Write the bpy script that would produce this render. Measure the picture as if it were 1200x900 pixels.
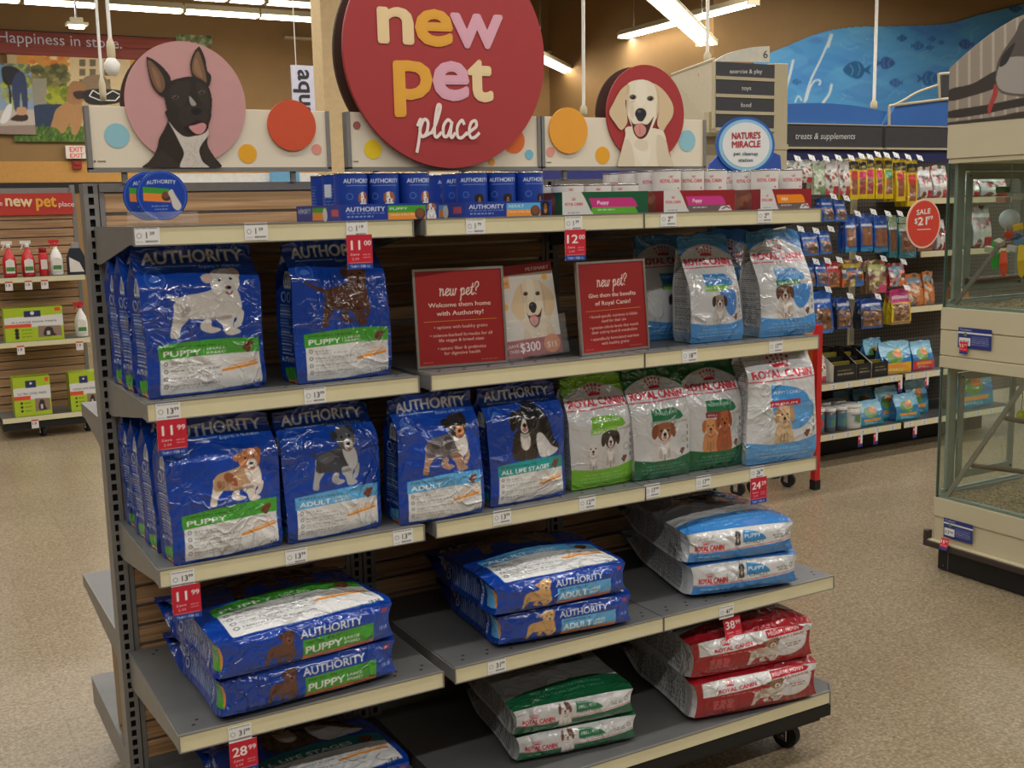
import bpy, math, random
import numpy as np
from mathutils import Matrix, Vector

for o in list(bpy.data.objects):
    bpy.data.objects.remove(o, do_unlink=True)
SC = bpy.context.scene
COL = SC.collection
R = math.radians

# ------------------------------------------------------------------ camera
FPX = 1303.8
CP = Vector((-0.442, -2.3163, 1.5981))
FW = Vector((0.48291538, 0.86180863, -0.15517288))
RT = Vector((0.87035155, -0.49188316, -0.02321929))
UP = Vector((0.09633752, 0.12384201, 0.98761442))
cd = bpy.data.cameras.new('camera')
cam = bpy.data.objects.new('camera', cd)
COL.objects.link(cam)
cd.sensor_width = 36.0
cd.lens = FPX / 1200 * 36.0
cd.clip_start = 0.05
cd.clip_end = 200
cam.matrix_world = Matrix(((RT.x, UP.x, -FW.x, CP.x), (RT.y, UP.y, -FW.y, CP.y), (RT.z, UP.z, -FW.z, CP.z), (0, 0, 0, 1)))
SC.camera = cam


def at(px, py, axis, val):
    """world point where the sight line of a photo pixel meets the plane axis=val"""
    d = FW + RT * ((px - 600) / FPX) - UP * ((py - 450) / FPX)
    t = (val - CP[axis]) / d[axis]
    return CP + d * t


# ------------------------------------------------------------------ world, light, exposure
wd = bpy.data.worlds.new('world')
SC.world = wd
wd.use_nodes = True
wd.node_tree.nodes['Background'].inputs[0].default_value = (1.0, 0.95, 0.88, 1)
wd.node_tree.nodes['Background'].inputs[1].default_value = 0.05
SC.view_settings.view_transform = 'Standard'
SC.view_settings.look = 'None'
SC.view_settings.gamma = 1.0
SC.view_settings.use_curve_mapping = False
SC.view_settings.exposure = 0.0


def strip_light(x, y, z, lx, ly, power, rz=0.0):
    l = bpy.data.lights.new('ceiling_and_fill_strip', 'AREA')
    l.shape = 'RECTANGLE'
    l.size = lx
    l.size_y = ly
    l.energy = power
    l.color = (1.0, 0.965, 0.90)
    o = bpy.data.objects.new('ceiling_and_fill_strip', l)
    o.location = (x, y, z)
    o.rotation_euler = (0, 0, rz)
    COL.objects.link(o)


# rows of fluorescent strips of the sales floor, along the aisles
for (ly_, lp_) in ((-7.0, 150), (-3.6, 380), (-0.6, 300), (2.6, 320), (6.4, 320), (10.0, 380)):
    strip_light(5.0, ly_, 4.55 if ly_ < 9 else 5.2, 20.0, 0.14, lp_)
strip_light(5.5, 14.2, 4.5, 12.0, 0.14, 170)
strip_light(20.0, 6.0, 5.0, 10.0, 0.14, 330)  # unseen extra fill strip, added only to brighten the fish mural wall

# ------------------------------------------------------------------ materials
MATS = {}


def s2l(c):
    return tuple(((v / 255) / 12.92 if v / 255 <= 0.04045 else ((v / 255 + 0.055) / 1.055) ** 2.4) for v in c[:3])


def newmat(name):
    m = bpy.data.materials.new(name)
    m.use_nodes = True
    nt = m.node_tree
    return m, nt, nt.nodes['Principled BSDF']


def mat(name, rgb, rough=0.5, metal=0.0, noise=0.06, nscale=25.0, bump=0.0, coat=0.0, trans=0.0, emit=0.0, ecol=None, spec=0.5):
    """plain procedural surface: colour varied by fine noise, optional bump"""
    if name in MATS:
        return MATS[name]
    m, nt, b = newmat(name)
    c = s2l(rgb)
    tc = nt.nodes.new('ShaderNodeTexCoord')
    nz = nt.nodes.new('ShaderNodeTexNoise')
    nz.inputs['Scale'].default_value = nscale
    nz.inputs['Detail'].default_value = 4
    nt.links.new(tc.outputs['Object'], nz.inputs['Vector'])
    rp = nt.nodes.new('ShaderNodeValToRGB')
    rp.color_ramp.elements[0].position = 0.3
    rp.color_ramp.elements[1].position = 0.7
    rp.color_ramp.elements[0].color = tuple(v * (1 - noise) for v in c) + (1,)
    rp.color_ramp.elements[1].color = tuple(min(1, v * (1 + noise)) for v in c) + (1,)
    nt.links.new(nz.outputs['Fac'], rp.inputs['Fac'])
    nt.links.new(rp.outputs['Color'], b.inputs['Base Color'])
    b.inputs['Roughness'].default_value = rough
    b.inputs['Metallic'].default_value = metal
    b.inputs['Specular IOR Level'].default_value = spec
    b.inputs['Coat Weight'].default_value = coat
    b.inputs['Coat Roughness'].default_value = 0.08
    b.inputs['Transmission Weight'].default_value = trans
    if emit:
        b.inputs['Emission Color'].default_value = s2l(ecol or rgb) + (1,)
        b.inputs['Emission Strength'].default_value = emit
    if bump:
        bp = nt.nodes.new('ShaderNodeBump')
        bp.inputs['Strength'].default_value = bump
        bp.inputs['Distance'].default_value = 0.002
        nt.links.new(nz.outputs['Fac'], bp.inputs['Height'])
        nt.links.new(bp.outputs['Normal'], b.inputs['Normal'])
    MATS[name] = m
    return m


def print_mat(name, rough, coat, crease=0.0, spec=0.5):
    """printed surface: the print is a colour layer of the mesh; film creases by bump"""
    m, nt, b = newmat(name)
    a = nt.nodes.new('ShaderNodeAttribute')
    a.attribute_name = 'Col'
    nt.links.new(a.outputs['Color'], b.inputs['Base Color'])
    b.inputs['Roughness'].default_value = rough
    b.inputs['Coat Weight'].default_value = coat
    b.inputs['Coat Roughness'].default_value = 0.035
    b.inputs['Coat IOR'].default_value = 1.7
    b.inputs['Specular IOR Level'].default_value = spec
    if crease:
        tc = nt.nodes.new('ShaderNodeTexCoord')
        oi = nt.nodes.new('ShaderNodeObjectInfo')
        mp = nt.nodes.new('ShaderNodeVectorMath')
        mp.operation = 'ADD'
        sc = nt.nodes.new('ShaderNodeVectorMath')
        sc.operation = 'SCALE'
        sc.inputs['Scale'].default_value = 9.0
        cx = nt.nodes.new('ShaderNodeCombineXYZ')
        nt.links.new(oi.outputs['Random'], cx.inputs[0])
        nt.links.new(oi.outputs['Random'], cx.inputs[2])
        nt.links.new(cx.outputs[0], sc.inputs[0])
        nt.links.new(tc.outputs['Object'], mp.inputs[0])
        nt.links.new(sc.outputs[0], mp.inputs[1])
        n0 = nt.nodes.new('ShaderNodeTexNoise')
        n0.inputs['Scale'].default_value = 7
        n0.inputs['Detail'].default_value = 3
        nt.links.new(mp.outputs[0], n0.inputs['Vector'])
        mx = nt.nodes.new('ShaderNodeMixRGB')
        mx.inputs['Fac'].default_value = 0.12
        nt.links.new(mp.outputs[0], mx.inputs['Color1'])
        nt.links.new(n0.outputs['Color'], mx.inputs['Color2'])
        hs = None
        for (scl, wgt, k) in ((9, 1.0, 14.0), (21, .55, 11.0), (48, .22, 7.0)):
            n_ = nt.nodes.new('ShaderNodeTexNoise')
            n_.inputs['Scale'].default_value = scl
            n_.inputs['Detail'].default_value = 1.5
            n_.inputs['Distortion'].default_value = .6
            nt.links.new(mx.outputs[0], n_.inputs['Vector'])
            s1 = nt.nodes.new('ShaderNodeMath')
            s1.operation = 'SUBTRACT'
            s1.inputs[1].default_value = .5
            nt.links.new(n_.outputs['Fac'], s1.inputs[0])
            s2 = nt.nodes.new('ShaderNodeMath')
            s2.operation = 'ABSOLUTE'
            nt.links.new(s1.outputs[0], s2.inputs[0])
            s3 = nt.nodes.new('ShaderNodeMath')
            s3.operation = 'MULTIPLY'
            s3.inputs[1].default_value = k
            nt.links.new(s2.outputs[0], s3.inputs[0])
            s4 = nt.nodes.new('ShaderNodeMath')
            s4.operation = 'MULTIPLY_ADD'
            s4.inputs[1].default_value = -1.0
            s4.inputs[2].default_value = 0.0
            nt.links.new(s3.outputs[0], s4.inputs[0])
            s5 = nt.nodes.new('ShaderNodeMath')
            s5.operation = 'EXPONENT'
            nt.links.new(s4.outputs[0], s5.inputs[0])
            s6 = nt.nodes.new('ShaderNodeMath')
            s6.operation = 'MULTIPLY_ADD'
            s6.inputs[1].default_value = wgt
            nt.links.new(s5.outputs[0], s6.inputs[0])
            if hs:
                nt.links.new(hs.outputs[0], s6.inputs[2])
            else:
                s6.inputs[2].default_value = 0.0
            hs = s6
        nm = nt.nodes.new('ShaderNodeTexNoise')
        nm.inputs['Scale'].default_value = 7.5
        nt.links.new(mp.outputs[0], nm.inputs['Vector'])
        mr = nt.nodes.new('ShaderNodeMapRange')
        mr.inputs['From Min'].default_value = .44
        mr.inputs['From Max'].default_value = .60
        mr.inputs['To Min'].default_value = .28
        nt.links.new(nm.outputs['Fac'], mr.inputs['Value'])
        ad = nt.nodes.new('ShaderNodeMath')
        ad.operation = 'MULTIPLY'
        nt.links.new(hs.outputs[0], ad.inputs[0])
        nt.links.new(mr.outputs[0], ad.inputs[1])
        bp = nt.nodes.new('ShaderNodeBump')
        bp.inputs['Strength'].default_value = crease
        bp.inputs['Distance'].default_value = 0.0085
        nt.links.new(ad.outputs[0], bp.inputs['Height'])
        nt.links.new(bp.outputs['Normal'], b.inputs['Normal'])
        nt.links.new(bp.outputs['Normal'], b.inputs['Coat Normal'])
    MATS[name] = m
    return m


print_mat('printed_film', 0.45, 1.0, 0.8, 0.15)
print_mat('printed_paper', 0.55, 0.0, 0.0, 0.35)
print_mat('printed_card', 0.42, 0.15)


def wood_mat(name, c1, c2, scale=1.0, axis=0, rough=0.5):
    m, nt, b = newmat(name)
    tc = nt.nodes.new('ShaderNodeTexCoord')
    oi = nt.nodes.new('ShaderNodeObjectInfo')
    ad = nt.nodes.new('ShaderNodeVectorMath')
    ad.operation = 'ADD'
    cx = nt.nodes.new('ShaderNodeCombineXYZ')
    ml = nt.nodes.new('ShaderNodeMath')
    ml.operation = 'MULTIPLY'
    ml.inputs[1].default_value = 17.0
    nt.links.new(oi.outputs['Random'], ml.inputs[0])
    nt.links.new(ml.outputs[0], cx.inputs[0])
    nt.links.new(ml.outputs[0], cx.inputs[2])
    mp = nt.nodes.new('ShaderNodeMapping')
    sv = [70 * scale, 70 * scale, 70 * scale]
    sv[axis] = 2.2 * scale
    mp.inputs['Scale'].default_value = sv
    nt.links.new(tc.outputs['Object'], ad.inputs[0])
    nt.links.new(cx.outputs[0], ad.inputs[1])
    nt.links.new(ad.outputs[0], mp.inputs['Vector'])
    nz = nt.nodes.new('ShaderNodeTexNoise')
    nz.inputs['Scale'].default_value = 1.6
    nz.inputs['Detail'].default_value = 5
    nz.inputs['Distortion'].default_value = 0.8
    nt.links.new(mp.outputs[0], nz.inputs['Vector'])
    rp = nt.nodes.new('ShaderNodeValToRGB')
    rp.color_ramp.elements[0].position = 0.32
    rp.color_ramp.elements[1].position = 0.68
    rp.color_ramp.elements[0].color = s2l(c1) + (1,)
    rp.color_ramp.elements[1].color = s2l(c2) + (1,)
    nt.links.new(nz.outputs['Fac'], rp.inputs['Fac'])
    nt.links.new(rp.outputs['Color'], b.inputs['Base Color'])
    b.inputs['Roughness'].default_value = rough
    MATS[name] = m
    return m


wood_mat('oak_slat', (150, 112, 76), (198, 160, 118))
GREY = mat('grey_painted_steel', (134, 132, 128), 0.42, 0.25, 0.05, 30)
GREYD = mat('grey_shelf_deck', (112, 112, 112), 0.38, 0.3, 0.06, 14)
ALU = mat('brushed_aluminium', (176, 174, 170), 0.35, 0.8, 0.05, 60)
CREAM = mat('cream_price_rail', (222, 214, 176), 0.38, 0.0, 0.03, 18)
CREAMM = mat('cream_painted_steel', (196, 184, 152), 0.5, 0.0, 0.03, 12)
BLACK = mat('black_steel', (22, 22, 23), 0.5, 0.1, 0.1, 30)
RUB = mat('black_rubber', (17, 17, 18), 0.7)
CHROME = mat('zinc_plated_steel', (190, 190, 190), 0.25, 1.0)
WHITE = mat('white_plastic', (232, 230, 224), 0.4)


# ------------------------------------------------------------------ mesh helpers
class MB:
    def __init__(s):
        s.v = []
        s.f = []

    def box(s, x0, x1, y0, y1, z0, z1):
        n = len(s.v)
        s.v += [(x0, y0, z0), (x1, y0, z0), (x1, y1, z0), (x0, y1, z0), (x0, y0, z1), (x1, y0, z1), (x1, y1, z1), (x0, y1, z1)]
        s.f += [(n, n + 3, n + 2, n + 1), (n + 4, n + 5, n + 6, n + 7), (n, n + 1, n + 5, n + 4), (n + 1, n + 2, n + 6, n + 5), (n + 2, n + 3, n + 7, n + 6), (n + 3, n, n + 4, n + 7)]
        return s

    def prism(s, pts, axis, a, b):
        """outline (2-D) extruded along axis from a to b"""
        n = len(s.v)
        k = len(pts)
        for t in (a, b):
            for (p, q) in pts:
                s.v.append({0: (t, p, q), 1: (p, t, q), 2: (p, q, t)}[axis])
        s.f.append(tuple(range(n, n + k)))
        s.f.append(tuple(range(n + 2 * k - 1, n + k - 1, -1)))
        for i in range(k):
            j = (i + 1) % k
            s.f.append((n + i, n + j, n + k + j, n + k + i))
        return s

    def tube(s, p0, p1, r0, r1=None, seg=12, cap=True):
        r1 = r0 if r1 is None else r1
        p0 = Vector(p0)
        p1 = Vector(p1)
        d = (p1 - p0).normalized()
        a = d.orthogonal().normalized()
        b = d.cross(a)
        n = len(s.v)
        for p, r in ((p0, r0), (p1, r1)):
            for i in range(seg):
                t = 2 * math.pi * i / seg
                s.v.append(tuple(p + a * math.cos(t) * r + b * math.sin(t) * r))
        for i in range(seg):
            j = (i + 1) % seg
            s.f.append((n + i, n + j, n + seg + j, n + seg + i))
        if cap:
            s.f.append(tuple(range(n + seg - 1, n - 1, -1)))
            s.f.append(tuple(range(n + seg, n + 2 * seg)))
        return s

    def lathe(s, prof, seg=24, axis=2, c=(0, 0, 0)):
        n = len(s.v)
        for (r, h) in prof:
            for i in range(seg):
                t = 2 * math.pi * i / seg
                p = (r * math.cos(t), r * math.sin(t), h)
                if axis == 1:
                    p = (p[0], h, p[1])
                if axis == 0:
                    p = (h, p[0], p[1])
                s.v.append((p[0] + c[0], p[1] + c[1], p[2] + c[2]))
        for k in range(len(prof) - 1):
            for i in range(seg):
                j = (i + 1) % seg
                s.f.append((n + k * seg + i, n + k * seg + j, n + (k + 1) * seg + j, n + (k + 1) * seg + i))
        s.f.append(tuple(range(n + seg - 1, n - 1, -1)))
        m = n + (len(prof) - 1) * seg
        s.f.append(tuple(range(m, m + seg)))
        return s

    def path(s, pts, r, seg=8):
        for a, b in zip(pts[:-1], pts[1:]):
            s.tube(a, b, r, seg=seg)
        return s


def world_loc(o):
    l = Vector(o.location)
    p = o.parent
    while p:
        l = Matrix.Rotation(p.rotation_euler.z, 3, 'Z') @ l + Vector(p.location)
        p = p.parent
    return l


def obj(name, mb, m, parent=None, smooth=False, bevel=0.0, local=False, structure=False):
    """one mesh object; its vertices are given in world space (or the parent's space if local)"""
    vs = np.array(mb.v, dtype=float)
    lo = vs.min(0)
    hi = vs.max(0)
    c = np.array([(lo[0] + hi[0]) / 2, (lo[1] + hi[1]) / 2, lo[2]])
    me = bpy.data.meshes.new(name)
    me.from_pydata([tuple(v) for v in vs - c], [], mb.f)
    me.materials.append(m)
    if smooth:
        for p in me.polygons:
            p.use_smooth = len(p.vertices) == 4
    o = bpy.data.objects.new(name, me)
    COL.objects.link(o)
    if parent is not None:
        o.parent = parent
        o.location = Vector(c) if local else Vector(c) - world_loc(parent)
    else:
        o.location = Vector(c)
    if bevel:
        b = o.modifiers.new('bevel', 'BEVEL')
        b.width = bevel
        b.segments = 2
        b.limit_method = 'ANGLE'
    if structure:
        o['kind'] = 'structure'
    return o


def thing(name, label, cat, loc=(0, 0, 0), rz=0.0, group=None):
    o = bpy.data.objects.new(name, None)
    o.empty_display_size = 0.05
    COL.objects.link(o)
    o.location = loc
    o.rotation_euler = (0, 0, rz)
    return tag(o, label, cat, group)


def tag(o, label, cat, group=None):
    o['label'] = label
    o['category'] = cat
    if group:
        o['group'] = group
    return o


def dup(o, loc, label, rz=None, rx=None, group=None):
    r = o.copy()
    COL.objects.link(r)
    r.location = loc
    e = list(o.rotation_euler)
    if rz is not None:
        e[2] = rz
    if rx is not None:
        e[0] = rx
    r.rotation_euler = e
    r['label'] = label
    if group:
        r['group'] = group
    for ch in list(o.children):
        c = ch.copy()
        COL.objects.link(c)
        c.parent = r
        for g in ch.children:
            d = g.copy()
            COL.objects.link(d)
            d.parent = c
    return r


def piece(o, parent, loc):
    """a copy of a repeated part"""
    c = o.copy()
    COL.objects.link(c)
    c.parent = parent
    c.location = loc
    return c


# ------------------------------------------------------------------ flat print: an art canvas whose pixels become vertex colours
TXT = {}


def glyphs(txt, bold, fine):
    k = (txt, bold, fine)
    if k in TXT:
        return TXT[k]
    c = bpy.data.curves.new('lettering', 'FONT')
    c.body = txt
    c.size = 1.0
    c.resolution_u = 3 if fine else 1
    o = bpy.data.objects.new('lettering', c)
    me = bpy.data.meshes.new_from_object(o)
    n = len(me.vertices)
    v = np.zeros(n * 3)
    me.vertices.foreach_get('co', v)
    v = v.reshape(-1, 3)[:, :2].copy()
    me.calc_loop_triangles()
    t = np.zeros(len(me.loop_triangles) * 3, dtype=np.int32)
    me.loop_triangles.foreach_get('vertices', t)
    t = t.reshape(-1, 3)
    bpy.data.objects.remove(o)
    bpy.data.meshes.remove(me)
    v = v / 0.70
    TXT[k] = (v, t)
    return TXT[k]


def sm(pts, n=5, closed=True):
    P = [np.array(p, float) for p in pts]
    out = []
    m = len(P)
    rng = range(m) if closed else range(m - 1)
    for i in rng:
        if closed:
            a, b, c, d = P[(i - 1) % m], P[i], P[(i + 1) % m], P[(i + 2) % m]
        else:
            a, b, c, d = P[max(i - 1, 0)], P[i], P[i + 1], P[min(i + 2, m - 1)]
        for k in range(n):
            t = k / n
            out.append(0.5 * ((2 * b) + (-a + c) * t + (2 * a - 5 * b + 4 * c - d) * t * t + (-a + 3 * b - 3 * c + d) * t ** 3))
    if not closed:
        out.append(P[-1])
    return out


class Art:
    def __init__(s, wm, hm, res, bg, ss=2):
        s.wm, s.hm = wm, hm
        s.nx = max(3, int(round(wm / res)) + 1)
        s.ny = max(3, int(round(hm / res)) + 1)
        s.ss = ss
        s.W, s.H = s.nx * ss, s.ny * ss
        s.a = np.ones((s.H, s.W, 3)) * np.array(bg[:3], float)
        s.m = np.zeros((s.H, s.W), bool)

    def _fill(s, x0, y0, ins, col, al):
        h, w = ins.shape
        sub = s.a[y0:y0 + h, x0:x0 + w]
        sub[ins] = sub[ins] * (1 - al) + np.array(col[:3], float) * al
        s.m[y0:y0 + h, x0:x0 + w] |= ins

    def poly(s, pts, col, al=1.0):
        P = np.array([(p[0] * s.W, p[1] * s.H) for p in pts])
        x0, y0 = max(0, int(P[:, 0].min())), max(0, int(P[:, 1].min()))
        x1, y1 = min(s.W, int(P[:, 0].max()) + 2), min(s.H, int(P[:, 1].max()) + 2)
        if x1 <= x0 or y1 <= y0:
            return s
        X = (np.arange(x0, x1) + 0.5)[None, :]
        Y = (np.arange(y0, y1) + 0.5)[:, None]
        ins = np.zeros((y1 - y0, x1 - x0), bool)
        n = len(P)
        for i in range(n):
            ax, ay = P[i]
            bx, by = P[(i + 1) % n]
            if ay == by:
                continue
            c = (ay > Y) != (by > Y)
            ins ^= c & (X < (bx - ax) * (Y - ay) / (by - ay) + ax)
        s._fill(x0, y0, ins, col, al)
        return s

    def rect(s, x0, y0, x1, y1, col, al=1.0):
        return s.poly([(x0, y0), (x1, y0), (x1, y1), (x0, y1)], col, al)

    def ell(s, cx, cy, rx, col, ry=None, al=1.0, rot=0.0):
        """rx as a share of the width; ry as a share of the height (round if left out)"""
        ry = rx * s.wm / s.hm if ry is None else ry
        cr, sr = math.cos(rot), math.sin(rot)
        pts = []
        for i in range(22):
            t = 2 * math.pi * i / 22
            x, y = rx * s.wm * math.cos(t), ry * s.hm * math.sin(t)
            pts.append((cx + (x * cr - y * sr) / s.wm, cy + (x * sr + y * cr) / s.hm))
        return s.poly(pts, col, al)

    def ring(s, cx, cy, rx, th, col, al=1.0):
        pts = [(cx + rx * math.cos(t), cy + rx * s.wm / s.hm * math.sin(t)) for t in np.linspace(0, 2 * math.pi, 25)]
        return s.line(pts, th, col, al)

    def line(s, pts, th, col, al=1.0):
        """th: thickness as a share of the height"""
        h = th * s.hm / 2
        for (a, b) in zip(pts[:-1], pts[1:]):
            ax, ay, bx, by = a[0] * s.wm, a[1] * s.hm, b[0] * s.wm, b[1] * s.hm
            dx, dy = bx - ax, by - ay
            L = math.hypot(dx, dy) or 1e-9
            nx, ny = -dy / L * h, dx / L * h
            ex, ey = dx / L * h * 0.6, dy / L * h * 0.6
            s.poly([((ax + nx - ex) / s.wm, (ay + ny - ey) / s.hm), ((bx + nx + ex) / s.wm, (by + ny + ey) / s.hm),
                    ((bx - nx + ex) / s.wm, (by - ny + ey) / s.hm), ((ax - nx - ex) / s.wm, (ay - ny - ey) / s.hm)], col, al)
        return s

    def text(s, txt, x, y, h, col, wid=None, bold=0.0, align='l', rot=0.0, shear=0.0, al=1.0, fine=None, arc=0.0):
        """cap height h (share of height) at baseline x, y; wid: stretch to this share of the width"""
        if bold > .012 and al == 1.0:
            d = bold * 1.0 * h * s.hm
            for (ox, oy) in ((-1, 0), (1, 0), (0, .8), (0, -.8), (.7, .6), (-.7, .6), (.7, -.6), (-.7, -.6)):
                s.text(txt, x + ox * d / s.wm, y + oy * d * .8 / s.hm, h, col, wid, 0.0, align, rot, shear, 1.0, None, arc)
        bold = 0.0
        v, t = glyphs(txt, bold, h * s.hm > 0.0055 if fine is None else fine)
        if len(t) == 0:
            return s
        v = v.copy()
        v[:, 0] += v[:, 1] * shear
        v[:, 0] -= v[:, 0].min()
        sx = h * s.hm
        if wid is not None:
            sx = wid * s.wm / v[:, 0].max()
        gx = v[:, 0] * sx
        gy = v[:, 1] * h * s.hm
        if align == 'c':
            gx = gx - gx.max() / 2
        elif align == 'r':
            gx = gx - gx.max()
        if arc:
            gy = gy + arc * s.hm * (1 - ((gx - gx.mean()) / (abs(gx).max() + 1e-6)) ** 2)
        cr, sr = math.cos(rot), math.sin(rot)
        X = (x + (gx * cr - gy * sr) / s.wm) * s.W
        Y = (y + (gx * sr + gy * cr) / s.hm) * s.H
        c = np.array(col[:3], float)
        for tri in t:
            ax, bx, cx_ = X[tri]
            ay, by, cy_ = Y[tri]
            x0, x1 = max(0, int(min(ax, bx, cx_) - 0.5)), min(s.W, int(max(ax, bx, cx_) + 1.5))
            y0, y1 = max(0, int(min(ay, by, cy_) - 0.5)), min(s.H, int(max(ay, by, cy_) + 1.5))
            if x1 <= x0 or y1 <= y0:
                continue
            gX = np.arange(x0, x1)[None, :] + 0.5
            gY = np.arange(y0, y1)[:, None] + 0.5
            d1 = (bx - ax) * (gY - ay) - (by - ay) * (gX - ax)
            d2 = (cx_ - bx) * (gY - by) - (cy_ - by) * (gX - bx)
            d3 = (ax - cx_) * (gY - cy_) - (ay - cy_) * (gX - cx_)
            ins = ((d1 >= 0) & (d2 >= 0) & (d3 >= 0)) | ((d1 <= 0) & (d2 <= 0) & (d3 <= 0))
            s._fill(x0, y0, ins, c, al)
        return s

    def smalltype(s, x0, y0, x1, col, h=0.012, seed=0, al=0.7):
        """a line of type too small to read: word-long dashes"""
        r = random.Random(seed)
        x = x0
        while x < x1:
            w = r.uniform(0.02, 0.06)
            s.rect(x, y0, min(x + w, x1), y0 + h, col, al)
            x += w + 0.012
        return s

    def grain(s, amp, seed=0, only=None):
        r = np.random.RandomState(seed)
        n = r.normal(0, amp, (s.H, s.W, 1))
        if only is not None:
            n = n * only[..., None]
        s.a = np.clip(s.a + n, 0, 255)
        return s

    def out(s):
        a = s.a.reshape(s.ny, s.ss, s.nx, s.ss, 3).mean((1, 3)) / 255
        return np.where(a <= 0.04045, a / 12.92, ((a + 0.055) / 1.055) ** 2.4)

    def mask(s):
        return s.m.reshape(s.ny, s.ss, s.nx, s.ss).mean((1, 3)) > 0.4


def gridmesh(name, patches, m, smooth=True):
    """patches: (positions ny,nx,3 ; colours ny,nx,3 ; keep-mask or None)"""
    V, C, Q = [], [], []
    n = 0
    for pos, col, mk in patches:
        ny, nx = pos.shape[:2]
        V.append(pos.reshape(-1, 3))
        C.append(np.broadcast_to(col, pos.shape).reshape(-1, 3))
        idx = np.arange(ny * nx).reshape(ny, nx) + n
        q = np.stack([idx[:-1, :-1], idx[:-1, 1:], idx[1:, 1:], idx[1:, :-1]], -1)
        if mk is not None:
            q = q[mk[:-1, :-1] & mk[1:, 1:] & mk[:-1, 1:] & mk[1:, :-1]]
        Q.append(q.reshape(-1, 4))
        n += ny * nx
    V = np.concatenate(V)
    C = np.concatenate(C)
    Q = np.concatenate(Q).astype(np.int32)
    used = np.unique(Q)
    if len(used) < len(V):
        re = np.zeros(len(V), np.int32)
        re[used] = np.arange(len(used))
        V, C, Q = V[used], C[used], re[Q]
    me = bpy.data.meshes.new(name)
    me.vertices.add(len(V))
    me.vertices.foreach_set('co', V.astype(np.float32).ravel())
    me.loops.add(len(Q) * 4)
    me.loops.foreach_set('vertex_index', Q.ravel())
    me.polygons.add(len(Q))
    me.polygons.foreach_set('loop_start', np.arange(0, len(Q) * 4, 4, dtype=np.int32))
    me.polygons.foreach_set('use_smooth', np.full(len(Q), smooth))
    me.update(calc_edges=True)
    at_ = me.color_attributes.new('Col', 'FLOAT_COLOR', 'POINT')
    rgba = np.ones((len(V), 4), np.float32)
    rgba[:, :3] = C
    at_.data.foreach_set('color', rgba.ravel())
    me.materials.append(m)
    me.validate()
    return me


def link(name, me, loc, rot=(0, 0, 0), parent=None):
    o = bpy.data.objects.new(name, me)
    COL.objects.link(o)
    o.location = loc
    o.rotation_euler = rot
    o.parent = parent
    return o


def lin(c):
    return np.array(s2l(c))


def solid(nx, ny, c):
    return np.broadcast_to(lin(c), (ny, nx, 3))


def panel_patch(art, w, h, y=0.0, masked=False):
    """upright flat print in the x-z plane, base at z=0, centred on x, facing -y"""
    X = np.linspace(-w / 2, w / 2, art.nx)
    Z = np.linspace(0, h, art.ny)
    gx, gz = np.meshgrid(X, Z)
    return (np.stack([gx, np.full_like(gx, y), gz], -1), art.out(), art.mask() if masked else None)


def flat_patch(P0, P1, P2, c, nu=2, nv=2):
    P0, P1, P2 = (np.array(p, float) for p in (P0, P1, P2))
    u = np.linspace(0, 1, nu)[None, :, None]
    v = np.linspace(0, 1, nv)[:, None, None]
    return (P0 + (P1 - P0) * u + (P2 - P0) * v, solid(nu, nv, c), None)


def card_mesh(name, art, w, h, t, side, m, masked=False):
    """a card or board of thickness t: printed front, plain edges and back"""
    ps = [panel_patch(art, w, h, 0.0, masked)]
    if not masked:
        a, b = -w / 2, w / 2
        ps += [flat_patch((b, t, 0), (a, t, 0), (b, t, h), side), flat_patch((a, t, 0), (a, 0, 0), (a, t, h), side),
               flat_patch((b, 0, 0), (b, t, 0), (b, 0, h), side), flat_patch((a, 0, h), (b, 0, h), (a, t, h), side),
               flat_patch((a, t, 0), (b, t, 0), (a, 0, 0), side)]
    return gridmesh(name, ps, m, smooth=False)


# handwriting: each letter as strokes on a unit box (x 0..w, y baseline 0, x-height 0.5)
SCRIPT = {
    'n': (.42, [[(0, .45), (.06, .48), (.07, .0)], [(.07, .25), (.16, .45), (.26, .44), (.28, .2), (.30, .02), (.42, .1)]]),
    'e': (.36, [[(0, .1), (.12, .2), (.26, .33), (.22, .48), (.1, .42), (.06, .2), (.12, .02), (.24, .02), (.36, .14)]]),
    'w': (.52, [[(0, .35), (.05, .46), (.06, .1), (.14, .0), (.24, .15), (.26, .45)], [(.26, .15), (.32, .0), (.42, .12), (.44, .45), (.52, .40)]]),
    'p': (.40, [[(0, .3), (.08, .46), (.07, -.1), (.04, -.42)], [(.07, .2), (.16, .46), (.28, .4), (.27, .12), (.16, .0), (.08, .1)], [(.22, .02), (.40, .12)]]),
    't': (.32, [[(.0, .1), (.10, .4), (.17, .8), (.11, .3), (.13, .02), (.22, .0), (.32, .12)], [(.0, .5), (.27, .54)]]),
    '?': (.36, [[(.02, .62), (.06, .82), (.2, .88), (.3, .74), (.24, .56), (.12, .44), (.12, .26)], [(.12, .06), (.13, .02)]]),
    'l': (.28, [[(0, .1), (.12, .4), (.2, .82), (.12, .86), (.08, .5), (.09, .1), (.16, .0), (.28, .12)]]),
    'a': (.40, [[(.28, .4), (.16, .48), (.05, .3), (.08, .04), (.2, .06), (.28, .4)], [(.28, .42), (.27, .08), (.32, .0), (.40, .12)]]),
    'c': (.34, [[(.24, .38), (.16, .48), (.05, .3), (.08, .04), (.2, .0), (.34, .14)]]),
    ' ': (.30, []),
}


def script_strokes(txt):
    x = 0
    out = []
    for ch in txt:
        w, st = SCRIPT[ch]
        for k in st:
            out.append([(x + p[0] + p[1] * .12, p[1]) for p in sm(k, 5, False)])
        x += w
    return out, x


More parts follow.
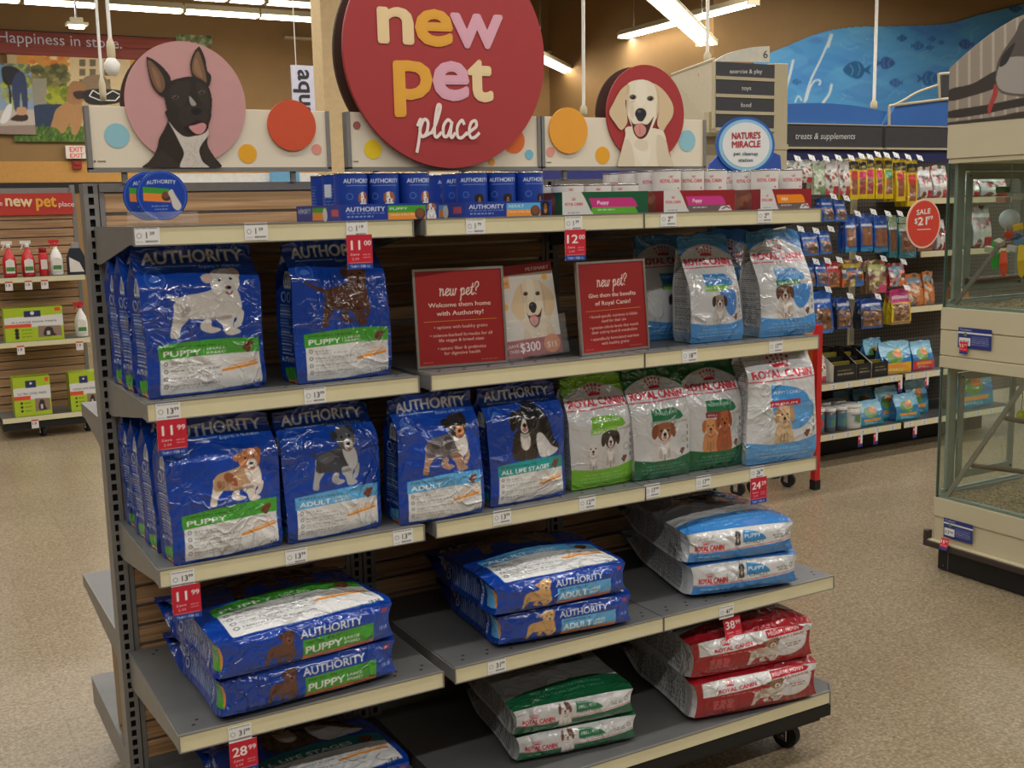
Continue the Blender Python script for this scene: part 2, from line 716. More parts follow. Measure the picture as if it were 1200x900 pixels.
def art_script(art, txt, x, y, h, wid, th, col):
    st, L = script_strokes(txt)
    for k in st:
        art.line([(x + p[0] / L * wid, y + p[1] * h) for p in k], th, col)

# ------------------------------------------------------------------ pictures of dogs used in the print
def dog_stand(A, x, y, w, h, body, legs, face, ear, patches=(), tail=None, muzzle=None, shade=(60, 50, 45), chest=None, mirror=False):
    def T(p):
        u = (p[0] - 165) / 355
        return (x + w * ((1 - u) if mirror else u), y + h * (1 - (p[1] - 105) / 415))

    def P(pts, col, al=1.0, n=4):
        A.poly([T(q) for q in sm(pts, n)], col, al)

    def E(cx, cy, r, col, ry=None, al=1.0):
        t = T((cx, cy))
        A.ell(t[0], t[1], abs(r / 355 * w), col, (ry or r) / 415 * h, al)
    before = A.a.copy()
    if tail:
        P(tail, body)
    P([(340, 410), (305, 425), (300, 470), (345, 497), (392, 485), (385, 470), (350, 455), (352, 425)], legs)
    P([(470, 370), (512, 375), (510, 425), (492, 468), (462, 478), (458, 450), (476, 425)], legs)
    P([(200, 300), (190, 350), (178, 420), (163, 500), (185, 515), (204, 508), (212, 455), (250, 400), (262, 350)], legs)
    P([(195, 340), (205, 290), (240, 262), (300, 252), (350, 240), (400, 220), (480, 235), (503, 300), (505, 370), (480, 410), (430, 425), (360, 415), (300, 408), (250, 400), (215, 400), (192, 380)], body)
    P([(385, 380), (375, 420), (400, 455), (415, 508), (450, 520), (492, 508), (480, 486), (455, 470), (460, 430), (468, 390)], legs)
    P([(300, 395), (380, 420), (450, 415), (440, 395), (370, 400)], shade, 0.35)
    P([(215, 380), (240, 330), (262, 330), (255, 385)], shade, 0.25)
    if chest:
        P([(400, 250), (470, 240), (500, 300), (500, 380), (455, 410), (410, 330)], chest)
    for (q, c, al) in patches:
        P(q, c, al)
    P([(362, 205), (372, 150), (400, 122), (450, 112), (490, 125), (508, 170), (500, 225), (478, 262), (450, 280), (420, 272), (385, 245)], face)
    P([(375, 140), (340, 145), (328, 172), (345, 195), (365, 190), (385, 165)], ear)
    P([(468, 118), (500, 110), (520, 140), (508, 175), (492, 160), (480, 135)], ear)
    if muzzle:
        P([(420, 205), (448, 190), (474, 205), (482, 240), (460, 270), (430, 268), (415, 240)], muzzle)
    E(447, 228, 15, (28, 24, 24), 12)
    E(410, 180, 8, (20, 18, 18), 8)
    E(468, 176, 8, (20, 18, 18), 8)
    P([(430, 250), (450, 258), (468, 248), (460, 268), (440, 268)], (120, 50, 55), 0.8)
    A.grain(11, 5, (np.abs(A.a - before).sum(-1) > 1))


TAIL_UP = [(215, 300), (185, 280), (165, 255), (170, 245), (200, 265), (240, 275)]
TAIL_LONG = [(215, 300), (170, 280), (110, 250), (60, 215), (64, 205), (120, 235), (180, 258), (240, 275)]


def dog_sit(A, x, y, w, h, body, face, ear, white=None, patch=None):
    def T(p):
        return (x + w * p[0], y + h * p[1])

    def P(pts, c, al=1.0):
        A.poly([T(q) for q in sm(pts, 4)], c, al)
    before = A.a.copy()
    P([(.25, .6), (.12, .4), (.08, .15), (.2, .02), (.5, .05), (.8, .02), (.92, .15), (.85, .4), (.75, .62)], body)
    P([(.30, .35), (.28, .05), (.36, .0), (.46, .02), (.46, .35)], body)
    P([(.54, .35), (.54, .02), (.64, .0), (.72, .05), (.70, .35)], body)
    A.line([T((.5, .32)), T((.5, .04))], .012, (90, 70, 55), .6)
    if white:
        P([(.38, .6), (.36, .3), (.5, .2), (.64, .3), (.62, .6)], white)
    P([(.22, .8), (.25, .95), (.5, 1.0), (.75, .95), (.78, .8), (.68, .6), (.5, .52), (.32, .6)], face)
    P([(.28, .96), (.12, .9), (.08, .7), (.16, .6), (.26, .7)], ear)
    P([(.72, .96), (.88, .9), (.92, .7), (.84, .6), (.74, .7)], ear)
    if patch:
        P([(.52, .99), (.74, .94), (.76, .78), (.6, .74)], patch)
    if white:
        P([(.42, .76), (.5, .84), (.58, .76), (.62, .62), (.5, .54), (.38, .62)], white)
    for ex in (.38, .62):
        c = T((ex, .80))
        A.ell(c[0], c[1], .035 * w, (20, 16, 16))
    c = T((.5, .70))
    A.ell(c[0], c[1], .06 * w, (25, 20, 20))
    P([(.42, .62), (.5, .66), (.58, .62), (.5, .57)], (150, 80, 80), .7)
    P([(.30, .12), (.36, .40), (.44, .12)], (60, 50, 46), .18)
    P([(.56, .12), (.64, .40), (.70, .12)], (60, 50, 46), .18)
    P([(.26, .58), (.5, .50), (.74, .58), (.5, .44)], (50, 42, 40), .25)
    A.grain(11, 6, (np.abs(A.a - before).sum(-1) > 1))


def kibble(A, x, y, r):
    for i, (dx, dy) in enumerate(((-1, 0), (1, .1), (0, .9), (.2, -.8), (1.6, .9))):
        A.ell(x + dx * r * 1.1, y + dy * r * 1.1, r, (98 + 8 * (i % 3), 52, 34))
        A.ell(x + dx * r * 1.1 - r * .2, y + dy * r * 1.1 + r * .3, r * .45, (130, 74, 50))


BLUE = (6, 62, 160)
NAVY = (10, 34, 110)
GREEN = (66, 160, 52)
LBLUE = (92, 172, 226)
TEAL = (34, 150, 150)
WHT = (226, 226, 226)
CRD = (196, 28, 52)


def auth_front(w, h, res, tone, title, sub, dog, wt='6 LB', slope=0.05, seed=1):
    A = Art(w, h, res, BLUE, 3)
    A.poly([(0, .0), (1, .0), (1, .2), (0, .1)], (4, 50, 138), .5)
    A.text('AUTHORITY', .5, .872, .080, (222, 226, 234), .84, .05, 'c')
    A.line([(.10, .852), (.50, .848)], .005, (200, 210, 230))
    A.text('Experts in Nutrition', .52, .832, .020, (214, 220, 232), .36, .01)
    A.ring(.14, .775, .075, .005, (90, 130, 210), .8)
    A.ring(.14, .775, .060, .003, (90, 130, 210), .6)
    A.poly(sm([(.09, .765), (.12, .79), (.17, .785), (.19, .765), (.15, .755), (.12, .752)]), (90, 130, 210), .7)
    dog(A)
    lo = .245
    A.poly([(.10, .02), (.10, lo + .02)] + [(.10 + .85 * t, lo + .02 + slope * t + .025 * math.sin(math.pi * t)) for t in np.linspace(0, 1, 9)] + [(.96, .04), (.5, .015)], WHT)
    top = [(.09 + .87 * t, lo + .10 + slope * 1.4 * t + .02 * math.sin(math.pi * t)) for t in np.linspace(0, 1, 12)]
    bot = [(.09 + .87 * t, lo + .005 + slope * t + .012 * math.sin(math.pi * t)) for t in np.linspace(1, 0, 12)]
    A.poly(top + bot, tone)
    r = math.atan(slope * h / w)
    A.text('EVERYDAY HEALTH', .13, lo + .078 + slope * .1, .013, tuple(int(c * .35) for c in tone), .42, .01, rot=r * .8)
    big = .30 if sub else min(.62, .058 * len(title) + .05)
    A.text(title, .13, lo + .025 + slope * .05, .036, (240, 242, 240), big, .045, rot=r)
    if sub:
        A.line([(.455, lo + .03 + slope * .4), (.455, lo + .062 + slope * .4)], .012 * .25, (240, 240, 240))
        A.text(sub[0], .475, lo + .050 + slope * .42, .016, (240, 242, 240), .17, .035, rot=r)
        A.text(sub[1], .475, lo + .026 + slope * .42, .016, (240, 242, 240), .17, .035, rot=r)
    kibble(A, .84, lo + .045 + slope * .6, .022)
    A.text('CHICKEN', .70, lo - .050 + slope * .6, .014, (224, 150, 80), .20, .0, rot=r)
    A.poly([(.60, lo - .105), (.60, lo - .088), (.93, lo - .062 + slope * .5), (.93, lo - .080 + slope * .5)], (238, 150, 48))
    A.poly([(.66, lo - .077), (.66, lo - .069), (.93, lo - .046 + slope * .5), (.93, lo - .054 + slope * .5)], (240, 170, 90))
    for i, t in enumerate(('Gut + Skin', 'Vitamin C, Selenium & Zinc', 'Omega 3 & Omega 6 Fatty Acids', 'Natural Fiber & Prebiotics')):
        y = lo - .028 - i * .050 + slope * .1
        A.ring(.145, y + .006, .014, .005, (90, 100, 110))
        A.text(t, .18, y, .014, (84, 88, 96), min(.42, .0155 * len(t)), .008, rot=r * .4)
        A.smalltype(.18, y - .016, .50, (150, 152, 156), .006, seed + i)
    A.text(wt, .94, .038, .020, (50, 52, 60), None, .02, 'r', rot=r * .5)
    A.smalltype(.55, .025, .9, (150, 152, 156), .006, seed + 9)
    return A


def auth_side(d, h, res, tone, seed=3):
    A = Art(d, h, res, (6, 54, 142), 2)
    A.text('AUTHORITY', .5, .15, .028, (220, 225, 235), .8, .03, 'c')
    A.poly([(.2, .0), (.85, .0), (.85, .12), (.2, .10)], tone)
    A.poly([(.25, .0), (.85, .0), (.85, .03), (.25, .02)], (236, 150, 50))
    A.rect(.35, .66, .85, .78, (214, 218, 224))
    for i in range(6):
        A.rect(.39 + i * .075, .68, .42 + i * .075, .76, (40, 44, 60))
    for k in (.3, .6):
        A.ring(k + .03, .60, .11, .008, (190, 205, 235))
    r = random.Random(seed)
    for i in range(17):
        y = .54 - i * .021
        A.rect(.16, y, r.uniform(.6, .88), y + .008, (188, 200, 228), .85)
    return A


def auth_end(w, t, res, tone, title, sub, dog, seed=5):
    """the printed bottom of a big bag, the face turned to the aisle when it lies on its back"""
    A = Art(w, t, res, BLUE, 3)
    A.text('AUTHORITY', .44, .64, .20, (224, 228, 236), .36, .035)
    A.poly([(.45, .12), (.45, .58), (.87, .58), (.87, .12)], tone)
    A.poly([(.45, .02), (.45, .14), (.87, .14), (.87, .02)], (238, 146, 46))
    A.text('EVERYDAY HEALTH', .465, .46, .07, tuple(int(c * .35) for c in tone), .20, .01)
    A.text(title, .465, .20, .20, (240, 242, 240), .21, .04)
    if sub:
        A.text(sub[0], .69, .32, .08, (240, 242, 240), .09, .03)
        A.text(sub[1], .69, .20, .08, (240, 242, 240), .09, .03)
    A.rect(.93, .78, .97, .90, (200, 60, 70), .8)
    A.text('18 LB', .915, .3, .10, (180, 196, 226), .06, .02)
    dog(A)
    return A


def crown(A, x, y, w, col, asp):
    for i in range(5):
        t = (i - 2) / 2
        px = x + t * w * .44
        py = y + w * asp * (.26 - .10 * t * t)
        A.ell(px, py + w * asp * .10, w * .06, col)
        A.ell(px * .85 + x * .15, py - w * asp * .06, w * .05, col)
        A.ell(px * .7 + x * .3, py - w * asp * .18, w * .04, col)
    A.poly([(x - w * .34, y - w * asp * .10), (x + w * .34, y - w * asp * .10), (x + w * .36, y - w * asp * .0), (x, y + w * asp * .04), (x - w * .36, y - w * asp * .0)], col)


def rc_front(w, h, res, col, tab, tabcol, t1, t2, t2col, dog, seed=1, topc=True):
    A = Art(w, h, res, (204, 206, 208), 3)
    asp = w / h
    if topc:
        A.rect(0, .80, 1, 1.01, col)
        A.poly([(-.05, .70)] + [(x_, .79 + .115 * math.sin(math.pi * x_) ** .8) for x_ in np.linspace(0.0, 1, 20)] + [(1.05, .70)], (204, 206, 208))
        A.text('Breed Health Nutrition', .12, .945, .012, tuple(min(255, int(c * 1.5 + 40)) for c in col), .6, 0)
    else:
        A.rect(0, .985, 1, 1.01, col)
    crown(A, .5, .815, .30, CRD, asp)
    A.text('ROYAL CANIN', .5, .712, .058, CRD, .88, .075, 'c', arc=.006)
    A.line([(.0, .688), (.5, .694), (1, .700)], .008, CRD)
    if tab == 'slant':
        A.poly([(.30, .52), (.30, .63), (.70, .63), (.82, .585), (.86, .54), (.80, .52)], tabcol)
    else:
        A.poly([(.30, .49), (.30, .655)] + [(.30 + .50 * math.sin(t) + .08 * math.sin(t), .655 - .165 * (1 - math.cos(t))) for t in np.linspace(0.1, math.pi / 2, 9)] + [(.88, .49)], tabcol)
        A.poly(sm([(.34, .50), (.88, .50), (.95, .40), (.80, .30), (.60, .27), (.42, .33)]), tabcol, .85)
    A.text(t1, .335, .578, .026, (235, 238, 242), .42, .005)
    A.poly([(.28, .475), (.28, .525), (.72, .530), (.72, .480)], t2col)
    A.text(t2, .31, .488, .020, (238, 238, 238), .36, .015)
    A.text('2-10 MONTHS', .74, .492, .014, (130, 50, 60), .20, .01)
    dog(A)
    A.rect(-.1, -.1, 1.1, .155, col)
    A.poly([(0, .14), (0, .19), (.3, .165), (.7, .165), (1, .20), (1, .14)], col)
    lc = tuple(min(255, int(c * .6 + 110)) for c in col)
    A.text('TAILORED HEALTH NUTRITION', .5, .115, .014, lc, .62, 0, 'c')
    A.text('NUTRITION SUR MESURE POUR LA SANTE', .5, .085, .014, lc, .78, 0, 'c')
    A.smalltype(.14, .055, .86, lc, .010, seed)
    for i, yy in enumerate((.42, .36, .30, .24)):
        A.rect(.925, yy, .955, yy + .035, (110, 120, 116), .8)
    A.ring(.86, .335, .045, .004, (120, 130, 140))
    kibble(A, .82, .225, .020)
    return A


def rc_side(d, h, res, col, seed=3, body=(206, 207, 208)):
    A = Art(d, h, res, body, 2)
    A.rect(-.1, -.1, 1.1, .10, col, .35)
    A.rect(-.1, .88, 1.1, 1.1, col)
    r = random.Random(seed)
    for i in range(38):
        y = .84 - i * .0195
        x = .10
        e = r.uniform(.7, .92)
        while x < e:
            w_ = r.uniform(.05, .14)
            A.rect(x, y, min(e, x + w_), y + .008, (80, 82, 88), .8)
            x += w_ + .03
    return A


# ------------------------------------------------------------------ bags
def creases(X, Y, seed, amp, k=7, fr=(10, 34), sharp=5):
    r = random.Random(seed)
    out = np.zeros_like(X)
    wx = X + .012 * np.sin(Y * 31 + r.uniform(0, 6)) + .006 * np.sin(Y * 77 + X * 40)
    wy = Y + .012 * np.sin(X * 37 + r.uniform(0, 6)) + .006 * np.sin(X * 83 - Y * 45)
    for i in range(k):
        a = r.uniform(0, math.pi)
        f = r.uniform(*fr)
        t = (wx * math.cos(a) + wy * math.sin(a)) * f + r.uniform(0, 6)
        env = .5 + .5 * np.sin(wx * r.uniform(8, 24) + r.uniform(0, 6)) * np.sin(wy * r.uniform(8, 24) + r.uniform(0, 6))
        out += (1 - np.abs(np.sin(t))) ** sharp * env * r.uniform(.4, 1) * (1 if i % 2 else -.7)
    return out * amp


def bag_mesh(name, w, h, d, front, side, bottom=None, mtl='printed_film', seed=1, lean=0.015, amp=.0024, taper=.70, flat=.10,
             backc=BLUE, bulge=.012, topw=.98, endw=None):
    """gusseted film bag standing on its bottom, front to -y. front, side, bottom are art canvases"""
    ny = front.ny
    V = np.linspace(0, 1, ny)
    ph = random.Random(seed).uniform(0, 6)

    def F(u, v, s):
        tv = np.clip((v - taper) / (0.93 - taper), 0, 1)
        D = d / 2 * (1 - (1 - flat) * (tv * tv * (3 - 2 * tv)))
        D = D * (1 - .14 * np.exp(-(v / .05) ** 2))
        edge = 1 - .10 * np.abs(u) ** 4
        y = s * D * edge
        y = y - np.where(s < 0, 1, -.5) * bulge * np.abs(s) * (1 - u * u) * np.sin(np.pi * np.clip(v / .9, 0, 1)) ** .8 * (D / (d / 2)) ** .5
        g = .05 + .10 * tv
        hw = w / 2 * (1 - (1 - topw) * v) * (1 + .018 * np.sin(v * 7 + ph)) * (1 - .03 * np.exp(-(v / .03) ** 2))
        x = u * hw * (1 - g * (1 - s * s) * np.abs(u) ** 6)
        c = creases(u * w / 2 + s * .05, v * h, seed, amp)
        fade = (1 - np.abs(u) ** 10) * (1 - .6 * np.exp(-(v / .03) ** 2))
        y = y + np.sign(s) * c * fade * np.where(np.abs(s) > .99, 1, 0) * (1 - .75 * tv ** 4)
        x = x + np.where(np.abs(s) < .99, 1, 0) * np.sign(u) * creases(s * d / 2, v * h, seed + 5, amp * .8) * (1 - s * s) * (np.abs(u) > .99)
        y = y + .004 * np.sin(u * 5 + v * 3 + ph) * v + lean * v ** 1.5
        z = v * h - .008 * (u * u) * np.clip(v - .8, 0, 1) * 5 + .003 * np.sin(u * 7 + ph) * (v > .97)
        return np.stack([x, y, z], -1)
    U = np.linspace(-1, 1, front.nx)
    gu, gv = np.meshgrid(U, V)
    P = [(F(gu, gv, -np.ones_like(gu)), front.out(), None)]
    n = side.nx
    so = side.out()
    yi = np.clip((V * (side.ny - 1)).round().astype(int), 0, side.ny - 1)
    so = so[yi]
    S = np.linspace(1, -1, n)
    gs, gv2 = np.meshgrid(S, V)
    P.append((F(-np.ones_like(gs), gv2, gs), so, None))
    P.append((F(np.ones_like(gs), gv2, -gs), so, None))
    ub = np.linspace(1, -1, 9)
    gb, gvb = np.meshgrid(ub, V)
    P.append((F(gb, gvb, np.ones_like(gb)), solid(9, ny, backc), None))
    gt, gs3 = np.meshgrid(U, np.linspace(-1, 1, 3))
    P.append((F(gt, np.ones_like(gt), gs3), np.broadcast_to(front.out()[-1][None], gt.shape + (3,)), None))
    if bottom is None:
        P.append((F(gt, np.zeros_like(gt), -gs3), np.broadcast_to(front.out()[0][None], gt.shape + (3,)), None))
    else:
        UB = np.linspace(-1, 1, bottom.nx)
        SB = np.linspace(1, -1, bottom.ny)
        gx, gy = np.meshgrid(UB, SB)
        pos = F(gx, np.zeros_like(gx), gy)
        hh = creases(gx * w / 2, gy * d / 2, seed + 9, amp * 1.2, 6, (14, 40))
        pos[..., 2] += (-.014 * (1 - gx ** 4) * (1 - gy ** 4) + hh) * (1 - np.abs(gx) ** 10) * (1 - np.abs(gy) ** 10)
        P.append((pos, bottom.out(), None))
    return gridmesh(name, P, MATS[mtl])


# each design is made once
RES = 0.0016
D_AUS = lambda A: dog_stand(A, .34, .38, .50, .38, (186, 148, 116), (222, 212, 204), (190, 120, 76), (168, 104, 66),
                            [([(262, 275), (300, 268), (335, 320), (340, 380), (300, 360), (265, 320)], (140, 76, 44), .9), ([(215, 330), (235, 320), (240, 370), (215, 365)], (140, 84, 52), .7)], None, (232, 222, 216), chest=(226, 216, 208))
D_SCHW = lambda A: dog_stand(A, .20, .38, .64, .45, (206, 202, 198), (214, 210, 206), (208, 204, 200), (200, 180, 168), [], TAIL_UP, (196, 190, 186), (90, 80, 80))
D_LABC = lambda A: dog_stand(A, .26, .38, .52, .44, (84, 50, 40), (80, 48, 40), (92, 56, 44), (64, 38, 32), [], TAIL_LONG, (104, 66, 54), (20, 12, 10))
D_SCHG = lambda A: dog_stand(A, .27, .38, .50, .45, (58, 60, 68), (170, 170, 174), (84, 86, 92), (48, 50, 56), [([(210, 290), (290, 262), (340, 300), (260, 340)], (96, 98, 106), .6)], TAIL_UP, (206, 204, 204), chest=(190, 190, 192))
D_AUSB = lambda A: dog_stand(A, .26, .38, .58, .45, (104, 96, 96), (178, 140, 118), (44, 40, 42), (34, 30, 32),
                             [([(230, 280), (290, 262), (320, 320), (260, 340)], (52, 48, 52), .8), ([(330, 270), (380, 262), (380, 340), (340, 350)], (60, 56, 60), .8)], None, (196, 130, 82), chest=(226, 222, 220))
D_BORD = lambda A: dog_sit(A, .28, .37, .52, .50, (34, 32, 34), (32, 30, 32), (26, 24, 26), (226, 222, 220))


def tri_dog(A):
    dog_sit(A, .24, .37, .40, .42, (50, 42, 40), (44, 38, 36), (34, 28, 28), (220, 214, 210))
    A.poly(sm([(.46, .80), (.60, .84), (.74, .74), (.84, .52), (.92, .44), (.84, .40), (.60, .42), (.50, .55)]), (30, 29, 31))
    A.poly(sm([(.58, .56), (.66, .58), (.80, .46), (.90, .42), (.80, .38), (.62, .39)]), (214, 212, 212))


M1 = bag_mesh('dog_food_bag', .262, .318, .095, auth_front(.262, .318, RES, GREEN, 'PUPPY', ('SMALL', 'BREED'), D_SCHW, slope=.0, seed=1), auth_side(.095, .318, .0025, GREEN), seed=11)
M2 = bag_mesh('dog_food_bag', .240, .318, .095, auth_front(.240, .318, RES, GREEN, 'PUPPY', ('LARGE', 'BREED'), D_LABC, slope=.005, seed=2), auth_side(.095, .318, .0025, GREEN), seed=23)
M5 = bag_mesh('dog_food_bag', .248, .302, .095, auth_front(.248, .302, RES, GREEN, 'PUPPY', None, D_AUS, slope=.02, seed=3), auth_side(.095, .302, .0025, GREEN), seed=35)
M6 = bag_mesh('dog_food_bag', .238, .298, .095, auth_front(.238, .298, RES, LBLUE, 'ADULT', ('SMALL', 'BREED'), D_SCHG, slope=.01, seed=4), auth_side(.095, .298, .0025, LBLUE), seed=42)
M7 = bag_mesh('dog_food_bag', .222, .300, .095, auth_front(.222, .300, RES, LBLUE, 'ADULT', None, D_AUSB, slope=.01, seed=5), auth_side(.095, .300, .0025, LBLUE), seed=57)
M8 = bag_mesh('dog_food_bag', .225, .296, .095, auth_front(.225, .296, RES, TEAL, 'ALL LIFE STAGES', None, tri_dog, slope=.01, seed=6), auth_side(.095, .296, .0025, TEAL), seed=64)

RCB = (72, 142, 206)
RCG = (20, 96, 60)
RCL = (112, 180, 44)
M3 = bag_mesh('dog_food_bag', .178, .292, .095, rc_front(.178, .292, RES, RCB, 'slant', (52, 128, 196), 'PUPPY | CHIOT', 'SMALL', (110, 180, 50), lambda A: (A.poly(sm([(.52, .46), (.84, .47), (.86, .32), (.70, .24)]), (70, 130, 205)), dog_sit(A, .34, .16, .34, .28, (190, 186, 184), (150, 130, 120), (60, 48, 44), (214, 210, 208)))), rc_side(.095, .292, .0025, RCB), seed=71, lean=.04, taper=.42, backc=RCB, topw=.93)
M4 = bag_mesh('dog_food_bag', .205, .300, .10, rc_front(.205, .300, RES, RCB, 'slant', (62, 140, 206), 'PUPPY | CHIOT', 'SMALL', (24, 110, 70), lambda A: (A.poly(sm([(.50, .45), (.90, .47), (.86, .32), (.64, .26)]), (70, 136, 205)), dog_sit(A, .22, .16, .36, .32, (196, 188, 182), (120, 80, 60), (90, 60, 46), (222, 216, 212)))), rc_side(.10, .300, .0025, RCB), seed=83, lean=.04, taper=.42, backc=RCB, topw=.90)
M9 = bag_mesh('dog_food_bag', .200, .298, .095, rc_front(.200, .298, RES, RCL, 'slant', RCL, 'X-SMALL | X-PETIT', 'ADULT', (150, 200, 110), lambda A: (dog_sit(A, .16, .15, .30, .26, (204, 200, 198), (210, 206, 204), (206, 200, 196), (222, 218, 216)), dog_sit(A, .40, .16, .38, .34, (200, 196, 194), (60, 48, 44), (50, 40, 38), (224, 220, 218)))), rc_side(.095, .298, .0025, RCL), seed=95, lean=.012, taper=.55, backc=RCL)
M10 = bag_mesh('dog_food_bag', .188, .300, .095, rc_front(.188, .300, RES, RCG, 'slant', (20, 112, 70), 'SMALL | PETIT', 'ADULT', (150, 160, 156), lambda A: dog_sit(A, .24, .15, .50, .36, (206, 202, 200), (150, 92, 62), (130, 76, 52), (226, 222, 220))), rc_side(.095, .300, .0025, RCG), seed=101, lean=.02, taper=.55, backc=RCG)
M11 = bag_mesh('dog_food_bag', .182, .305, .095, rc_front(.182, .305, RES, RCG, 'slant', (22, 116, 72), 'INDOOR | INTERIEUR', 'SMALL ADULT', (140, 30, 56), lambda A: (dog_sit(A, .18, .15, .34, .32, (206, 140, 92), (214, 150, 100), (180, 110, 66)), dog_sit(A, .42, .15, .36, .38, (168, 84, 48), (176, 92, 52), (140, 66, 38)))), rc_side(.095, .305, .0025, RCG), seed=112, lean=.02, taper=.55, backc=RCG)
M12 = bag_mesh('dog_food_bag', .240, .340, .11, rc_front(.240, .340, RES, (84, 150, 208), 'round', (66, 146, 214), 'PUPPY | CHIOT', 'MEDIUM', (176, 30, 52), lambda A: dog_sit(A, .32, .12, .34, .36, (206, 178, 140), (212, 180, 140), (184, 138, 94)), topc=False), rc_side(.11, .340, .0025, (84, 150, 208)), seed=123, lean=.008, taper=.7, flat=.35, backc=(84, 150, 208))


# big bags lying on their backs: printed top face, side and bottom
def lying(name, w, L, t, front, side, bottom, seed, backc, amp=.003):
    return bag_mesh(name, w, L, t, front, side, bottom, seed=seed, lean=0, amp=amp, taper=.62, flat=.08, backc=backc, bulge=.016)


def lie_art(w, L, tone, title, sub, dogf, wt='18 LB'):
    A = auth_front(w, L, .0022, tone, title, sub, dogf, wt=wt, slope=.0, seed=7)
    return A


MS1 = lying('dog_food_bag', .415, .46, .098, lie_art(.415, .46, GREEN, 'PUPPY', ('LARGE', 'BREED'), D_LABC), auth_side(.098, .46, .0022, GREEN, 8),
            auth_end(.415, .098, .0018, GREEN, 'PUPPY', ('LARGE', 'BREED'), lambda A: dog_stand(A, .24, .08, .17, .84, (96, 60, 48), (90, 56, 46), (104, 64, 50), (76, 46, 38), [], None, (116, 76, 60), (30, 20, 16))), 131, BLUE)
MS2 = lying('dog_food_bag', .385, .46, .088, lie_art(.385, .46, LBLUE, 'ADULT', ('LARGE', 'BREED'), lambda A: dog_stand(A, .2, .42, .6, .5, (120, 96, 66), (126, 100, 70), (128, 104, 72), (110, 86, 60), [], TAIL_LONG, (140, 116, 84))), auth_side(.088, .46, .0022, LBLUE, 9),
            auth_end(.385, .088, .0018, LBLUE, 'ADULT', ('LARGE', 'BREED'), lambda A: dog_stand(A, .19, .06, .22, .88, (206, 160, 104), (206, 162, 108), (212, 170, 118), (190, 142, 88), [], None, (222, 188, 140), (120, 84, 50))), 142, BLUE)
MS4 = lying('dog_food_bag', .40, .46, .10, lie_art(.40, .46, (22, 112, 116), 'ALL LIFE STAGES', None, tri_dog), auth_side(.10, .46, .0022, TEAL, 10),
            auth_end(.40, .10, .0025, TEAL, 'ADULT', None, lambda A: None), 153, BLUE)


def rc_lie(w, L, col, dogf, big, darkbox=False):
    A = Art(w, L, .0024, (196, 198, 200), 2)
    asp = w / L
    crown(A, .5, .84, .2, CRD, asp)
    A.text('ROYAL CANIN', .5, .76, .04, CRD, .6, .02, 'c')
    A.line([(0, .73), (1, .74)], .005, CRD)
    A.poly(sm([(.30, .50), (.32, .66), (.55, .68), (.80, .60), (.86, .46), (.70, .38), (.45, .40)]), col)
    A.poly([(.33, .46), (.33, .52), (.68, .54), (.68, .48)], (26, 34, 50) if darkbox else (200, 204, 204))
    A.text(big, .35, .56, .03, (235, 236, 238), .38, .01)
    dogf(A)
    A.poly([(-.1, -.1), (1.1, -.1), (1.1, .20), (.8, .21), (.5, .18), (.2, .15), (-.1, .10)], col)
    lc = tuple(min(255, int(c * .6 + 110)) for c in col)
    A.text('SIZE HEALTH NUTRITION', .5, .115, .02, lc, .6, 0, 'c', rot=.06)
    A.text('NUTRITION SANTE TAILLE', .5, .07, .016, lc, .6, 0, 'c', rot=.06)
    return A


def rc_end(w, t, col, tabcol, tab, sub, dogf, red=False):
    A = Art(w, t, .0018, (208, 209, 210), 3)
    asp = w / t
    A.poly([(-.1, -.1), (1.1, -.1), (1.1, .42), (.6, .34), (-.1, .30)], col)
    A.line([(0, .33), (.5, .37), (1, .46)], .018, CRD)
    crown(A, .16, .62, .07, CRD, asp)
    A.text('ROYAL CANIN', .06, .38, .17, CRD, .26, .05)
    A.poly([(.50, .52), (.50, .90)] + [(.50 + .22 * math.sin(q), .90 - .38 * (1 - math.cos(q))) for q in np.linspace(.2, 1.5, 6)], tabcol)
    A.text(tab, .515, .66, .13, (238, 240, 240), .15, .02)
    A.text(sub, .52, .47, .10, (70, 74, 76), .18, .01)
    A.smalltype(.78, .62, .90, (110, 112, 116), .04, 4)
    A.smalltype(.80, .54, .90, (110, 112, 116), .04, 5)
    A.ring(.94, .66, .018, .03, (120, 124, 130))
    A.smalltype(.08, .16, .3, tuple(min(255, c + 90) for c in col), .04, 6)
    dogf(A)
    return A


MS3 = lying('dog_food_bag', .335, .50, .098, rc_lie(.335, .50, (58, 132, 204), lambda A: dog_sit(A, .45, .34, .3, .2, (150, 130, 120), (120, 90, 76), (90, 66, 56), (200, 196, 194)), 'PUPPY | CHIOT', True), rc_side(.098, .50, .0022, (150, 160, 172), 12),
            rc_end(.335, .098, (58, 132, 204), (46, 134, 196), 'PUPPY', 'CHIOT', lambda A: dog_sit(A, .42, .45, .06, .45, (60, 56, 56), (50, 46, 46), (40, 36, 36), (190, 186, 184))), 164, (58, 132, 204))
MS5 = lying('dog_food_bag', .345, .46, .078, rc_lie(.345, .46, RCG, lambda A: dog_sit(A, .3, .40, .4, .3, (196, 190, 186), (190, 186, 184), (80, 56, 46), (214, 210, 208), (90, 60, 50)), 'SMALL | PETIT'), rc_side(.078, .46, .0022, (150, 160, 156), 13),
            rc_end(.345, .078, RCG, (20, 112, 70), 'SMALL | PETIT', 'Adult | Adulte', lambda A: dog_sit(A, .34, .02, .13, .94, (222, 218, 216), (216, 212, 210), (110, 70, 54), (228, 224, 222), (110, 66, 50))), 175, RCG)


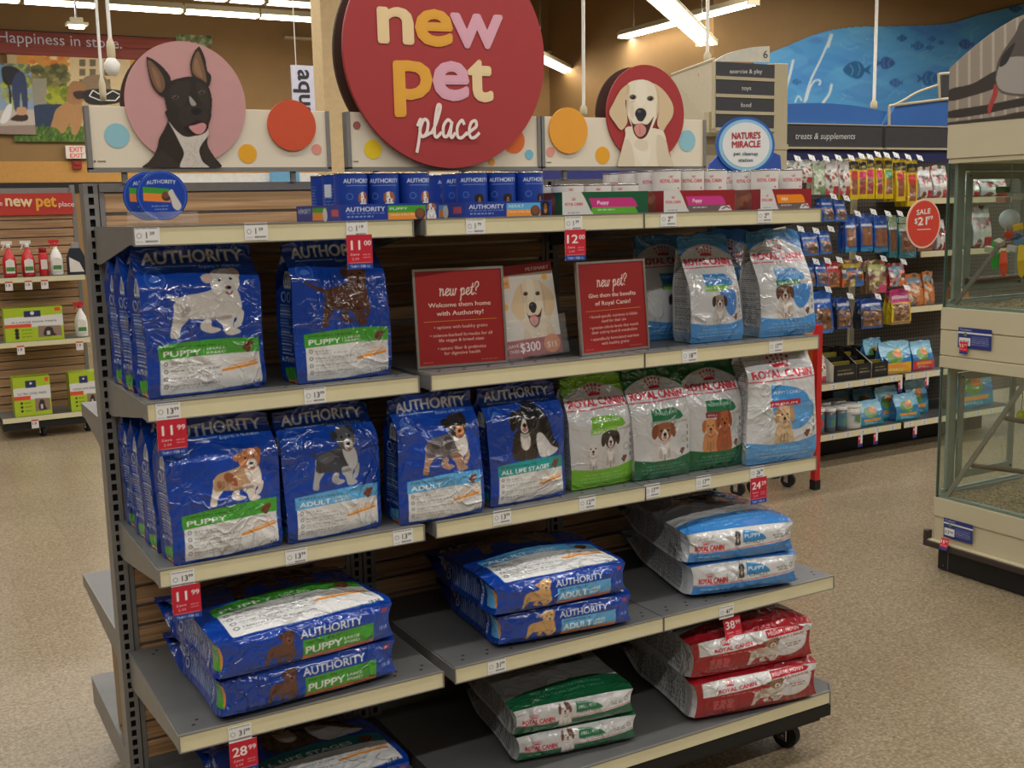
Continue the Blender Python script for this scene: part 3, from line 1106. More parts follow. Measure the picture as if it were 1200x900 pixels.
def red_end(w, t):
    A = Art(w, t, .0018, (150, 16, 30), 3)
    asp = w / t
    A.poly([(.06, .58), (.06, .98), (1, 1.1), (1, .80), (.5, .66)], (212, 212, 212))
    A.line([(.06, .60), (.5, .68), (1, .82)], .012, (230, 226, 226))
    crown(A, .27, .84, .08, CRD, asp)
    A.text('ROYAL CANIN', .18, .645, .10, CRD, .30, .06, rot=.05)
    A.poly([(.60, .78), (.60, .97), (.86, 1.0), (.93, .93), (.90, .84)], (176, 30, 44))
    A.text('MEDIUM | MOYEN', .615, .845, .08, (238, 236, 236), .26, .02, rot=.05)
    A.poly(sm([(.66, .72), (.92, .80), (.96, .62), (.92, .36), (.80, .22), (.68, .30)]), (206, 204, 202))
    A.text('Adult | Adulte', .70, .70, .08, (150, 40, 52), .22, .01, rot=.06)
    A.smalltype(.74, .52, .90, (130, 60, 66), .03, 4)
    A.smalltype(.76, .46, .88, (130, 60, 66), .03, 5)
    dog_stand(A, .44, .12, .26, .66, (196, 184, 172), (212, 204, 198), (150, 110, 84), (120, 84, 62), [([(260, 275), (320, 262), (340, 330), (290, 340)], (150, 120, 98), .5)], TAIL_UP, (216, 208, 200), mirror=False)
    for i in range(6):
        A.smalltype(.14, .44 - i * .045, .30, (224, 160, 160), .02, 10 + i)
    A.smalltype(.10, .08, .32, (224, 160, 160), .025, 20)
    A.smalltype(.20, .55, .56, (226, 160, 160), .022, 21)
    return A


MS6 = lying('dog_food_bag', .40, .50, .118, rc_lie(.40, .50, (150, 24, 34), lambda A: None, 'MEDIUM | MOYEN'), rc_side(.118, .50, .0022, (160, 150, 150), 14), red_end(.40, .118), 186, (150, 16, 30))

# ------------------------------------------------------------------ the building
def floor_mat():
    m, nt, b = newmat('speckled_vinyl_floor')
    tc = nt.nodes.new('ShaderNodeTexCoord')
    n1 = nt.nodes.new('ShaderNodeTexNoise')
    n1.inputs['Scale'].default_value = 85
    n1.inputs['Detail'].default_value = 5
    n1.inputs['Roughness'].default_value = 0.8
    v = nt.nodes.new('ShaderNodeTexVoronoi')
    v.inputs['Scale'].default_value = 130
    r1 = nt.nodes.new('ShaderNodeValToRGB')
    cr = r1.color_ramp
    cr.elements[0].position = 0.34
    cr.elements[0].color = s2l((118, 102, 80)) + (1,)
    cr.elements[1].position = 0.66
    cr.elements[1].color = s2l((182, 166, 139)) + (1,)
    e = cr.elements.new(0.5)
    e.color = s2l((150, 134, 109)) + (1,)
    mx = nt.nodes.new('ShaderNodeMixRGB')
    mx.blend_type = 'MULTIPLY'
    mx.inputs['Fac'].default_value = 0.35
    r2 = nt.nodes.new('ShaderNodeValToRGB')
    r2.color_ramp.elements[0].position = 0.0
    r2.color_ramp.elements[0].color = (0.7, 0.64, 0.57, 1)
    r2.color_ramp.elements[1].position = 0.25
    n2 = nt.nodes.new('ShaderNodeTexNoise')
    n2.inputs['Scale'].default_value = 0.9
    n2.inputs['Detail'].default_value = 4
    m2 = nt.nodes.new('ShaderNodeMixRGB')
    m2.blend_type = 'MULTIPLY'
    r3 = nt.nodes.new('ShaderNodeValToRGB')
    r3.color_ramp.elements[0].position = 0.3
    r3.color_ramp.elements[0].color = (0.86, 0.84, 0.80, 1)
    r3.color_ramp.elements[1].position = 0.65
    for n in (n1, v, n2):
        nt.links.new(tc.outputs['Object'], n.inputs['Vector'])
    nt.links.new(n1.outputs['Fac'], r1.inputs['Fac'])
    nt.links.new(v.outputs['Color'], r2.inputs['Fac'])
    nt.links.new(r1.outputs[0], mx.inputs['Color1'])
    nt.links.new(r2.outputs[0], mx.inputs['Color2'])
    nt.links.new(n2.outputs['Fac'], r3.inputs['Fac'])
    m2.inputs['Fac'].default_value = 1.0
    nt.links.new(mx.outputs[0], m2.inputs['Color1'])
    nt.links.new(r3.outputs[0], m2.inputs['Color2'])
    br = nt.nodes.new('ShaderNodeTexBrick')
    br.offset = 0.0
    br.inputs['Scale'].default_value = 1.0
    br.inputs['Brick Width'].default_value = .305
    br.inputs['Row Height'].default_value = .305
    br.inputs['Mortar Size'].default_value = .0012
    br.inputs['Color1'].default_value = (1, 1, 1, 1)
    br.inputs['Color2'].default_value = (.95, .95, .94, 1)
    br.inputs['Mortar'].default_value = (.72, .70, .68, 1)
    nt.links.new(tc.outputs['Object'], br.inputs['Vector'])
    m3 = nt.nodes.new('ShaderNodeMixRGB')
    m3.blend_type = 'MULTIPLY'
    m3.inputs['Fac'].default_value = 1.0
    nt.links.new(m2.outputs[0], m3.inputs['Color1'])
    nt.links.new(br.outputs['Color'], m3.inputs['Color2'])
    nt.links.new(m3.outputs[0], b.inputs['Base Color'])
    b.inputs['Roughness'].default_value = 0.27
    b.inputs['Specular IOR Level'].default_value = 0.5
    return m


WALLM = mat('tan_painted_wall', (146, 115, 74), 0.8, 0, 0.04, 3)
XW, YA, YB, ZC = 11.39, 17.0, 12.0, 5.75
obj('floor', MB().box(-12, 32, -12, 19, -.05, 0), floor_mat(), structure=True)
obj('ceiling', MB().box(-12, 32, -12, 19, ZC, ZC + .1), mat('pale_ceiling', (130, 122, 108), 0.9), structure=True)
obj('wall_back', MB().box(-12, XW, YA, YA + .1, 0, ZC), WALLM, structure=True)
obj('wall_return', MB().box(XW, XW + .1, YB, YA + .1, 0, ZC), WALLM, structure=True)
obj('wall_right_back', MB().box(XW + .1, 32, YB, YB + .1, 0, ZC), WALLM, structure=True)
obj('wall_right', MB().box(31.9, 32, -12, YB, 0, ZC), WALLM, structure=True)
obj('wall_left', MB().box(-12, -11.9, -12, YA, 0, ZC), WALLM, structure=True)
obj('wall_front', MB().box(-12, 32, -12.1, -12, 0, ZC), WALLM, structure=True)
obj('trim_1', MB().box(-5, XW, YA - .03, YA, 2.03, 2.19), BLACK, structure=True)
# lighter painted band low on the back wall
obj('trim_2', MB().box(-5, XW, YA - .012, YA, 2.19, 2.52), mat('ochre_wall_band', (196, 146, 78), .8), structure=True)
obj('trim_3', MB().box(6.0, XW, YA - .1, YA, 4.60, 4.64), CREAMM, structure=True)
# cream square column behind the fixtures
obj('trim_4', MB().box(2.63, 2.85, 6.0, 6.22, 0, ZC), mat('cream_column_paint', (226, 198, 150), .6), structure=True, bevel=.01)
t_ = at(392, 140, 1, 6.0)
tag(obj('junction_box', MB().box(2.80, 2.87, 5.96, 6.0, t_.z - .06, t_.z + .05).box(2.81, 2.86, 5.95, 5.96, t_.z - .04, t_.z + .03), CREAMM), 'small cream electrical box on the cream column', 'electrical box')

# ------------------------------------------------------------------ fluorescent lights in view
TUBE = mat('lit_fluorescent_tube', (255, 250, 236), .4, emit=14.0, ecol=(255, 246, 226))


def tube_light(p0, p1, label, wide=.10, group='hanging fluorescent lights'):
    p0, p1 = Vector(p0), Vector(p1)
    d = p1 - p0
    L = d.length
    mid = (p0 + p1) / 2
    t = thing('fluorescent_light', label, 'ceiling light', mid, math.atan2(d.y, d.x), group)
    h = L / 2
    obj('housing', MB().prism([(-wide * .7, .10), (-wide, .03), (-wide, .015), (wide, .015), (wide, .03), (wide * .7, .10)], 0, -h, h), CREAMM, t, local=True)
    for s in (-.5, .5):
        obj('tube', MB().tube((-h + .03, s * wide, -.01), (h - .03, s * wide, -.01), .028, seg=10), TUBE, t, local=True)
    for s in (-1, 1):
        obj('end_cap', MB().box(s * h - .012, s * h + .012, -wide, wide, -.035, .06), CREAMM, t, local=True)
        obj('suspension_wire', MB().tube((s * h * .8, 0, .10), (s * h * .8, 0, ZC - mid.z), .006, seg=6), CHROME, t, local=True)


for i, (a, b) in enumerate((((-20, 0), (22, 2)), ((25, 3), (112, 7)), ((125, 7), (213, 13)), ((217, 12), (302, 19)), ((305, 18), (381, 24)))):
    A_ = at(a[0], a[1], 2, 4.6)
    B_ = at(b[0], b[1], 2, 4.6)
    A_.y = B_.y = 14.9
    tube_light(A_, B_, f'{("first", "second", "third", "fourth", "fifth")[i]} fluorescent light from the left in the long row above the banner')
for i, (a, b) in enumerate((((225, -3), (265, -1)), ((268, -1), (308, 2)), ((312, 2), (381, 7)))):
    A_ = at(a[0], a[1], 2, 4.6)
    B_ = at(b[0], b[1], 2, 4.6)
    A_.y = B_.y = 13.75
    tube_light(A_, B_, f'{("left", "middle", "right")[i]} fluorescent light of the upper row left of the column')
tube_light(at(629, 66, 2, 4.2), at(673, 87, 2, 4.2), 'short slanting fluorescent light just right of the big round sign', .13)
tube_light(at(755, -17, 2, 4.05), at(828, 51, 2, 4.05), 'bright diagonal fluorescent light crossing in front of another, upper middle', .17)
tube_light(at(730, 43, 2, 4.5), at(883, 3, 2, 4.5), 'long fluorescent light rising to the right behind the diagonal one', .11)


def pole(px, py0, py1, Y, label, r=.02, hub=False):
    a, b = at(px[0], py0, 1, Y), at(px[1], py1, 1, Y)
    t = thing('hanging_pole', label, 'pole', (b.x, Y, b.z))
    obj('rod', MB().tube((b.x, Y, b.z), (a.x, Y, ZC), r, seg=8), WHITE, t)
    obj('end_fitting', MB().lathe([(r * 1.8, 0), (r * 2.2, .03), (r * 2.2, .08), (r, .12)], 12, c=(b.x, Y, b.z)), CREAMM, t, smooth=True)


pole((685, 684), 0, 135, 9.0, 'thin white pole hanging from the ceiling right of the big round sign')
pole((830, 829), 0, 73, 8.0, 'white pole hanging behind the crossed fluorescent lights')
pole((1028, 1024), 0, 128, 8.0, 'white pole hanging in front of the blue fish mural')
pole((115, 121), 0, 117, 4.0, 'left of two white hanging poles, ending in a loop of wire', .008)
pole((126, 131), 0, 72, 4.0, 'right of two white hanging poles, ending in a sensor head', .010)
w_ = at(121, 113, 1, 4.0)
t_ = obj('wire_bundle', MB().path([tuple(w_ + Vector(q)) for q in ((0, 0, 0), (-.05, 0, .03), (-.07, 0, .0), (-.02, 0, -.02), (.06, 0, -.02), (.09, 0, .01), (.05, 0, .03), (0, 0, .0))], .003, 6), WHITE)
tag(t_, 'coil of thin white wire tied to the left hanging pole', 'wire')
w_ = at(131, 75, 1, 4.0)
tag(obj('ceiling_sensor', MB().lathe([(.02, -.06), (.035, -.04), (.042, 0), (.02, .03)], 14, c=tuple(w_)), WHITE, smooth=True), 'small white round sensor at the lower end of the right hanging pole', 'sensor')
w_ = at(90, 30, 2, 3.9)
t_ = thing('spot_light', 'small lit lamp hanging alone above the red banner', 'ceiling light', w_)
obj('lamp_shade', MB().box(w_.x - .12, w_.x + .12, w_.y - .1, w_.y + .1, w_.z, w_.z + .03).box(w_.x - .07, w_.x + .07, w_.y - .05, w_.y + .05, w_.z + .03, w_.z + .09), CREAMM, t_)
obj('lamp', MB().box(w_.x - .08, w_.x + .08, w_.y - .06, w_.y + .06, w_.z - .03, w_.z - .001), TUBE, t_)
obj('suspension_wire', MB().tube((w_.x, w_.y, w_.z + .09), (w_.x, w_.y, ZC), .012, seg=6), CHROME, t_)

# ------------------------------------------------------------------ shelving carts
W0 = .61


def label_art(txt, w=.050, h=.036):
    a = Art(w, h, .0014, (228, 228, 226), 3)
    a.text(txt[0], .46, .36, .32, (24, 24, 26), .24 if len(txt[0]) > 1 else None, .02)
    a.text(txt[1], .73 if len(txt[0]) > 1 else .60, .54, .16, (24, 24, 26), .18, .02)
    a.smalltype(.06, .86, .92, (70, 70, 76), .05, len(txt[0]))
    a.smalltype(.42, .14, .9, (50, 50, 56), .10, 3)
    a.ring(.20, .5, .09, .04, (150, 152, 156))
    a.smalltype(.08, .14, .34, (150, 150, 156), .06, 4)
    return a


LM = {}


def price_label(px, py, y, txt, parent, s=1.0):
    k = txt
    if k not in LM:
        LM[k] = card_mesh('price_label', label_art(txt), .050, .036, .0008, (228, 228, 226), MATS['printed_paper'])
    p = at(px, py, 1, y)
    o = link('price_label', LM[k], Vector((p.x, y - .0016, p.z - .020)) - world_loc(parent), (0, 0, 0), parent)
    return o


def bracket(x, y0, y1, z, parent):
    d = .0018
    pts = [(y1, z - .002), (y1, z - .088), (y1 - .05, z - .086), (y0 + (y1 - y0) * .35, z - .052), (y0 + .05, z - .036), (y0 + .004, z - .036), (y0 + .004, z - .002)]
    return obj('shelf_bracket', MB().prism(pts, 0, x - d, x + d), GREY, parent)


def shelf(cart, x0, x1, yf, yb, z, rail=True):
    dk = MB().box(x0 + .003, x1 - .003, yf + .004, yb, z - .004, z)
    dk.box(x0 + .003, x1 - .003, yb - .004, yb, z - .03, z - .004)
    dk.box(x0 + .003, x0 + .006, yf + .004, yb, z - .030, z - .004).box(x1 - .006, x1 - .003, yf + .004, yb, z - .030, z - .004)
    s = obj('shelf', dk, GREYD, cart)
    holes = MB()
    for k in range(9):
        for r_ in range(2):
            hx = x0 + .04 + k * (x1 - x0 - .08) / 8 + r_ * .012
            holes.box(hx - .0035, hx + .0035, yf + .035 + r_ * .022, yf + .041 + r_ * .022, z, z + .0004)
    for k in range(5):
        for r_ in range(2):
            hx = x0 + .05 + k * (x1 - x0 - .1) / 4 + r_ * .012
            holes.box(hx - .0035, hx + .0035, yb - .05 + r_ * .02, yb - .044 + r_ * .02, z, z + .0004)
    obj('perforations', holes, RUB, s)['kind'] = 'stuff'
    if rail:
        obj('price_rail', MB().box(x0 + .002, x1 - .002, yf, yf + .004, z - .036, z - .001), CREAM, s)
        obj('rail_lip', MB().box(x0 + .001, x1 - .001, yf - .002, yf + .005, z - .001, z + .0015).box(x0 + .001, x1 - .001, yf - .002, yf + .004, z - .0385, z - .036), GREY, s)
        obj('rail_end', MB().box(x0 - .001, x0 + .002, yf - .002, yf + .006, z - .038, z), GREY, s)
        obj('rail_end', MB().box(x1 - .002, x1 + .001, yf - .002, yf + .006, z - .038, z), GREY, s)
    bracket(x0 + .001, yf, yb, z, s)
    bracket(x1 - .001, yf, yb, z, s)
    return s


def upright(x, cart, z0=.20, z1=1.68, y=.454):
    m = MB()
    m.box(x - .016, x - .006, y, y + .003, z0, z1).box(x + .006, x + .016, y, y + .003, z0, z1)
    z = z0
    while z < z1 - .01:
        m.box(x - .006, x + .006, y, y + .003, z, z + .0085)
        z += .0254
    m.box(x - .006, x + .006, y, y + .003, z1 - .006, z1)
    m.box(x - .016, x - .0135, y + .003, y + .06, z0, z1).box(x + .0135, x + .016, y + .003, y + .06, z0, z1)
    m.box(x - .0135, x + .0135, y + .057, y + .06, z0, z1)
    u = obj('upright', m, GREY, cart)
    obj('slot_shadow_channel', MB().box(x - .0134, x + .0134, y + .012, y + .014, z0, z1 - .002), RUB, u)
    return u


def caster(x, y, parent, zt, r=.038, rz=.4):
    c = obj('caster', MB().tube((x - .014 * math.cos(rz), y - .014 * math.sin(rz), r), (x + .014 * math.cos(rz), y + .014 * math.sin(rz), r), r, seg=20), RUB, parent)
    obj('fork', MB().box(x - .022, x - .018, y - .02, y + .02, r - .01, zt - .01).box(x + .018, x + .022, y - .02, y + .02, r - .01, zt - .01).box(x - .03, x + .03, y - .03, y + .03, zt - .012, zt).tube((x - .027, y, r), (x + .027, y, r), .006), CHROME, c)
    return c


Z1, Z2, Z3, Z4, Z5 = 1.580, 1.223, .8694, .5336, .2019
D4 = .078
D5 = .105
YP = .454


def make_cart(x0, n, label):
    x1 = x0 + n * W0
    cart = thing('shelving_cart', label, 'shelving unit', ((x0 + x1) / 2, .5, 0))
    xs = [x0 + i * W0 for i in range(n + 1)]
    for i, x in enumerate(xs):
        if n == 2 and i == 0:
            x += .008
        upright(x if i else x - .002, cart)
    for i in range(n):
        a, b = xs[i] + .018, xs[i + 1] - .018
        obj('panel_frame', MB().box(a - .001, a + .010, YP + .004, YP + .03, Z5, 1.68).box(b - .010, b + .001, YP + .004, YP + .03, Z5, 1.68), GREY, cart)
        obj('top_rail', MB().box(a, b, YP, YP + .05, 1.660, 1.680), ALU, cart)
        obj('groove_liner', MB().box(a, b, YP + .016, YP + .018, Z5, 1.66), ALU, cart)
        # slatwall planks, one object each
        top = obj('slat', MB().box(a + .01, b - .01, YP + .006, YP + .016, 1.612, 1.658), MATS['oak_slat'], cart, bevel=.0015)
        zt = 1.6045
        first = None
        while zt > Z5 + .045:
            if first is None:
                first = obj('slat', MB().box(a + .01, b - .01, YP + .006, YP + .016, zt - .0420, zt), MATS['oak_slat'], cart, bevel=.0015)
                base = Vector(first.location)
                z00 = zt
            else:
                piece(first, cart, base + Vector((0, 0, zt - z00)))
            zt -= .0508
    shelves = {}
    for i in range(n):
        a, b = xs[i], xs[i + 1]
        for nm, z, yf in (('1', Z1, 0), ('2', Z2, 0), ('3', Z3, 0), ('4', Z4, -D4)):
            shelves[(nm, i)] = shelf(cart, a, b, yf, YP - .002, z)
        # far side of the cart
        for z, yb in ((Z4, 1.17), (1.10, .90)):
            s = obj('shelf', MB().box(a + .003, b - .003, YP + .07, yb, z - .004, z).box(a + .003, b - .003, yb - .004, yb, z - .036, z - .004), GREYD, cart)
            for xx in (a + .001, b - .001):
                obj('shelf_bracket', MB().prism([(YP + .07, z), (YP + .07, z - .088), (YP + .12, z - .086), (yb - .05, z - .036), (yb, z - .036), (yb, z)], 0, xx - .0018, xx + .0018), GREY, s)
    # base deck with rail, kick panel and chassis
    ch = .035
    ya, yb = -D5, 1.18
    pl = [(x0, ya), (x1 - ch, ya), (x1, ya + ch), (x1, yb), (x0, yb)] if n == 2 else [(x0, ya), (x1, ya), (x1, yb), (x0, yb)]
    bd = obj('base_deck', MB().prism(pl, 2, Z5 - .004, Z5), GREYD, cart)
    e = x1 - ch if n == 2 else x1
    obj('price_rail', MB().box(x0 + .002, e - .002, ya - .002, ya + .004, Z5 - .036, Z5 - .002), CREAM, bd)
    obj('rail_lip', MB().box(x0, e, ya - .004, ya + .004, Z5 - .002, Z5 + .001), GREY, bd)
    if n == 2:
        obj('corner_guard', MB().prism([(e, ya - .002), (e + .004, ya - .002), (x1 + .002, ya + ch - .002), (x1 + .002, ya + ch + .03), (x1 - .002, ya + ch + .03), (x1 - .002, ya + ch), (e, ya + .004)], 2, Z5 - .042, Z5), GREY, bd)
    obj('kick_panel', MB().box(x0 + .01, x1 - .022, ya + .006, ya + .010, .122, Z5 - .036), BLACK, cart)
    obj('end_panel', MB().box(x0, x0 + .003, ya + .01, yb - .01, .118, Z5 - .004), GREY, cart)
    obj('end_panel', MB().box(x1 - .024, x1 - .020, ya + .01, yb - .01, .118, Z5 - .004), BLACK, cart)
    obj('chassis', MB().box(x0 + .03, x1 - .04, ya + .03, ya + .07, .10, .14).box(x0 + .03, x1 - .04, yb - .07, yb - .03, .10, .14).box(x0 + .03, x0 + .07, ya + .07, yb - .07, .10, .14).box(x1 - .08, x1 - .04, ya + .07, yb - .07, .10, .14), BLACK, cart)
    for cx in (x0 + .09, x1 - .095):
        for cy in (.005, 1.05):
            caster(cx, cy, cart, .10)
    return cart, shelves


cartL, SL = make_cart(0.0, 1, 'narrow one-bay shelving cart on the left with slatted wood back, loaded with blue bags')
cartR, SR = make_cart(.64, 2, 'two-bay shelving cart on the right with slatted wood back, red signs and mixed bags')
plank = obj('wooden_board', MB().prism([(.66, .215), (.74, .215), (.76, .50), (.64, .50)], 0, .005, .03).tube((.002, .70, .24), (.006, .70, .24), .008), wood_mat('brown_board', (122, 96, 66), (150, 120, 84), 1, 2), None)
tag(plank, 'upright brown board between the far-side shelf and base of the left cart', 'board')

for (px, py, y, t, sh) in (
        (172, 275, 0, ('1', '29'), SL[('1', 0)]), (300, 270, 0, ('1', '29'), SL[('1', 0)]), (418, 267, 0, ('1', '19'), SL[('1', 0)]),
        (557, 264, 0, ('1', '79'), SR[('1', 0)]), (672, 261, 0, ('1', '39'), SR[('1', 0)]), (783, 256, 0, ('2', '59'), SR[('1', 1)]), (896, 252, 0, ('2', '59'), SR[('1', 1)]),
        (197, 481, 0, ('13', '99'), SL[('2', 0)]), (369, 462, 0, ('13', '99'), SL[('2', 0)]), (808, 416, 0, ('18', '99'), SR[('2', 1)]), (909, 405, 0, ('17', '99'), SR[('2', 1)]),
        (214, 677, 0, ('13', '99'), SL[('3', 0)]), (347, 651, 0, ('13', '99'), SL[('3', 0)]), (472, 628, 0, ('13', '99'), SL[('3', 0)]), (588, 605, 0, ('13', '99'), SR[('3', 0)]),
        (688, 588, 0, ('12', '99'), SR[('3', 0)]), (764, 574, 0, ('17', '99'), SR[('3', 1)]), (824, 564, 0, ('17', '99'), SR[('3', 1)]), (887, 553, 0, ('26', '99'), SR[('3', 1)]),
        (281, 858, -D4, ('31', '99'), SL[('4', 0)]), (582, 779, -D4, ('31', '99'), SR[('4', 0)]), (851, 716, -D4, ('41', '99'), SR[('4', 1)])):
    price_label(px, py, y, t, sh)


def sale_tag(px, py, axis, val, big, cents, label, w=.060, h=.075, feb=True, rz=0.0, tilt=0.0):
    a = Art(w, h, .0014, (196, 36, 54), 3)
    a.rect(0, 0, 1, .17, (32, 66, 150))
    a.text(big, .12 if big[0] != '1' or big == '12' else .18, .56, .27, (240, 238, 236), .34 if big == '11' else .50, .03)
    a.text(cents, .68, .68, .14, (240, 238, 236), .26, .03)
    a.text('Save' if feb else 'Buy', .14, .40, .07, (240, 220, 220), .34, .02)
    a.text('2.00', .20, .27, .07, (240, 220, 220), .26, .02)
    a.smalltype(.62, .40, .9, (236, 190, 196), .03, 2)
    a.smalltype(.62, .32, .9, (236, 190, 196), .03, 3)
    a.rect(.08, .185, .92, .20, (240, 236, 236), .7)
    a.text('THRU FEB 02', .12, .05, .07, (225, 230, 240), .76, .02)
    p = at(px, py, axis, val)
    off = Vector((0, -.004, 0)) if axis == 1 else Vector((-.004, 0, 0))
    o = link('sale_tag', card_mesh('sale_tag', a, w, h, .0006, (225, 225, 225), MATS['printed_paper']), p + off + Vector((0, 0, -h)), (tilt, 0, rz))
    return tag(o, label, 'price tag')


sale_tag(420, 275, 1, 0, '11', '00', 'red and blue 11.00 sale tag hanging in front of the chocolate dog bag')
sale_tag(673, 269, 1, 0, '12', '00', 'red and blue 12.00 sale tag hanging from the top shelf in the middle')
sale_tag(200, 491, 1, 0, '11', '99', 'red 11.99 sale tag at the left end of the second shelf')
sale_tag(217, 685, 1, 0, '11', '99', 'red 11.99 sale tag at the left end of the third shelf')
sale_tag(284, 867, 1, -D4, '28', '99', 'red 28.99 sale tag on the lower left shelf above the teal bag')
sale_tag(888, 559, 1, 0, '24', '29', 'red 24.29 sale tag at the right end of the third shelf')
sale_tag(861, 723, 1, -D4, '38', '99', 'tilted red 38.99 sale tag above the white and red bag', tilt=-.25)

# ------------------------------------------------------------------ bags standing on shelves
def bag(me, x, y, z, rz, label, group=None, rx=0.0, hd=.048):
    """x = centre of the front foot, y = front face"""
    r = R(rz)
    c = Vector((x, y, z)) + Matrix.Rotation(r, 3, 'Z') @ Vector((0, hd + .004, 0))
    o = link('dog_food_bag', me, (c.x, c.y, z + .002), (rx, 0, r))
    return tag(o, label, 'dog food bag', group)


B = 'dog food bags'
bag(M1, .145, .045, Z2, 6, 'front blue bag with white terrier picture and green puppy band, second shelf far left')
bag(M1, .136, .155, Z2, 5, 'blue puppy bag right behind the white terrier bag')
bag(M1, .134, .262, Z2, 4, 'rearmost blue puppy bag behind the white terrier bag')
bag(M2, .455, .045, Z2, 6, 'blue bag with chocolate brown dog and green large breed band, second shelf')
bag(M3, 1.545, .055, Z2, -3, 'white and light blue puppy bag with green strip, second shelf, left of pair')
bag(M3, 1.500, .190, Z2, -4, 'shaded light blue and white bag behind the left puppy bag, second shelf')
bag(M4, 1.790, .040, Z2, -2, 'white and light blue bag at the right end of the second shelf')
bag(M4, 1.735, .190, Z2, -4, 'shaded blue-topped bag behind the bag at the right end of the second shelf')
bag(M5, .156, .006, Z3, 5, 'blue bag with brown and white dog and green puppy band, third shelf far left')
bag(M5, .146, .118, Z3, 5, 'blue puppy bag just behind the brown and white dog bag, third shelf')
bag(M5, .142, .222, Z3, 4, 'third blue puppy bag back behind the brown and white dog bag')
bag(M5, .140, .325, Z3, 3, 'rearmost blue puppy bag on the third shelf')
bag(M6, .405, .022, Z3, 5, 'blue adult bag with grey schnauzer picture, third shelf')
bag(M7, .668, .006, Z3, 0, 'blue adult bag with merle shepherd dog picture, third shelf')
bag(M8, .920, .030, Z3, 2, 'blue bag with black and white dog and teal all life stages band')
bag(M9, 1.160, .055, Z3, 2, 'white bag with lime green top and base, third shelf')
bag(M9, 1.120, .175, Z3, -3, 'shaded lime green bag behind the front lime green bag')
bag(M10, 1.345, .040, Z3, -1, 'white and dark green bag with single white dog, third shelf', )
bag(M11, 1.535, .045, Z3, -4, 'white and dark green bag with two golden brown dogs, third shelf')
bag(M11, 1.490, .170, Z3, -4, 'shaded dark green bag standing behind between the two dark green bags')
bag(M12, 1.735, .000, Z3, -5, 'tall white and light blue puppy bag with tan puppy, right end of the third shelf', hd=.055)
bag(M12, 1.705, .125, Z3, -5, 'grey-sided bag right behind the tall light blue puppy bag', hd=.055)


def lie(me, x, y, z, t, rz, label, roll=0.0):
    o = link('dog_food_bag', me, (x, y, z + t / 2 + .006), (R(-90) + roll, 0, R(rz)))
    return tag(o, label, 'dog food bag')


lie(MS1, .298, -.062, Z4, .098, 3, 'lower of two big blue large breed puppy bags lying on the left deep shelf')
lie(MS1, .292, -.075, Z4 + .092, .098, 4.5, 'upper of two big blue large breed puppy bags lying on the left deep shelf', R(1))
lie(MS2, .962, -.058, Z4, .088, -6, 'lower of two big blue adult bags with golden dog lying on the middle deep shelf')
lie(MS2, .945, -.068, Z4 + .086, .088, -3, 'upper of two big blue adult bags with golden dog lying on the middle deep shelf')
lie(MS3, 1.548, -.052, Z4, .098, -12, 'lower of two silver and light blue bags lying on the right deep shelf')
lie(MS3, 1.535, -.050, Z4 + .094, .098, -11, 'upper of two silver and light blue bags lying on the right deep shelf')
lie(MS4, .352, -.02, Z5, .10, 3, 'big blue bag with dark teal all life stages band on the left base')
lie(MS5, 1.005, -.035, Z5, .078, -9, 'lower of two white and dark green bags lying on the base')
lie(MS5, .995, -.040, Z5 + .076, .078, -8, 'upper of two white and dark green bags lying on the base')
lie(MS6, 1.555, -.098, Z5, .118, -9, 'lower of two red and white bags with running dog on the base at right')
lie(MS6, 1.550, -.085, Z5 + .114, .118, -8, 'upper of two red and white bags with running dog on the base at right')

# ------------------------------------------------------------------ framed red signs and booklet on the second shelf
def framed_sign(x, y, w, h, rz, lines, label, cat='sign'):
    s = thing('framed_sign', label, cat, (x, y, Z2 + .001), R(rz))
    s.rotation_euler = (R(-5), 0, R(rz))
    a = Art(w - .012, h - .012, .0009, (160, 32, 34), 2)
    art_script(a, 'new pet?', .27, .735, .15, .46, .013, (238, 214, 206))
    a.text(lines[0], .5, .615, .046, (244, 226, 214), .72, .028, 'c')
    a.text(lines[1], .5, .525, .046, (244, 226, 214), .54, .028, 'c')
    a.line([(.08, .465), (.92, .465)], .006, (226, 150, 50))
    for i, (t, yy, wd) in enumerate(lines[2]):
        a.text(t, .5, yy, .034, (238, 198, 186), wd, .014, 'c')
    a.smalltype(.72, .03, .92, (220, 150, 140), .008, 3)
    a.smalltype(.05, .03, .16, (220, 150, 140), .008, 4)
    me = card_mesh('poster', a, w - .012, h - .012, .002, (150, 30, 32), MATS['printed_card'])
    link('poster', me, (0, -.002, .006), (0, 0, 0), s)
    f = MB()
    b = .006
    f.box(-w / 2, w / 2, -.005, .004, 0, b).box(-w / 2, w / 2, -.005, .004, h - b, h).box(-w / 2, -w / 2 + b, -.005, .004, b, h - b).box(w / 2 - b, w / 2, -.005, .004, b, h - b)
    obj('frame', f, ALU, s, local=True)
    obj('stand', MB().box(-w * .3, w * .3, .004, .05, 0, .003), ALU, s, local=True)


framed_sign(.768, .085, .232, .238, -8, ('Welcome them home', 'with Authority!', (('• options with healthy grains', .385, .62), ('• science-backed formulas for all', .30, .72), ('life stages & breed sizes', .245, .52), ('• natural fiber & prebiotics', .16, .56), ('for digestive health', .105, .42))),
            'red framed sign on the left reading new pet, welcome them home')
framed_sign(1.203, .062, .232, .238, 6, ('Give them the benefits', 'of Royal Canin!', (('• breed-specific nutrients in kibble', .385, .74), ('sized for their jaw', .33, .38), ('• precise calorie levels that match', .26, .74), ('their activity level & metabolism', .205, .70), ('• scientifically formulated nutrition', .13, .74), ('with healthy grains', .075, .42))),
            'red framed sign on the right reading new pet, give them the benefits')


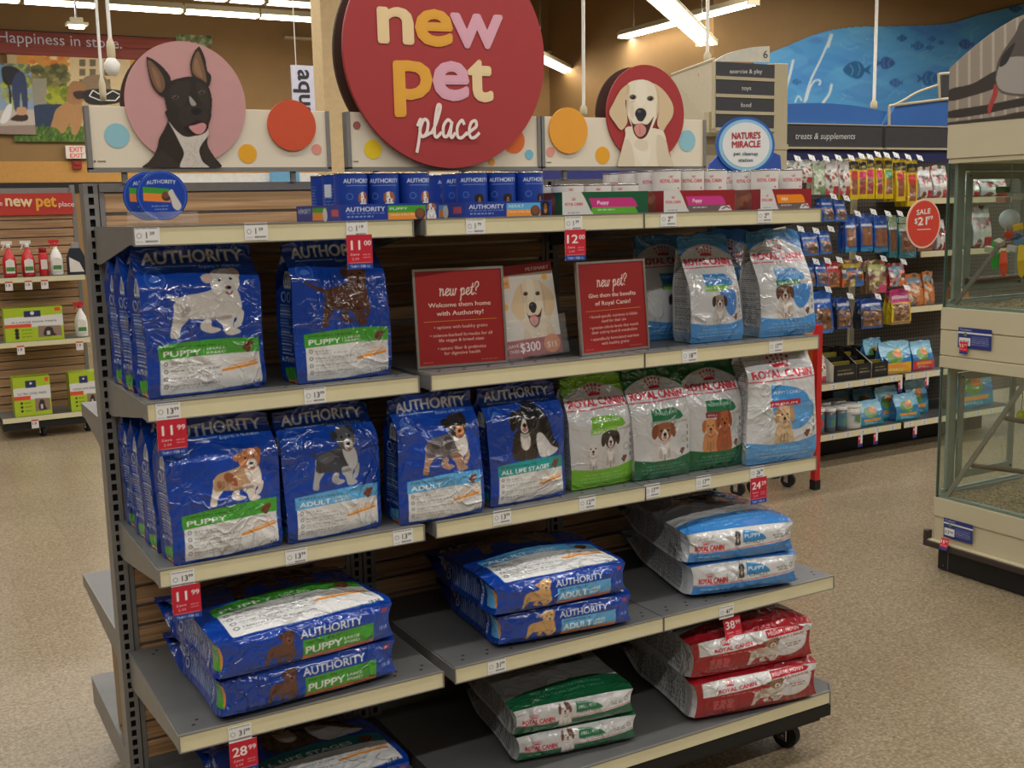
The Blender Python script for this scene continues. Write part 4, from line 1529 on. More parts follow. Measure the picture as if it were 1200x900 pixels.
def lab(A, T, fur=(232, 220, 196), ear=(214, 190, 152), shade=(190, 168, 134)):
    """smiling yellow puppy, traced outline; T maps outline units to the art"""
    def P(pts, c, al=1.0, n=5):
        A.poly([T(q) for q in sm(pts, n)], c, al)

    def E(cx, cy, rx, ry, c, al=1.0):
        P([(cx + rx * math.cos(t), cy + ry * math.sin(t)) for t in np.linspace(0, 5.6, 9)], c, al)
    P([(250, 540), (225, 620), (195, 740), (180, 880), (400, 890), (625, 880), (580, 760), (565, 680), (545, 600), (500, 560)], fur)
    P([(190, 750), (230, 640), (280, 700), (300, 880), (185, 880)], shade, .3)
    P([(480, 620), (555, 650), (600, 800), (620, 880), (500, 880)], shade, .35)
    P([(300, 660), (420, 680), (430, 780), (380, 860), (320, 780)], (240, 230, 212), .6)
    P([(300, 700), (320, 650), (400, 660), (410, 720), (360, 740)], shade, .3)
    P([(355, 160), (240, 200), (235, 330), (245, 450), (290, 560), (350, 640), (410, 610), (470, 500), (500, 380), (490, 260), (450, 190)], fur)
    P([(245, 200), (185, 250), (130, 350), (96, 432), (140, 510), (195, 572), (245, 510), (240, 430), (232, 330), (262, 230)], ear)
    P([(455, 190), (520, 230), (580, 300), (617, 380), (610, 460), (560, 540), (530, 578), (485, 530), (495, 440), (490, 300), (470, 230)], ear)
    P([(240, 240), (255, 200), (262, 300), (250, 440), (240, 440)], shade, .5)
    P([(478, 230), (500, 300), (505, 420), (485, 520), (478, 430), (485, 320)], shade, .6)
    P([(320, 180), (390, 180), (400, 330), (350, 380), (310, 330)], (240, 232, 214), .55)
    P([(265, 330), (300, 380), (290, 480), (262, 420)], shade, .3)
    P([(400, 340), (460, 350), (470, 450), (410, 470)], (240, 230, 210), .5)
    P([(258, 455), (280, 520), (300, 600), (345, 642), (395, 620), (430, 545), (456, 462), (430, 500), (400, 525), (350, 515), (300, 522), (275, 495)], (70, 36, 34))
    P([(300, 545), (345, 515), (392, 550), (388, 600), (345, 626), (312, 600)], (214, 142, 134))
    P([(345, 525), (350, 600), (342, 600)], (170, 96, 92), .7)
    E(352, 438, 46, 46, (38, 36, 42))
    P([(320, 460), (385, 460), (370, 495), (350, 500), (330, 492)], (48, 44, 50))
    E(340, 420, 16, 10, (110, 112, 124), .7)
    for ex, ey in ((289, 304), (430, 315)):
        E(ex, ey, 29, 21, (120, 92, 66), .8)
        E(ex, ey, 19, 17, (34, 26, 24))
        E(ex - 6, ey - 6, 5, 4, (210, 205, 200), .8)
    P([(270, 340), (300, 332), (300, 345)], shade, .6)


def booklet():
    w, h = .158, .232
    a = Art(w, h, .0011, (222, 216, 208), 3)
    for q, r_ in (((.84, .84), .05), ((.08, .56), .05), ((.88, .52), .07)):
        a.ell(q[0], q[1], r_, (236, 178, 70))
    lab(a, lambda q: (.02 + q[0] / 560 * .86, .84 - (q[1] - 160) / 720 * .80), (228, 212, 186), (222, 196, 158), (196, 170, 136))
    a.rect(-.1, .90, 1.1, 1.1, (160, 38, 44))
    a.text('PETSMART', .52, .925, .035, (240, 232, 230), .42, .03)
    a.rect(0, .76, .20, .90, (234, 166, 104))
    a.text('APR 1', .02, .85, .025, (250, 240, 230), .15, .02)
    a.text('-JUN 30', .02, .80, .025, (190, 80, 40), .15, .02)
    a.rect(-.1, -.1, 1.1, .19, (160, 44, 62))
    a.text('SAVE', .04, .115, .035, (240, 232, 230), .18, .02)
    a.text('OVER', .04, .055, .035, (240, 232, 230), .18, .02)
    a.text('$300', .24, .055, .10, (244, 236, 236), .36, .03)
    a.ell(.82, .11, .15, (214, 130, 80))
    a.text('$15', .73, .07, .06, (240, 226, 216), .18, .02)
    s = thing('coupon_booklet', 'booklet with a smiling yellow puppy between the two red framed signs', 'booklet', (.985, .100, Z2 + .003))
    s.rotation_euler = (R(-8), R(-3.5), R(-2))
    link('cover', card_mesh('cover', a, w, h, .006, (230, 226, 220), MATS['printed_card']), (0, 0, .004), (0, 0, 0), s)
    g = MATS.get('clear_film') or clear_film()
    X = np.linspace(-w / 2 - .012, w / 2 + .014, 40)
    Z = np.linspace(0, .10, 30)
    gx, gz = np.meshgrid(X, Z)
    yy = -.006 + creases(gx * 1.5, gz * 1.5, 77, .006, 6, (20, 60), 4)
    link('plastic_sleeve', gridmesh('plastic_sleeve', [(np.stack([gx, yy - .004, gz], -1), solid(40, 30, (230, 230, 230)), None)], g), (0, 0, 0), (0, 0, 0), s)


def clear_film():
    m, nt, b = newmat('clear_film')
    nz = nt.nodes.new('ShaderNodeTexNoise')
    nz.inputs['Scale'].default_value = 30
    bp = nt.nodes.new('ShaderNodeBump')
    bp.inputs['Strength'].default_value = .3
    bp.inputs['Distance'].default_value = .004
    nt.links.new(nz.outputs['Fac'], bp.inputs['Height'])
    nt.links.new(bp.outputs['Normal'], b.inputs['Normal'])
    b.inputs['Base Color'].default_value = (.95, .96, .97, 1)
    b.inputs['Roughness'].default_value = .08
    b.inputs['Alpha'].default_value = .16
    b.inputs['Coat Weight'].default_value = 1
    MATS['clear_film'] = m
    return m


booklet()

# ------------------------------------------------------------------ cans, tubs and trays on the top shelf
def can(r, h, wrap, label, loc, group, rim=CHROME):
    """wrap: art around the can"""
    n = wrap.nx
    t = np.linspace(0, 2 * math.pi, n)
    z = np.linspace(.004, h - .004, wrap.ny)
    gt, gz = np.meshgrid(t, z)
    pos = np.stack([-r * np.sin(gt), r * np.cos(gt), gz], -1)
    me = gridmesh('can', [(pos, wrap.out(), None)], MATS['printed_card'])
    o = link('can', me, loc)
    tag(o, label, 'can', group)
    for nm, prof in (('lid', [(r * .9, h - .003), (r * 1.01, h - .003), (r * 1.02, h), (r * .95, h), (r * .93, h - .002)]), ('bottom_rim', [(r * .93, 0), (r * 1.02, 0), (r * 1.02, .003), (r, .005)])):
        lo = min(q[1] for q in prof)
        m = MB().lathe([(a, b - lo) for a, b in prof], 28)
        obj(nm, m, rim, o, smooth=True, local=True).location = (0, 0, lo)
    return o


def auth_can(adult):
    wm = 2 * math.pi * .0375
    A = Art(wm, .104, .0014, (20, 60, 158), 3)
    for c in (.5,):
        A.text('AUTHORITY', c, .80, .10, (226, 230, 236), .31, .03, 'c')
        A.line([(c - .13, .745), (c + .13, .745)], .012, (150, 170, 220))
        A.ring(c - .10, .50, .03, .015, (90, 130, 200))
        if adult:
            dog_sit(A, c - .02, .0, .12, .52, (40, 36, 38), (34, 32, 34), (28, 26, 28), (200, 130, 80))
        else:
            dog_sit(A, c - .03, .0, .14, .60, (224, 220, 216), (228, 222, 218), (160, 96, 62), (240, 238, 236), (160, 90, 56))
    for i in range(9):
        A.smalltype(.02, .75 - i * .07, .16, (170, 190, 230), .02, i)
        A.smalltype(.84, .75 - i * .07, .98, (170, 190, 230), .02, i + 20)
    A.rect(.86, .5, .95, .8, (210, 214, 224))
    return A


YT = .020


def place_cans(first, x0, y0, nx, ny, dx, z, desc, grp, rzs=None):
    k = 0
    for j in range(ny):
        for i in range(nx):
            nth = ('front', 'second', 'third', 'fourth')[j] + ' row'
            lab_ = f'{desc}, {nth}, {("left", "middle", "right")[i]} can'
            loc = Vector((x0 + i * dx, y0 + j * dx, z))
            rz = R(random.Random(i * 7 + j * 3 + int(x0 * 50)).choice([-12, 4, 10, 150, 60] if j or i == 5 else [-14, 6, 10]))
            if k == 0:
                first.location = loc
                first['label'] = lab_
                first.rotation_euler = (0, 0, rz)
            else:
                dup(first, loc, lab_, rz)
            k += 1


def tray(x0, x1, y0, y1, z, h, front, side, label, wall=(200, 200, 200)):
    w, d = x1 - x0, y1 - y0
    ps = [panel_patch(front, w, h, -d / 2)]
    sp = panel_patch(side, d, h, 0)
    pos = sp[0]
    ps.append((np.stack([np.full_like(pos[..., 0], -w / 2), -pos[..., 0], pos[..., 2]], -1), sp[1], None))
    ps.append(flat_patch((w / 2, -d / 2, 0), (w / 2, d / 2, 0), (w / 2, -d / 2, h), wall))
    ps.append(flat_patch((w / 2, d / 2, 0), (-w / 2, d / 2, 0), (w / 2, d / 2, h), wall))
    e = .002
    ps.append(flat_patch((-w / 2 + e, -d / 2 + e, 0), (w / 2 - e, -d / 2 + e, 0), (-w / 2 + e, -d / 2 + e, h), (170, 140, 104)))
    ps.append(flat_patch((-w / 2, -d / 2, .001), (w / 2, -d / 2, .001), (-w / 2, d / 2, .001), (170, 140, 104)))
    o = link('cardboard_tray', gridmesh('cardboard_tray', ps, MATS['printed_card'], smooth=False), ((x0 + x1) / 2, (y0 + y1) / 2, z))
    return tag(o, label, 'carton tray')


def auth_tray(w, adult):
    a = Art(w, .037, .0013, (24, 56, 150), 3)
    a.text('AUTHORITY', .05, .56, .26, (228, 232, 240), .39, .03)
    a.smalltype(.06, .42, .44, (180, 196, 230), .05, 3)
    a.smalltype(.06, .22, .32, (180, 196, 230), .09, 4)
    a.poly([(.47, .45), (.47, .86), (.86, .86), (.86, .45)], LBLUE if adult else GREEN)
    a.poly([(.47, .05), (.47, .45), (.86, .45), (.86, .05)], (238, 150, 60))
    a.text('ADULT' if adult else 'PUPPY', .49, .60, .15, (230, 240, 232), .18, .03)
    a.text('Chicken & Rice Dinner', .49, .28, .11, (250, 236, 210), .30, .02)
    a.ell(.80, .35, .055, (70, 60, 66))
    a.ell(.80, .40, .042, (130, 80, 50))
    if adult:
        dog_sit(a, .86, .0, .12, .95, (30, 28, 30), (26, 25, 27), (22, 20, 22), (196, 120, 70))
    else:
        dog_sit(a, .86, .0, .12, .95, (224, 220, 216), (228, 222, 218), (160, 96, 62), (238, 236, 234), (160, 90, 56))
    return a


def auth_tray_side(d, adult):
    a = Art(d, .037, .0018, (24, 56, 150), 2)
    a.text('AUTHORITY', .04, .5, .3, (228, 232, 240), .3, .03)
    a.rect(.38, .55, .70, .85, LBLUE if adult else GREEN)
    a.rect(.38, .1, .70, .55, (238, 150, 60))
    a.ell(.66, .4, .05, (220, 214, 208))
    a.rect(.80, .3, .94, .7, (196, 80, 96))
    return a


tray(.447, .685, YT, YT + .30, Z1, .037, auth_tray(.238, False), auth_tray_side(.30, False), 'blue cardboard tray with green puppy print holding the left blue cans')
tray(.752, .990, YT, YT + .30, Z1, .037, auth_tray(.238, True), auth_tray_side(.30, True), 'blue cardboard tray with light blue adult print holding the right blue cans')
place_cans(can(.0375, .104, auth_can(False), 'x', (0, 0, 0), 'blue puppy food cans'), .489, YT + .042, 3, 3, .0765, Z1 + .002, 'blue can with brown and white puppy in left blue tray', 'blue puppy food cans')
place_cans(can(.0375, .104, auth_can(True), 'x', (0, 0, 0), 'blue adult food cans'), .794, YT + .042, 3, 3, .0765, Z1 + .002, 'blue can with black dog in right blue tray', 'blue adult food cans')


def rc_can(h, r, pink):
    A = Art(2 * math.pi * r, h, .0015, (222, 220, 216), 3)
    for c in (.42,):
        crown(A, c, .84, .05, CRD, 2 * math.pi * r / h)
        A.text('ROYAL CANIN', c, .70 if not pink else .62, .09 if not pink else .14, CRD, .24, .02, 'c')
        if pink:
            A.rect(c - .12, .30, c + .10, .5, (196, 70, 110))
        else:
            A.poly([(c - .02, .08), (c + .0, .34), (c + .03, .46), (c + .07, .44), (c + .05, .36), (c + .06, .10), (c + .045, .10), (c + .03, .22), (c + .01, .08)], (96, 62, 44))
            A.ell(c + .10, .56, .012, (200, 40, 50))
    for i in range(8):
        A.smalltype(.72, .80 - i * .08, .96, (150, 148, 146), .025, i)
    return A


def rc_tray(w, base, band, word, sub, hgt=.056):
    a = Art(w, hgt, .0013, base, 3)
    a.poly([(.30, .72), (.78, .72)] + [(.78 + .09 * math.sin(t), .72 - .5 * (1 - math.cos(t))) for t in np.linspace(.2, 1.3, 6)] + [(.88, .32), (.34, .32)], band)
    a.poly([(.33, .04), (.33, .32), (.84, .32), (.88, .04)], sub)
    a.poly([(-.1, -.1), (-.1, 1.1), (.20, 1.1), (.26, .7), (.32, .2), (.38, -.1)], (214, 212, 208))
    a.text('ROYAL CANIN', .03, .42, .12, CRD, .20, .02)
    crown(a, .13, .66, .05, CRD, w / hgt)
    a.smalltype(.06, .10, .20, (80, 80, 84), .03, 3)
    a.text(word, .40, .45, .16, (250, 244, 246), .13, .03)
    a.smalltype(.40, .18, .60, (226, 226, 224), .06, 5)
    if base[0] > 100:
        a.poly([(.76, .04), (.80, .24), (.92, .28), (.96, .04)], (222, 218, 214))
        a.line([(.82, .12), (.88, .22), (.93, .14)], .05, (60, 50, 48))
    return a


def rc_tray_side(d, base, tone=(120, 60, 44)):
    a = Art(d, .056, .0018, base, 2)
    a.ell(.72, .4, .16, tone)
    for i in range(14):
        r_ = random.Random(i)
        a.ell(.72 + r_.uniform(-.14, .14), .4 + r_.uniform(-.3, .3), .03, (150 + r_.randint(-20, 20), 90, 70))
    a.poly([(-.1, .0), (-.1, .5), (.1, .5), (.25, -.1)], (204, 60, 60))
    return a


tray(1.020, 1.278, YT, YT + .26, Z1, .056, rc_tray(.258, (14, 88, 54), (200, 50, 130), 'Puppy', (94, 172, 54)), rc_tray_side(.26, (14, 80, 50)), 'dark green cardboard tray with pink puppy band on the top shelf')
tray(1.328, 1.564, YT, YT + .30, Z1, .056, rc_tray(.236, (150, 28, 38), (206, 56, 140), 'Puppy', (110, 96, 92)), rc_tray_side(.30, (140, 24, 34)), 'dark red cardboard tray with pink puppy band on the top shelf')
tray(1.655, 1.842, YT, YT + .30, Z1, .056, rc_tray(.187, (150, 28, 38), (240, 140, 24), 'Adult', (110, 96, 92)), rc_tray_side(.30, (140, 24, 34)), 'dark red cardboard tray with orange adult band at the right end of the top shelf')
place_cans(can(.041, .073, rc_can(.073, .041, True), 'x', (0, 0, 0), 'short cream cans'), 1.064, YT + .046, 3, 3, .0835, Z1 + .002, 'short white can with pink band in dark green tray', 'short cream cans')
place_cans(can(.0375, .108, rc_can(.108, .0375, False), 'x', (0, 0, 0), 'tall white cans'), 1.369, YT + .042, 3, 4, .0765, Z1 + .002, 'tall white can in pink banded red tray', 'tall white cans')
first = can(.0375, .108, rc_can(.108, .0375, False), 'x', (0, 0, 0), 'tall white cans')
k = 0
for j in range(4):
    for i in range(2):
        lb = f'tall white can in orange banded red tray, {("front", "second", "third", "fourth")[j]} row, {("left", "right")[i]} can'
        loc = (1.706 + i * .088, YT + .042 + j * .0765, Z1 + .002)
        if k == 0:
            first.location = loc
            first['label'] = lb
        else:
            dup(first, loc, lb, R(8 if i else -10))
        k += 1
# a few cans standing between the two red trays
for i, (x, y) in enumerate(((1.607, .20), (1.612, .285))):
    dup(first, (x, y, Z1 + .002), f'{("nearer", "farther")[i]} tall white can showing small print between the two dark red trays', R(150))


def tub(x, y, label, rz):
    r = .050
    n = 64
    A = Art(.1, .1, .0012, (20, 66, 170), 3)
    A.ring(.5, .5, .46, .02, (60, 110, 210))
    A.text('AUTHORITY', .5, .72, .075, (228, 232, 240), .56, .03, 'c', arc=.02)
    A.poly([(.14, .40), (.14, .64), (.64, .60), (.66, .36)], (238, 140, 60))
    A.poly([(.14, .56), (.14, .68), (.64, .63), (.64, .52)], GREEN)
    A.ell(.58, .48, .09, (60, 54, 60))
    A.ell(.57, .51, .07, (120, 74, 50))
    A.poly(sm([(.62, .56), (.70, .62), (.76, .50), (.86, .30), (.80, .20), (.70, .26), (.66, .44)]), (214, 208, 202))
    A.smalltype(.28, .28, .62, (190, 206, 236), .02, 2)
    A.smalltype(.34, .22, .60, (190, 206, 236), .02, 3)
    t = thing('food_tub', label, 'pet food tub', (x, y, Z1 + .012), rz)
    yy, xx = np.mgrid[0:A.ny, 0:A.nx]
    gx = (xx / (A.nx - 1) - .5) * .1
    gz = (yy / (A.ny - 1) - .5) * .1
    mk = np.hypot(gx, gz) < .0485
    ld = obj('tub_body', MB().lathe([(.036, .040), (.046, .004), (.050, .004), (.050, -.001), (.0488, -.0018)], 40, axis=1), mat('blue_tub_plastic', (20, 60, 160), .35, coat=.4), t, smooth=True, local=True)
    ld.location = (0, ld.location.y, .0)
    link('printed_lid', gridmesh('printed_lid', [(np.stack([gx, np.full_like(gx, -.0026), gz], -1), A.out(), mk)], MATS['printed_card']), (0, 0, .05), (0, 0, 0), t)
    return t


tub(.068, .030, 'front round blue food tub on edge, left end of the top shelf', -.25)
tub(.052, .085, 'round blue food tub behind the front one, left end of top shelf', -.25)
g = MATS['clear_film']
X = np.linspace(-.07, .07, 46)
gx, gt = np.meshgrid(X, np.linspace(0, 1, 26))
yy = -.03 + .14 * np.clip((gt - .3) / .7, 0, 1) + creases(gx, gt * .1, 9, .004)
zz = .024 * (1 - np.clip(gt / .3, 0, 1)) + .003 + np.abs(creases(gx, gt * .1, 19, .006, 7, (20, 60), 3))
tr = link('clear_tray', gridmesh('clear_tray', [(np.stack([gx, yy, zz], -1), solid(46, 26, (220, 220, 220)), None)], g), (.062, .035, Z1 + .001))
tag(tr, 'crinkled clear plastic tray under the round blue tubs', 'tray')

# ------------------------------------------------------------------ lettering as thin cut shapes
def ink(rgb):
    return mat('ink_%d_%d_%d' % rgb, rgb, .55, 0, .02)


def lettering(txt, a, b, cap, rgb, parent=None, bold=.02, shear=0.0, nrm=None, eps=.0012, name='lettering', up=None, sub=None):
    """text whose baseline runs from a to b, capitals cap high, as thin cut shapes lifted off the surface"""
    a, b = Vector(a), Vector(b)
    rt = (b - a)
    L = rt.length
    rt.normalize()
    up = up or Vector((0, 0, 1))
    n = nrm or rt.cross(up).normalized()
    v, t = glyphs(txt, bold, True)
    v = v.copy()
    v[:, 0] += v[:, 1] * shear
    v[:, 0] -= v[:, 0].min()
    sx = L / v[:, 0].max()
    mb = MB()
    d = bold * cap
    offs = [(0, 0)] + ([(math.cos(k) * d, math.sin(k) * d) for k in np.linspace(0, 2 * math.pi, 9)[:-1]] if bold > .008 else [])
    for i, (ox, oy) in enumerate(offs):
        n0 = len(mb.v)
        for p in v:
            mb.v.append(tuple(a + rt * (p[0] * sx + ox) + up * (p[1] * cap + oy) + n * (eps - i * .00006)))
        mb.f += [tuple(int(q) + n0 for q in f) for f in t]
    return obj(name, mb, ink(rgb), parent)


def lpx(txt, p0, p1, hpx, axis, val, rgb, parent=None, **k):
    a, b = at(p0[0], p0[1], axis, val), at(p1[0], p1[1], axis, val)
    c = at(p0[0], p0[1] - hpx, axis, val)
    return lettering(txt, a, b, c.z - a.z, rgb, parent, nrm=Vector((0, -1, 0)) if axis == 1 else Vector((-1, 0, 0)), **k)


def disc(cx, cz, r, y, t, m, name, parent, seg=64):
    return obj(name, MB().lathe([(r, 0), (r, t)], seg, axis=1, c=(cx, y, cz)), m, parent)


def img_card(name, art, x0, x1, z0, z1, y, parent, masked=True, m='printed_card'):
    w, h = x1 - x0, z1 - z0
    p = panel_patch(art, w, h, 0.0, masked)
    return link(name, gridmesh(name, [p], MATS[m], smooth=False), Vector(((x0 + x1) / 2, y, z0)) - (world_loc(parent) if parent else Vector()), (0, 0, 0), parent)


PANEL = mat('cream_sign_panel', (226, 214, 192), .5, 0, .015, 6)
DY = .44


def header(x0, x1, label, dots, z0=1.711, z1=1.855):
    t = thing('header_sign', label, 'sign', ((x0 + x1) / 2, DY + .01, 1.68))
    obj('sign_panel', MB().box(x0 + .006, x1 - .006, DY, DY + .02, z0 + .004, z1), PANEL, t, bevel=.001)
    fr = MB().box(x0, x0 + .010, DY - .004, DY + .026, z0, z1).box(x1 - .010, x1, DY - .004, DY + .026, z0, z1).box(x0, x1, DY - .004, DY + .026, z0 - .006, z0 + .004)
    obj('frame', fr, GREY, t)
    for xx in (x0 + .08, x1 - .10):
        obj('stem', MB().box(xx - .006, xx + .006, DY + .003, DY + .015, 1.68, z0 - .006), GREY, t)
    for (px, py, rp, c) in dots:
        p = at(px, py, 1, DY)
        q = at(px + rp, py, 1, DY)
        r = (q - p).length * .98
        obj('printed_dot', MB().lathe([(r, 0), (r, .0008)], 32, axis=1, c=(p.x, DY - .0010, p.z)), ink(c), t)
    return t


def up_disc(px, py, rp, c, t):
    p = at(px, py, 1, DY - .004)
    q = at(px + rp, py, 1, DY - .004)
    r = (q - p).length * 1.03
    disc(p.x, p.z, r, DY - .006, .005, ink(c), 'disc', t)


t1 = header(-.004, .586, 'left header sign with black dog on a pink disc', [(137, 159, 15, (142, 192, 204)), (290, 180, 11, (232, 166, 32)), (371, 175, 6, (226, 146, 130))])
t2 = header(.632, 1.212, 'middle header sign board with dots behind the big red disc', [(418, 147, 4.5, (158, 90, 84)), (437, 175, 10.5, (240, 204, 20)), (602, 165, 13, (234, 112, 50)), (620, 181, 5, (120, 184, 204)), (576, 190, 4, (232, 160, 60))])
t3 = header(1.216, 1.806, 'right header sign with yellow puppy on a red disc', [(645, 178, 5, (226, 150, 134)), (706, 182, 8.5, (230, 164, 30)), (805, 165, 10, (142, 192, 204))])
up_disc(342, 147, 27, (206, 78, 42), t1)
up_disc(666, 153, 21.5, (232, 158, 46), t3)
disc(.2285, 1.866, .1425, DY - .006, .005, ink((198, 148, 146)), 'disc', t1)
disc(.2285, 1.866, .1425, DY + .05, .005, mat('disc_back_brown', (70, 44, 34), .7), 'rear_disc', t1)
disc(1.577, 1.868, .1415, DY - .006, .005, ink((164, 44, 46)), 'disc', t3)
disc(1.577, 1.868, .1415, DY + .05, .005, MATS['disc_back_brown'], 'rear_disc', t3)
for tt, a_, b_ in ((t1, (110, 190), (124, 190)), (t2, (411, 190), (420, 190)), (t3, (638, 191), (646, 191))):
    p, q = at(a_[0], a_[1], 1, DY), at(b_[0], b_[1], 1, DY)
    obj('fine_print', MB().box(p.x, p.x + .004, DY - .001, DY - .0002, p.z, p.z + .004).box(p.x + .008, q.x, DY - .001, DY - .0002, p.z + .001, p.z + .003), ink((110, 100, 96)), tt)

# black dog portrait
x0, x1, z0, z1 = .06, .42, 1.715, 2.012
A = Art(x1 - x0, z1 - z0, .0013, (198, 148, 146), 3)


def TB(q):
    p = at(145 + q[0] / 5.63, 45 + q[1] / 5.63, 1, DY - .009)
    return ((p.x - x0) / (x1 - x0), (p.z - z0) / (z1 - z0))


def PB(pts, c, al=1.0, n=5):
    A.poly([TB(q) for q in sm(pts, n)], c, al)


K = (44, 36, 32)
PB([(130, 855), (180, 800), (220, 720), (235, 655), (265, 600), (290, 540), (290, 470), (560, 480), (560, 580), (555, 700), (600, 780), (640, 855), (400, 870)], K)
PB([(150, 840), (240, 740), (330, 800), (380, 855), (250, 860)], (66, 54, 48), .5)
PB([(520, 700), (560, 720), (600, 800), (620, 850), (540, 830)], (66, 54, 48), .5)
PB([(295, 545), (330, 610), (370, 690), (398, 760), (378, 855), (560, 856), (520, 810), (498, 740), (520, 690), (555, 640), (555, 585), (470, 640), (400, 645), (340, 600)], (206, 196, 184))
for i in range(60):
    rr = random.Random(i)
    qx, qy = rr.uniform(400, 520), rr.uniform(660, 850)
    PB([(qx, qy), (qx + 6, qy + 8), (qx + 2, qy + 16)], (150, 138, 128), .45, 2)
PB([(148, 130), (160, 122), (215, 150), (275, 205), (312, 265), (300, 340), (270, 385), (232, 370), (190, 320), (165, 240)], K)
PB([(160, 145), (215, 185), (262, 255), (272, 320), (245, 358), (212, 330), (180, 260)], (120, 88, 66))
PB([(185, 190), (230, 240), (245, 330), (215, 300)], (150, 112, 86), .7)
PB([(490, 55), (512, 70), (540, 140), (552, 210), (578, 250), (562, 318), (520, 300), (455, 255), (438, 170), (458, 100)], K)
PB([(485, 85), (505, 110), (530, 190), (545, 260), (540, 298), (500, 270), (455, 225), (455, 150)], (124, 92, 68))
PB([(480, 130), (505, 200), (520, 260), (480, 235), (462, 180)], (156, 118, 88), .7)
PB([(312, 280), (380, 258), (450, 250), (510, 270), (555, 310), (580, 380), (582, 460), (568, 540), (540, 610), (480, 640), (400, 640), (340, 600), (300, 530), (280, 450), (268, 380), (280, 320)], K)
PB([(330, 300), (400, 280), (440, 300), (420, 400), (380, 460), (320, 420), (300, 360)], (58, 47, 42), .7)
PB([(480, 290), (540, 320), (565, 400), (560, 470), (520, 440), (490, 380)], (60, 49, 44), .7)
PB([(380, 470), (440, 440), (520, 450), (560, 500), (540, 560), (480, 580), (410, 590), (370, 540)], (54, 44, 40), .8)
PB([(432, 380), (455, 400), (478, 430), (470, 445), (448, 442), (436, 420)], (160, 152, 146))
PB([(445, 470), (480, 458), (512, 470), (508, 492), (480, 505), (450, 492)], (24, 20, 20))
PB([(395, 590), (430, 570), (470, 545), (500, 540), (545, 560), (560, 590), (530, 625), (480, 640), (430, 625)], (30, 22, 22))
PB([(430, 582), (470, 570), (520, 556), (545, 575), (530, 615), (498, 632), (462, 620)], (206, 140, 140))
PB([(555, 590), (562, 640), (540, 640)], (190, 180, 170), .6)
for q in ((342, 388), (515, 356)):
    PB([(q[0] - 24, q[1]), (q[0], q[1] - 14), (q[0] + 24, q[1] - 2), (q[0], q[1] + 14)], (96, 84, 78))
    PB([(q[0] - 12, q[1]), (q[0], q[1] - 11), (q[0] + 12, q[1]), (q[0], q[1] + 11)], (18, 15, 15))
    PB([(q[0] - 6, q[1] - 6), (q[0] - 1, q[1] - 8), (q[0], q[1] - 3)], (220, 215, 210), 1, 2)
A.grain(5, 3)
img_card('dog_portrait', A, x0, x1, z0, z1, DY - .009, t1)

x0, x1, z0, z1 = 1.42, 1.74, 1.715, 1.985
A = Art(x1 - x0, z1 - z0, .0013, (164, 44, 46), 3)


def TL(q):
    p = at(700 + q[0] / 6.92, 70 + q[1] / 6.92, 1, DY - .009)
    return ((p.x - x0) / (x1 - x0), (p.z - z0) / (z1 - z0))


lab(A, TL)
A.grain(3, 4)
img_card('puppy_portrait', A, x0, x1, z0, z1, DY - .009, t3)

# the big round sign
t = thing('round_sign', 'big round red sign reading new pet place above the shelves', 'sign', (.92, DY - .03, 1.70))
disc(.921, 2.008, .2965, DY - .022, .012, ink((166, 50, 52)), 'disc', t, 128)
disc(.921, 2.008, .2965, DY + .045, .012, MATS['disc_back_brown'], 'rear_disc', t, 96)
obj('stem', MB().box(.85, .87, DY + .022, DY + .034, 1.68, 1.9).box(.97, .99, DY + .022, DY + .034, 1.68, 1.9), GREY, t)
YS = DY - .023
CRM, AMB, PNK = (236, 208, 160), (230, 166, 56), (224, 168, 186)
for ch, a_, b_, h, c in (('n', (445, 48), (483, 50), 59, CRM), ('e', (489, 51), (529, 52), 59, AMB), ('w', (530, 53), (588, 55), 56, PNK),
                         ('p', (464, 114), (505, 113), 63, AMB), ('e', (510, 115), (548, 115), 63, PNK), ('t', (550, 116), (576, 117), 58, CRM)):
    lpx(ch, a_, b_, h, 1, YS, c, t, bold=.045, name='letter')
st, L = script_strokes('place')
mb = MB()
P0, P1 = at(488, 160, 1, YS), at(560, 162, 1, YS)
for k in st:
    pts = [(P0.x + p[0] / L * (P1.x - P0.x), YS - .002, P0.z + (P1.z - P0.z) * p[0] / L + p[1] * .095) for p in k]
    for a_, b_ in zip(pts[:-1], pts[1:]):
        a_, b_ = Vector(a_), Vector(b_)
        d_ = (b_ - a_)
        if d_.length < 1e-6:
            continue
        d_.normalize()
        nn = Vector((-d_.z, 0, d_.x)) * .0042
        e_ = d_ * .002
        i0 = len(mb.v)
        a_ = a_ + Vector((0, -i0 * 4e-6, 0))
        b_ = b_ + Vector((0, -i0 * 4e-6, 0))
        mb.v += [tuple(a_ + nn - e_), tuple(b_ + nn + e_), tuple(b_ - nn + e_), tuple(a_ - nn - e_)]
        mb.f.append((i0, i0 + 1, i0 + 2, i0 + 3))
obj('handwritten_word', mb, ink((240, 222, 214)), t)

# ------------------------------------------------------------------ banners on the back wall
YW = YA - .04
p = at(0, 35, 1, YW)
q = at(150, 65, 1, YW)
t = thing('wall_banner', 'wide red plank banner reading happiness in store above two photo panels', 'banner', (2.0, YW, q.z))
xa, xb = .2, 4.15
zb, zt_ = 4.14, 4.50
wood_mat('red_plank', (128, 50, 42), (150, 64, 52), .25, 0, .6)
for i in range(2):
    obj('plank', MB().box(xa, xb, YW - .03, YW, zb + i * .18 + .004, zb + i * .18 + .178), MATS['red_plank'], t, bevel=.004)
lpx('Happiness in store.', (-2, 49), (143, 57), 13, 1, YW - .031, (206, 208, 224), t, bold=.0)
obj('black_trim', MB().box(xa, xb, YW - .035, YW - .03, zt_ - .002, zt_ + .012), BLACK, t)


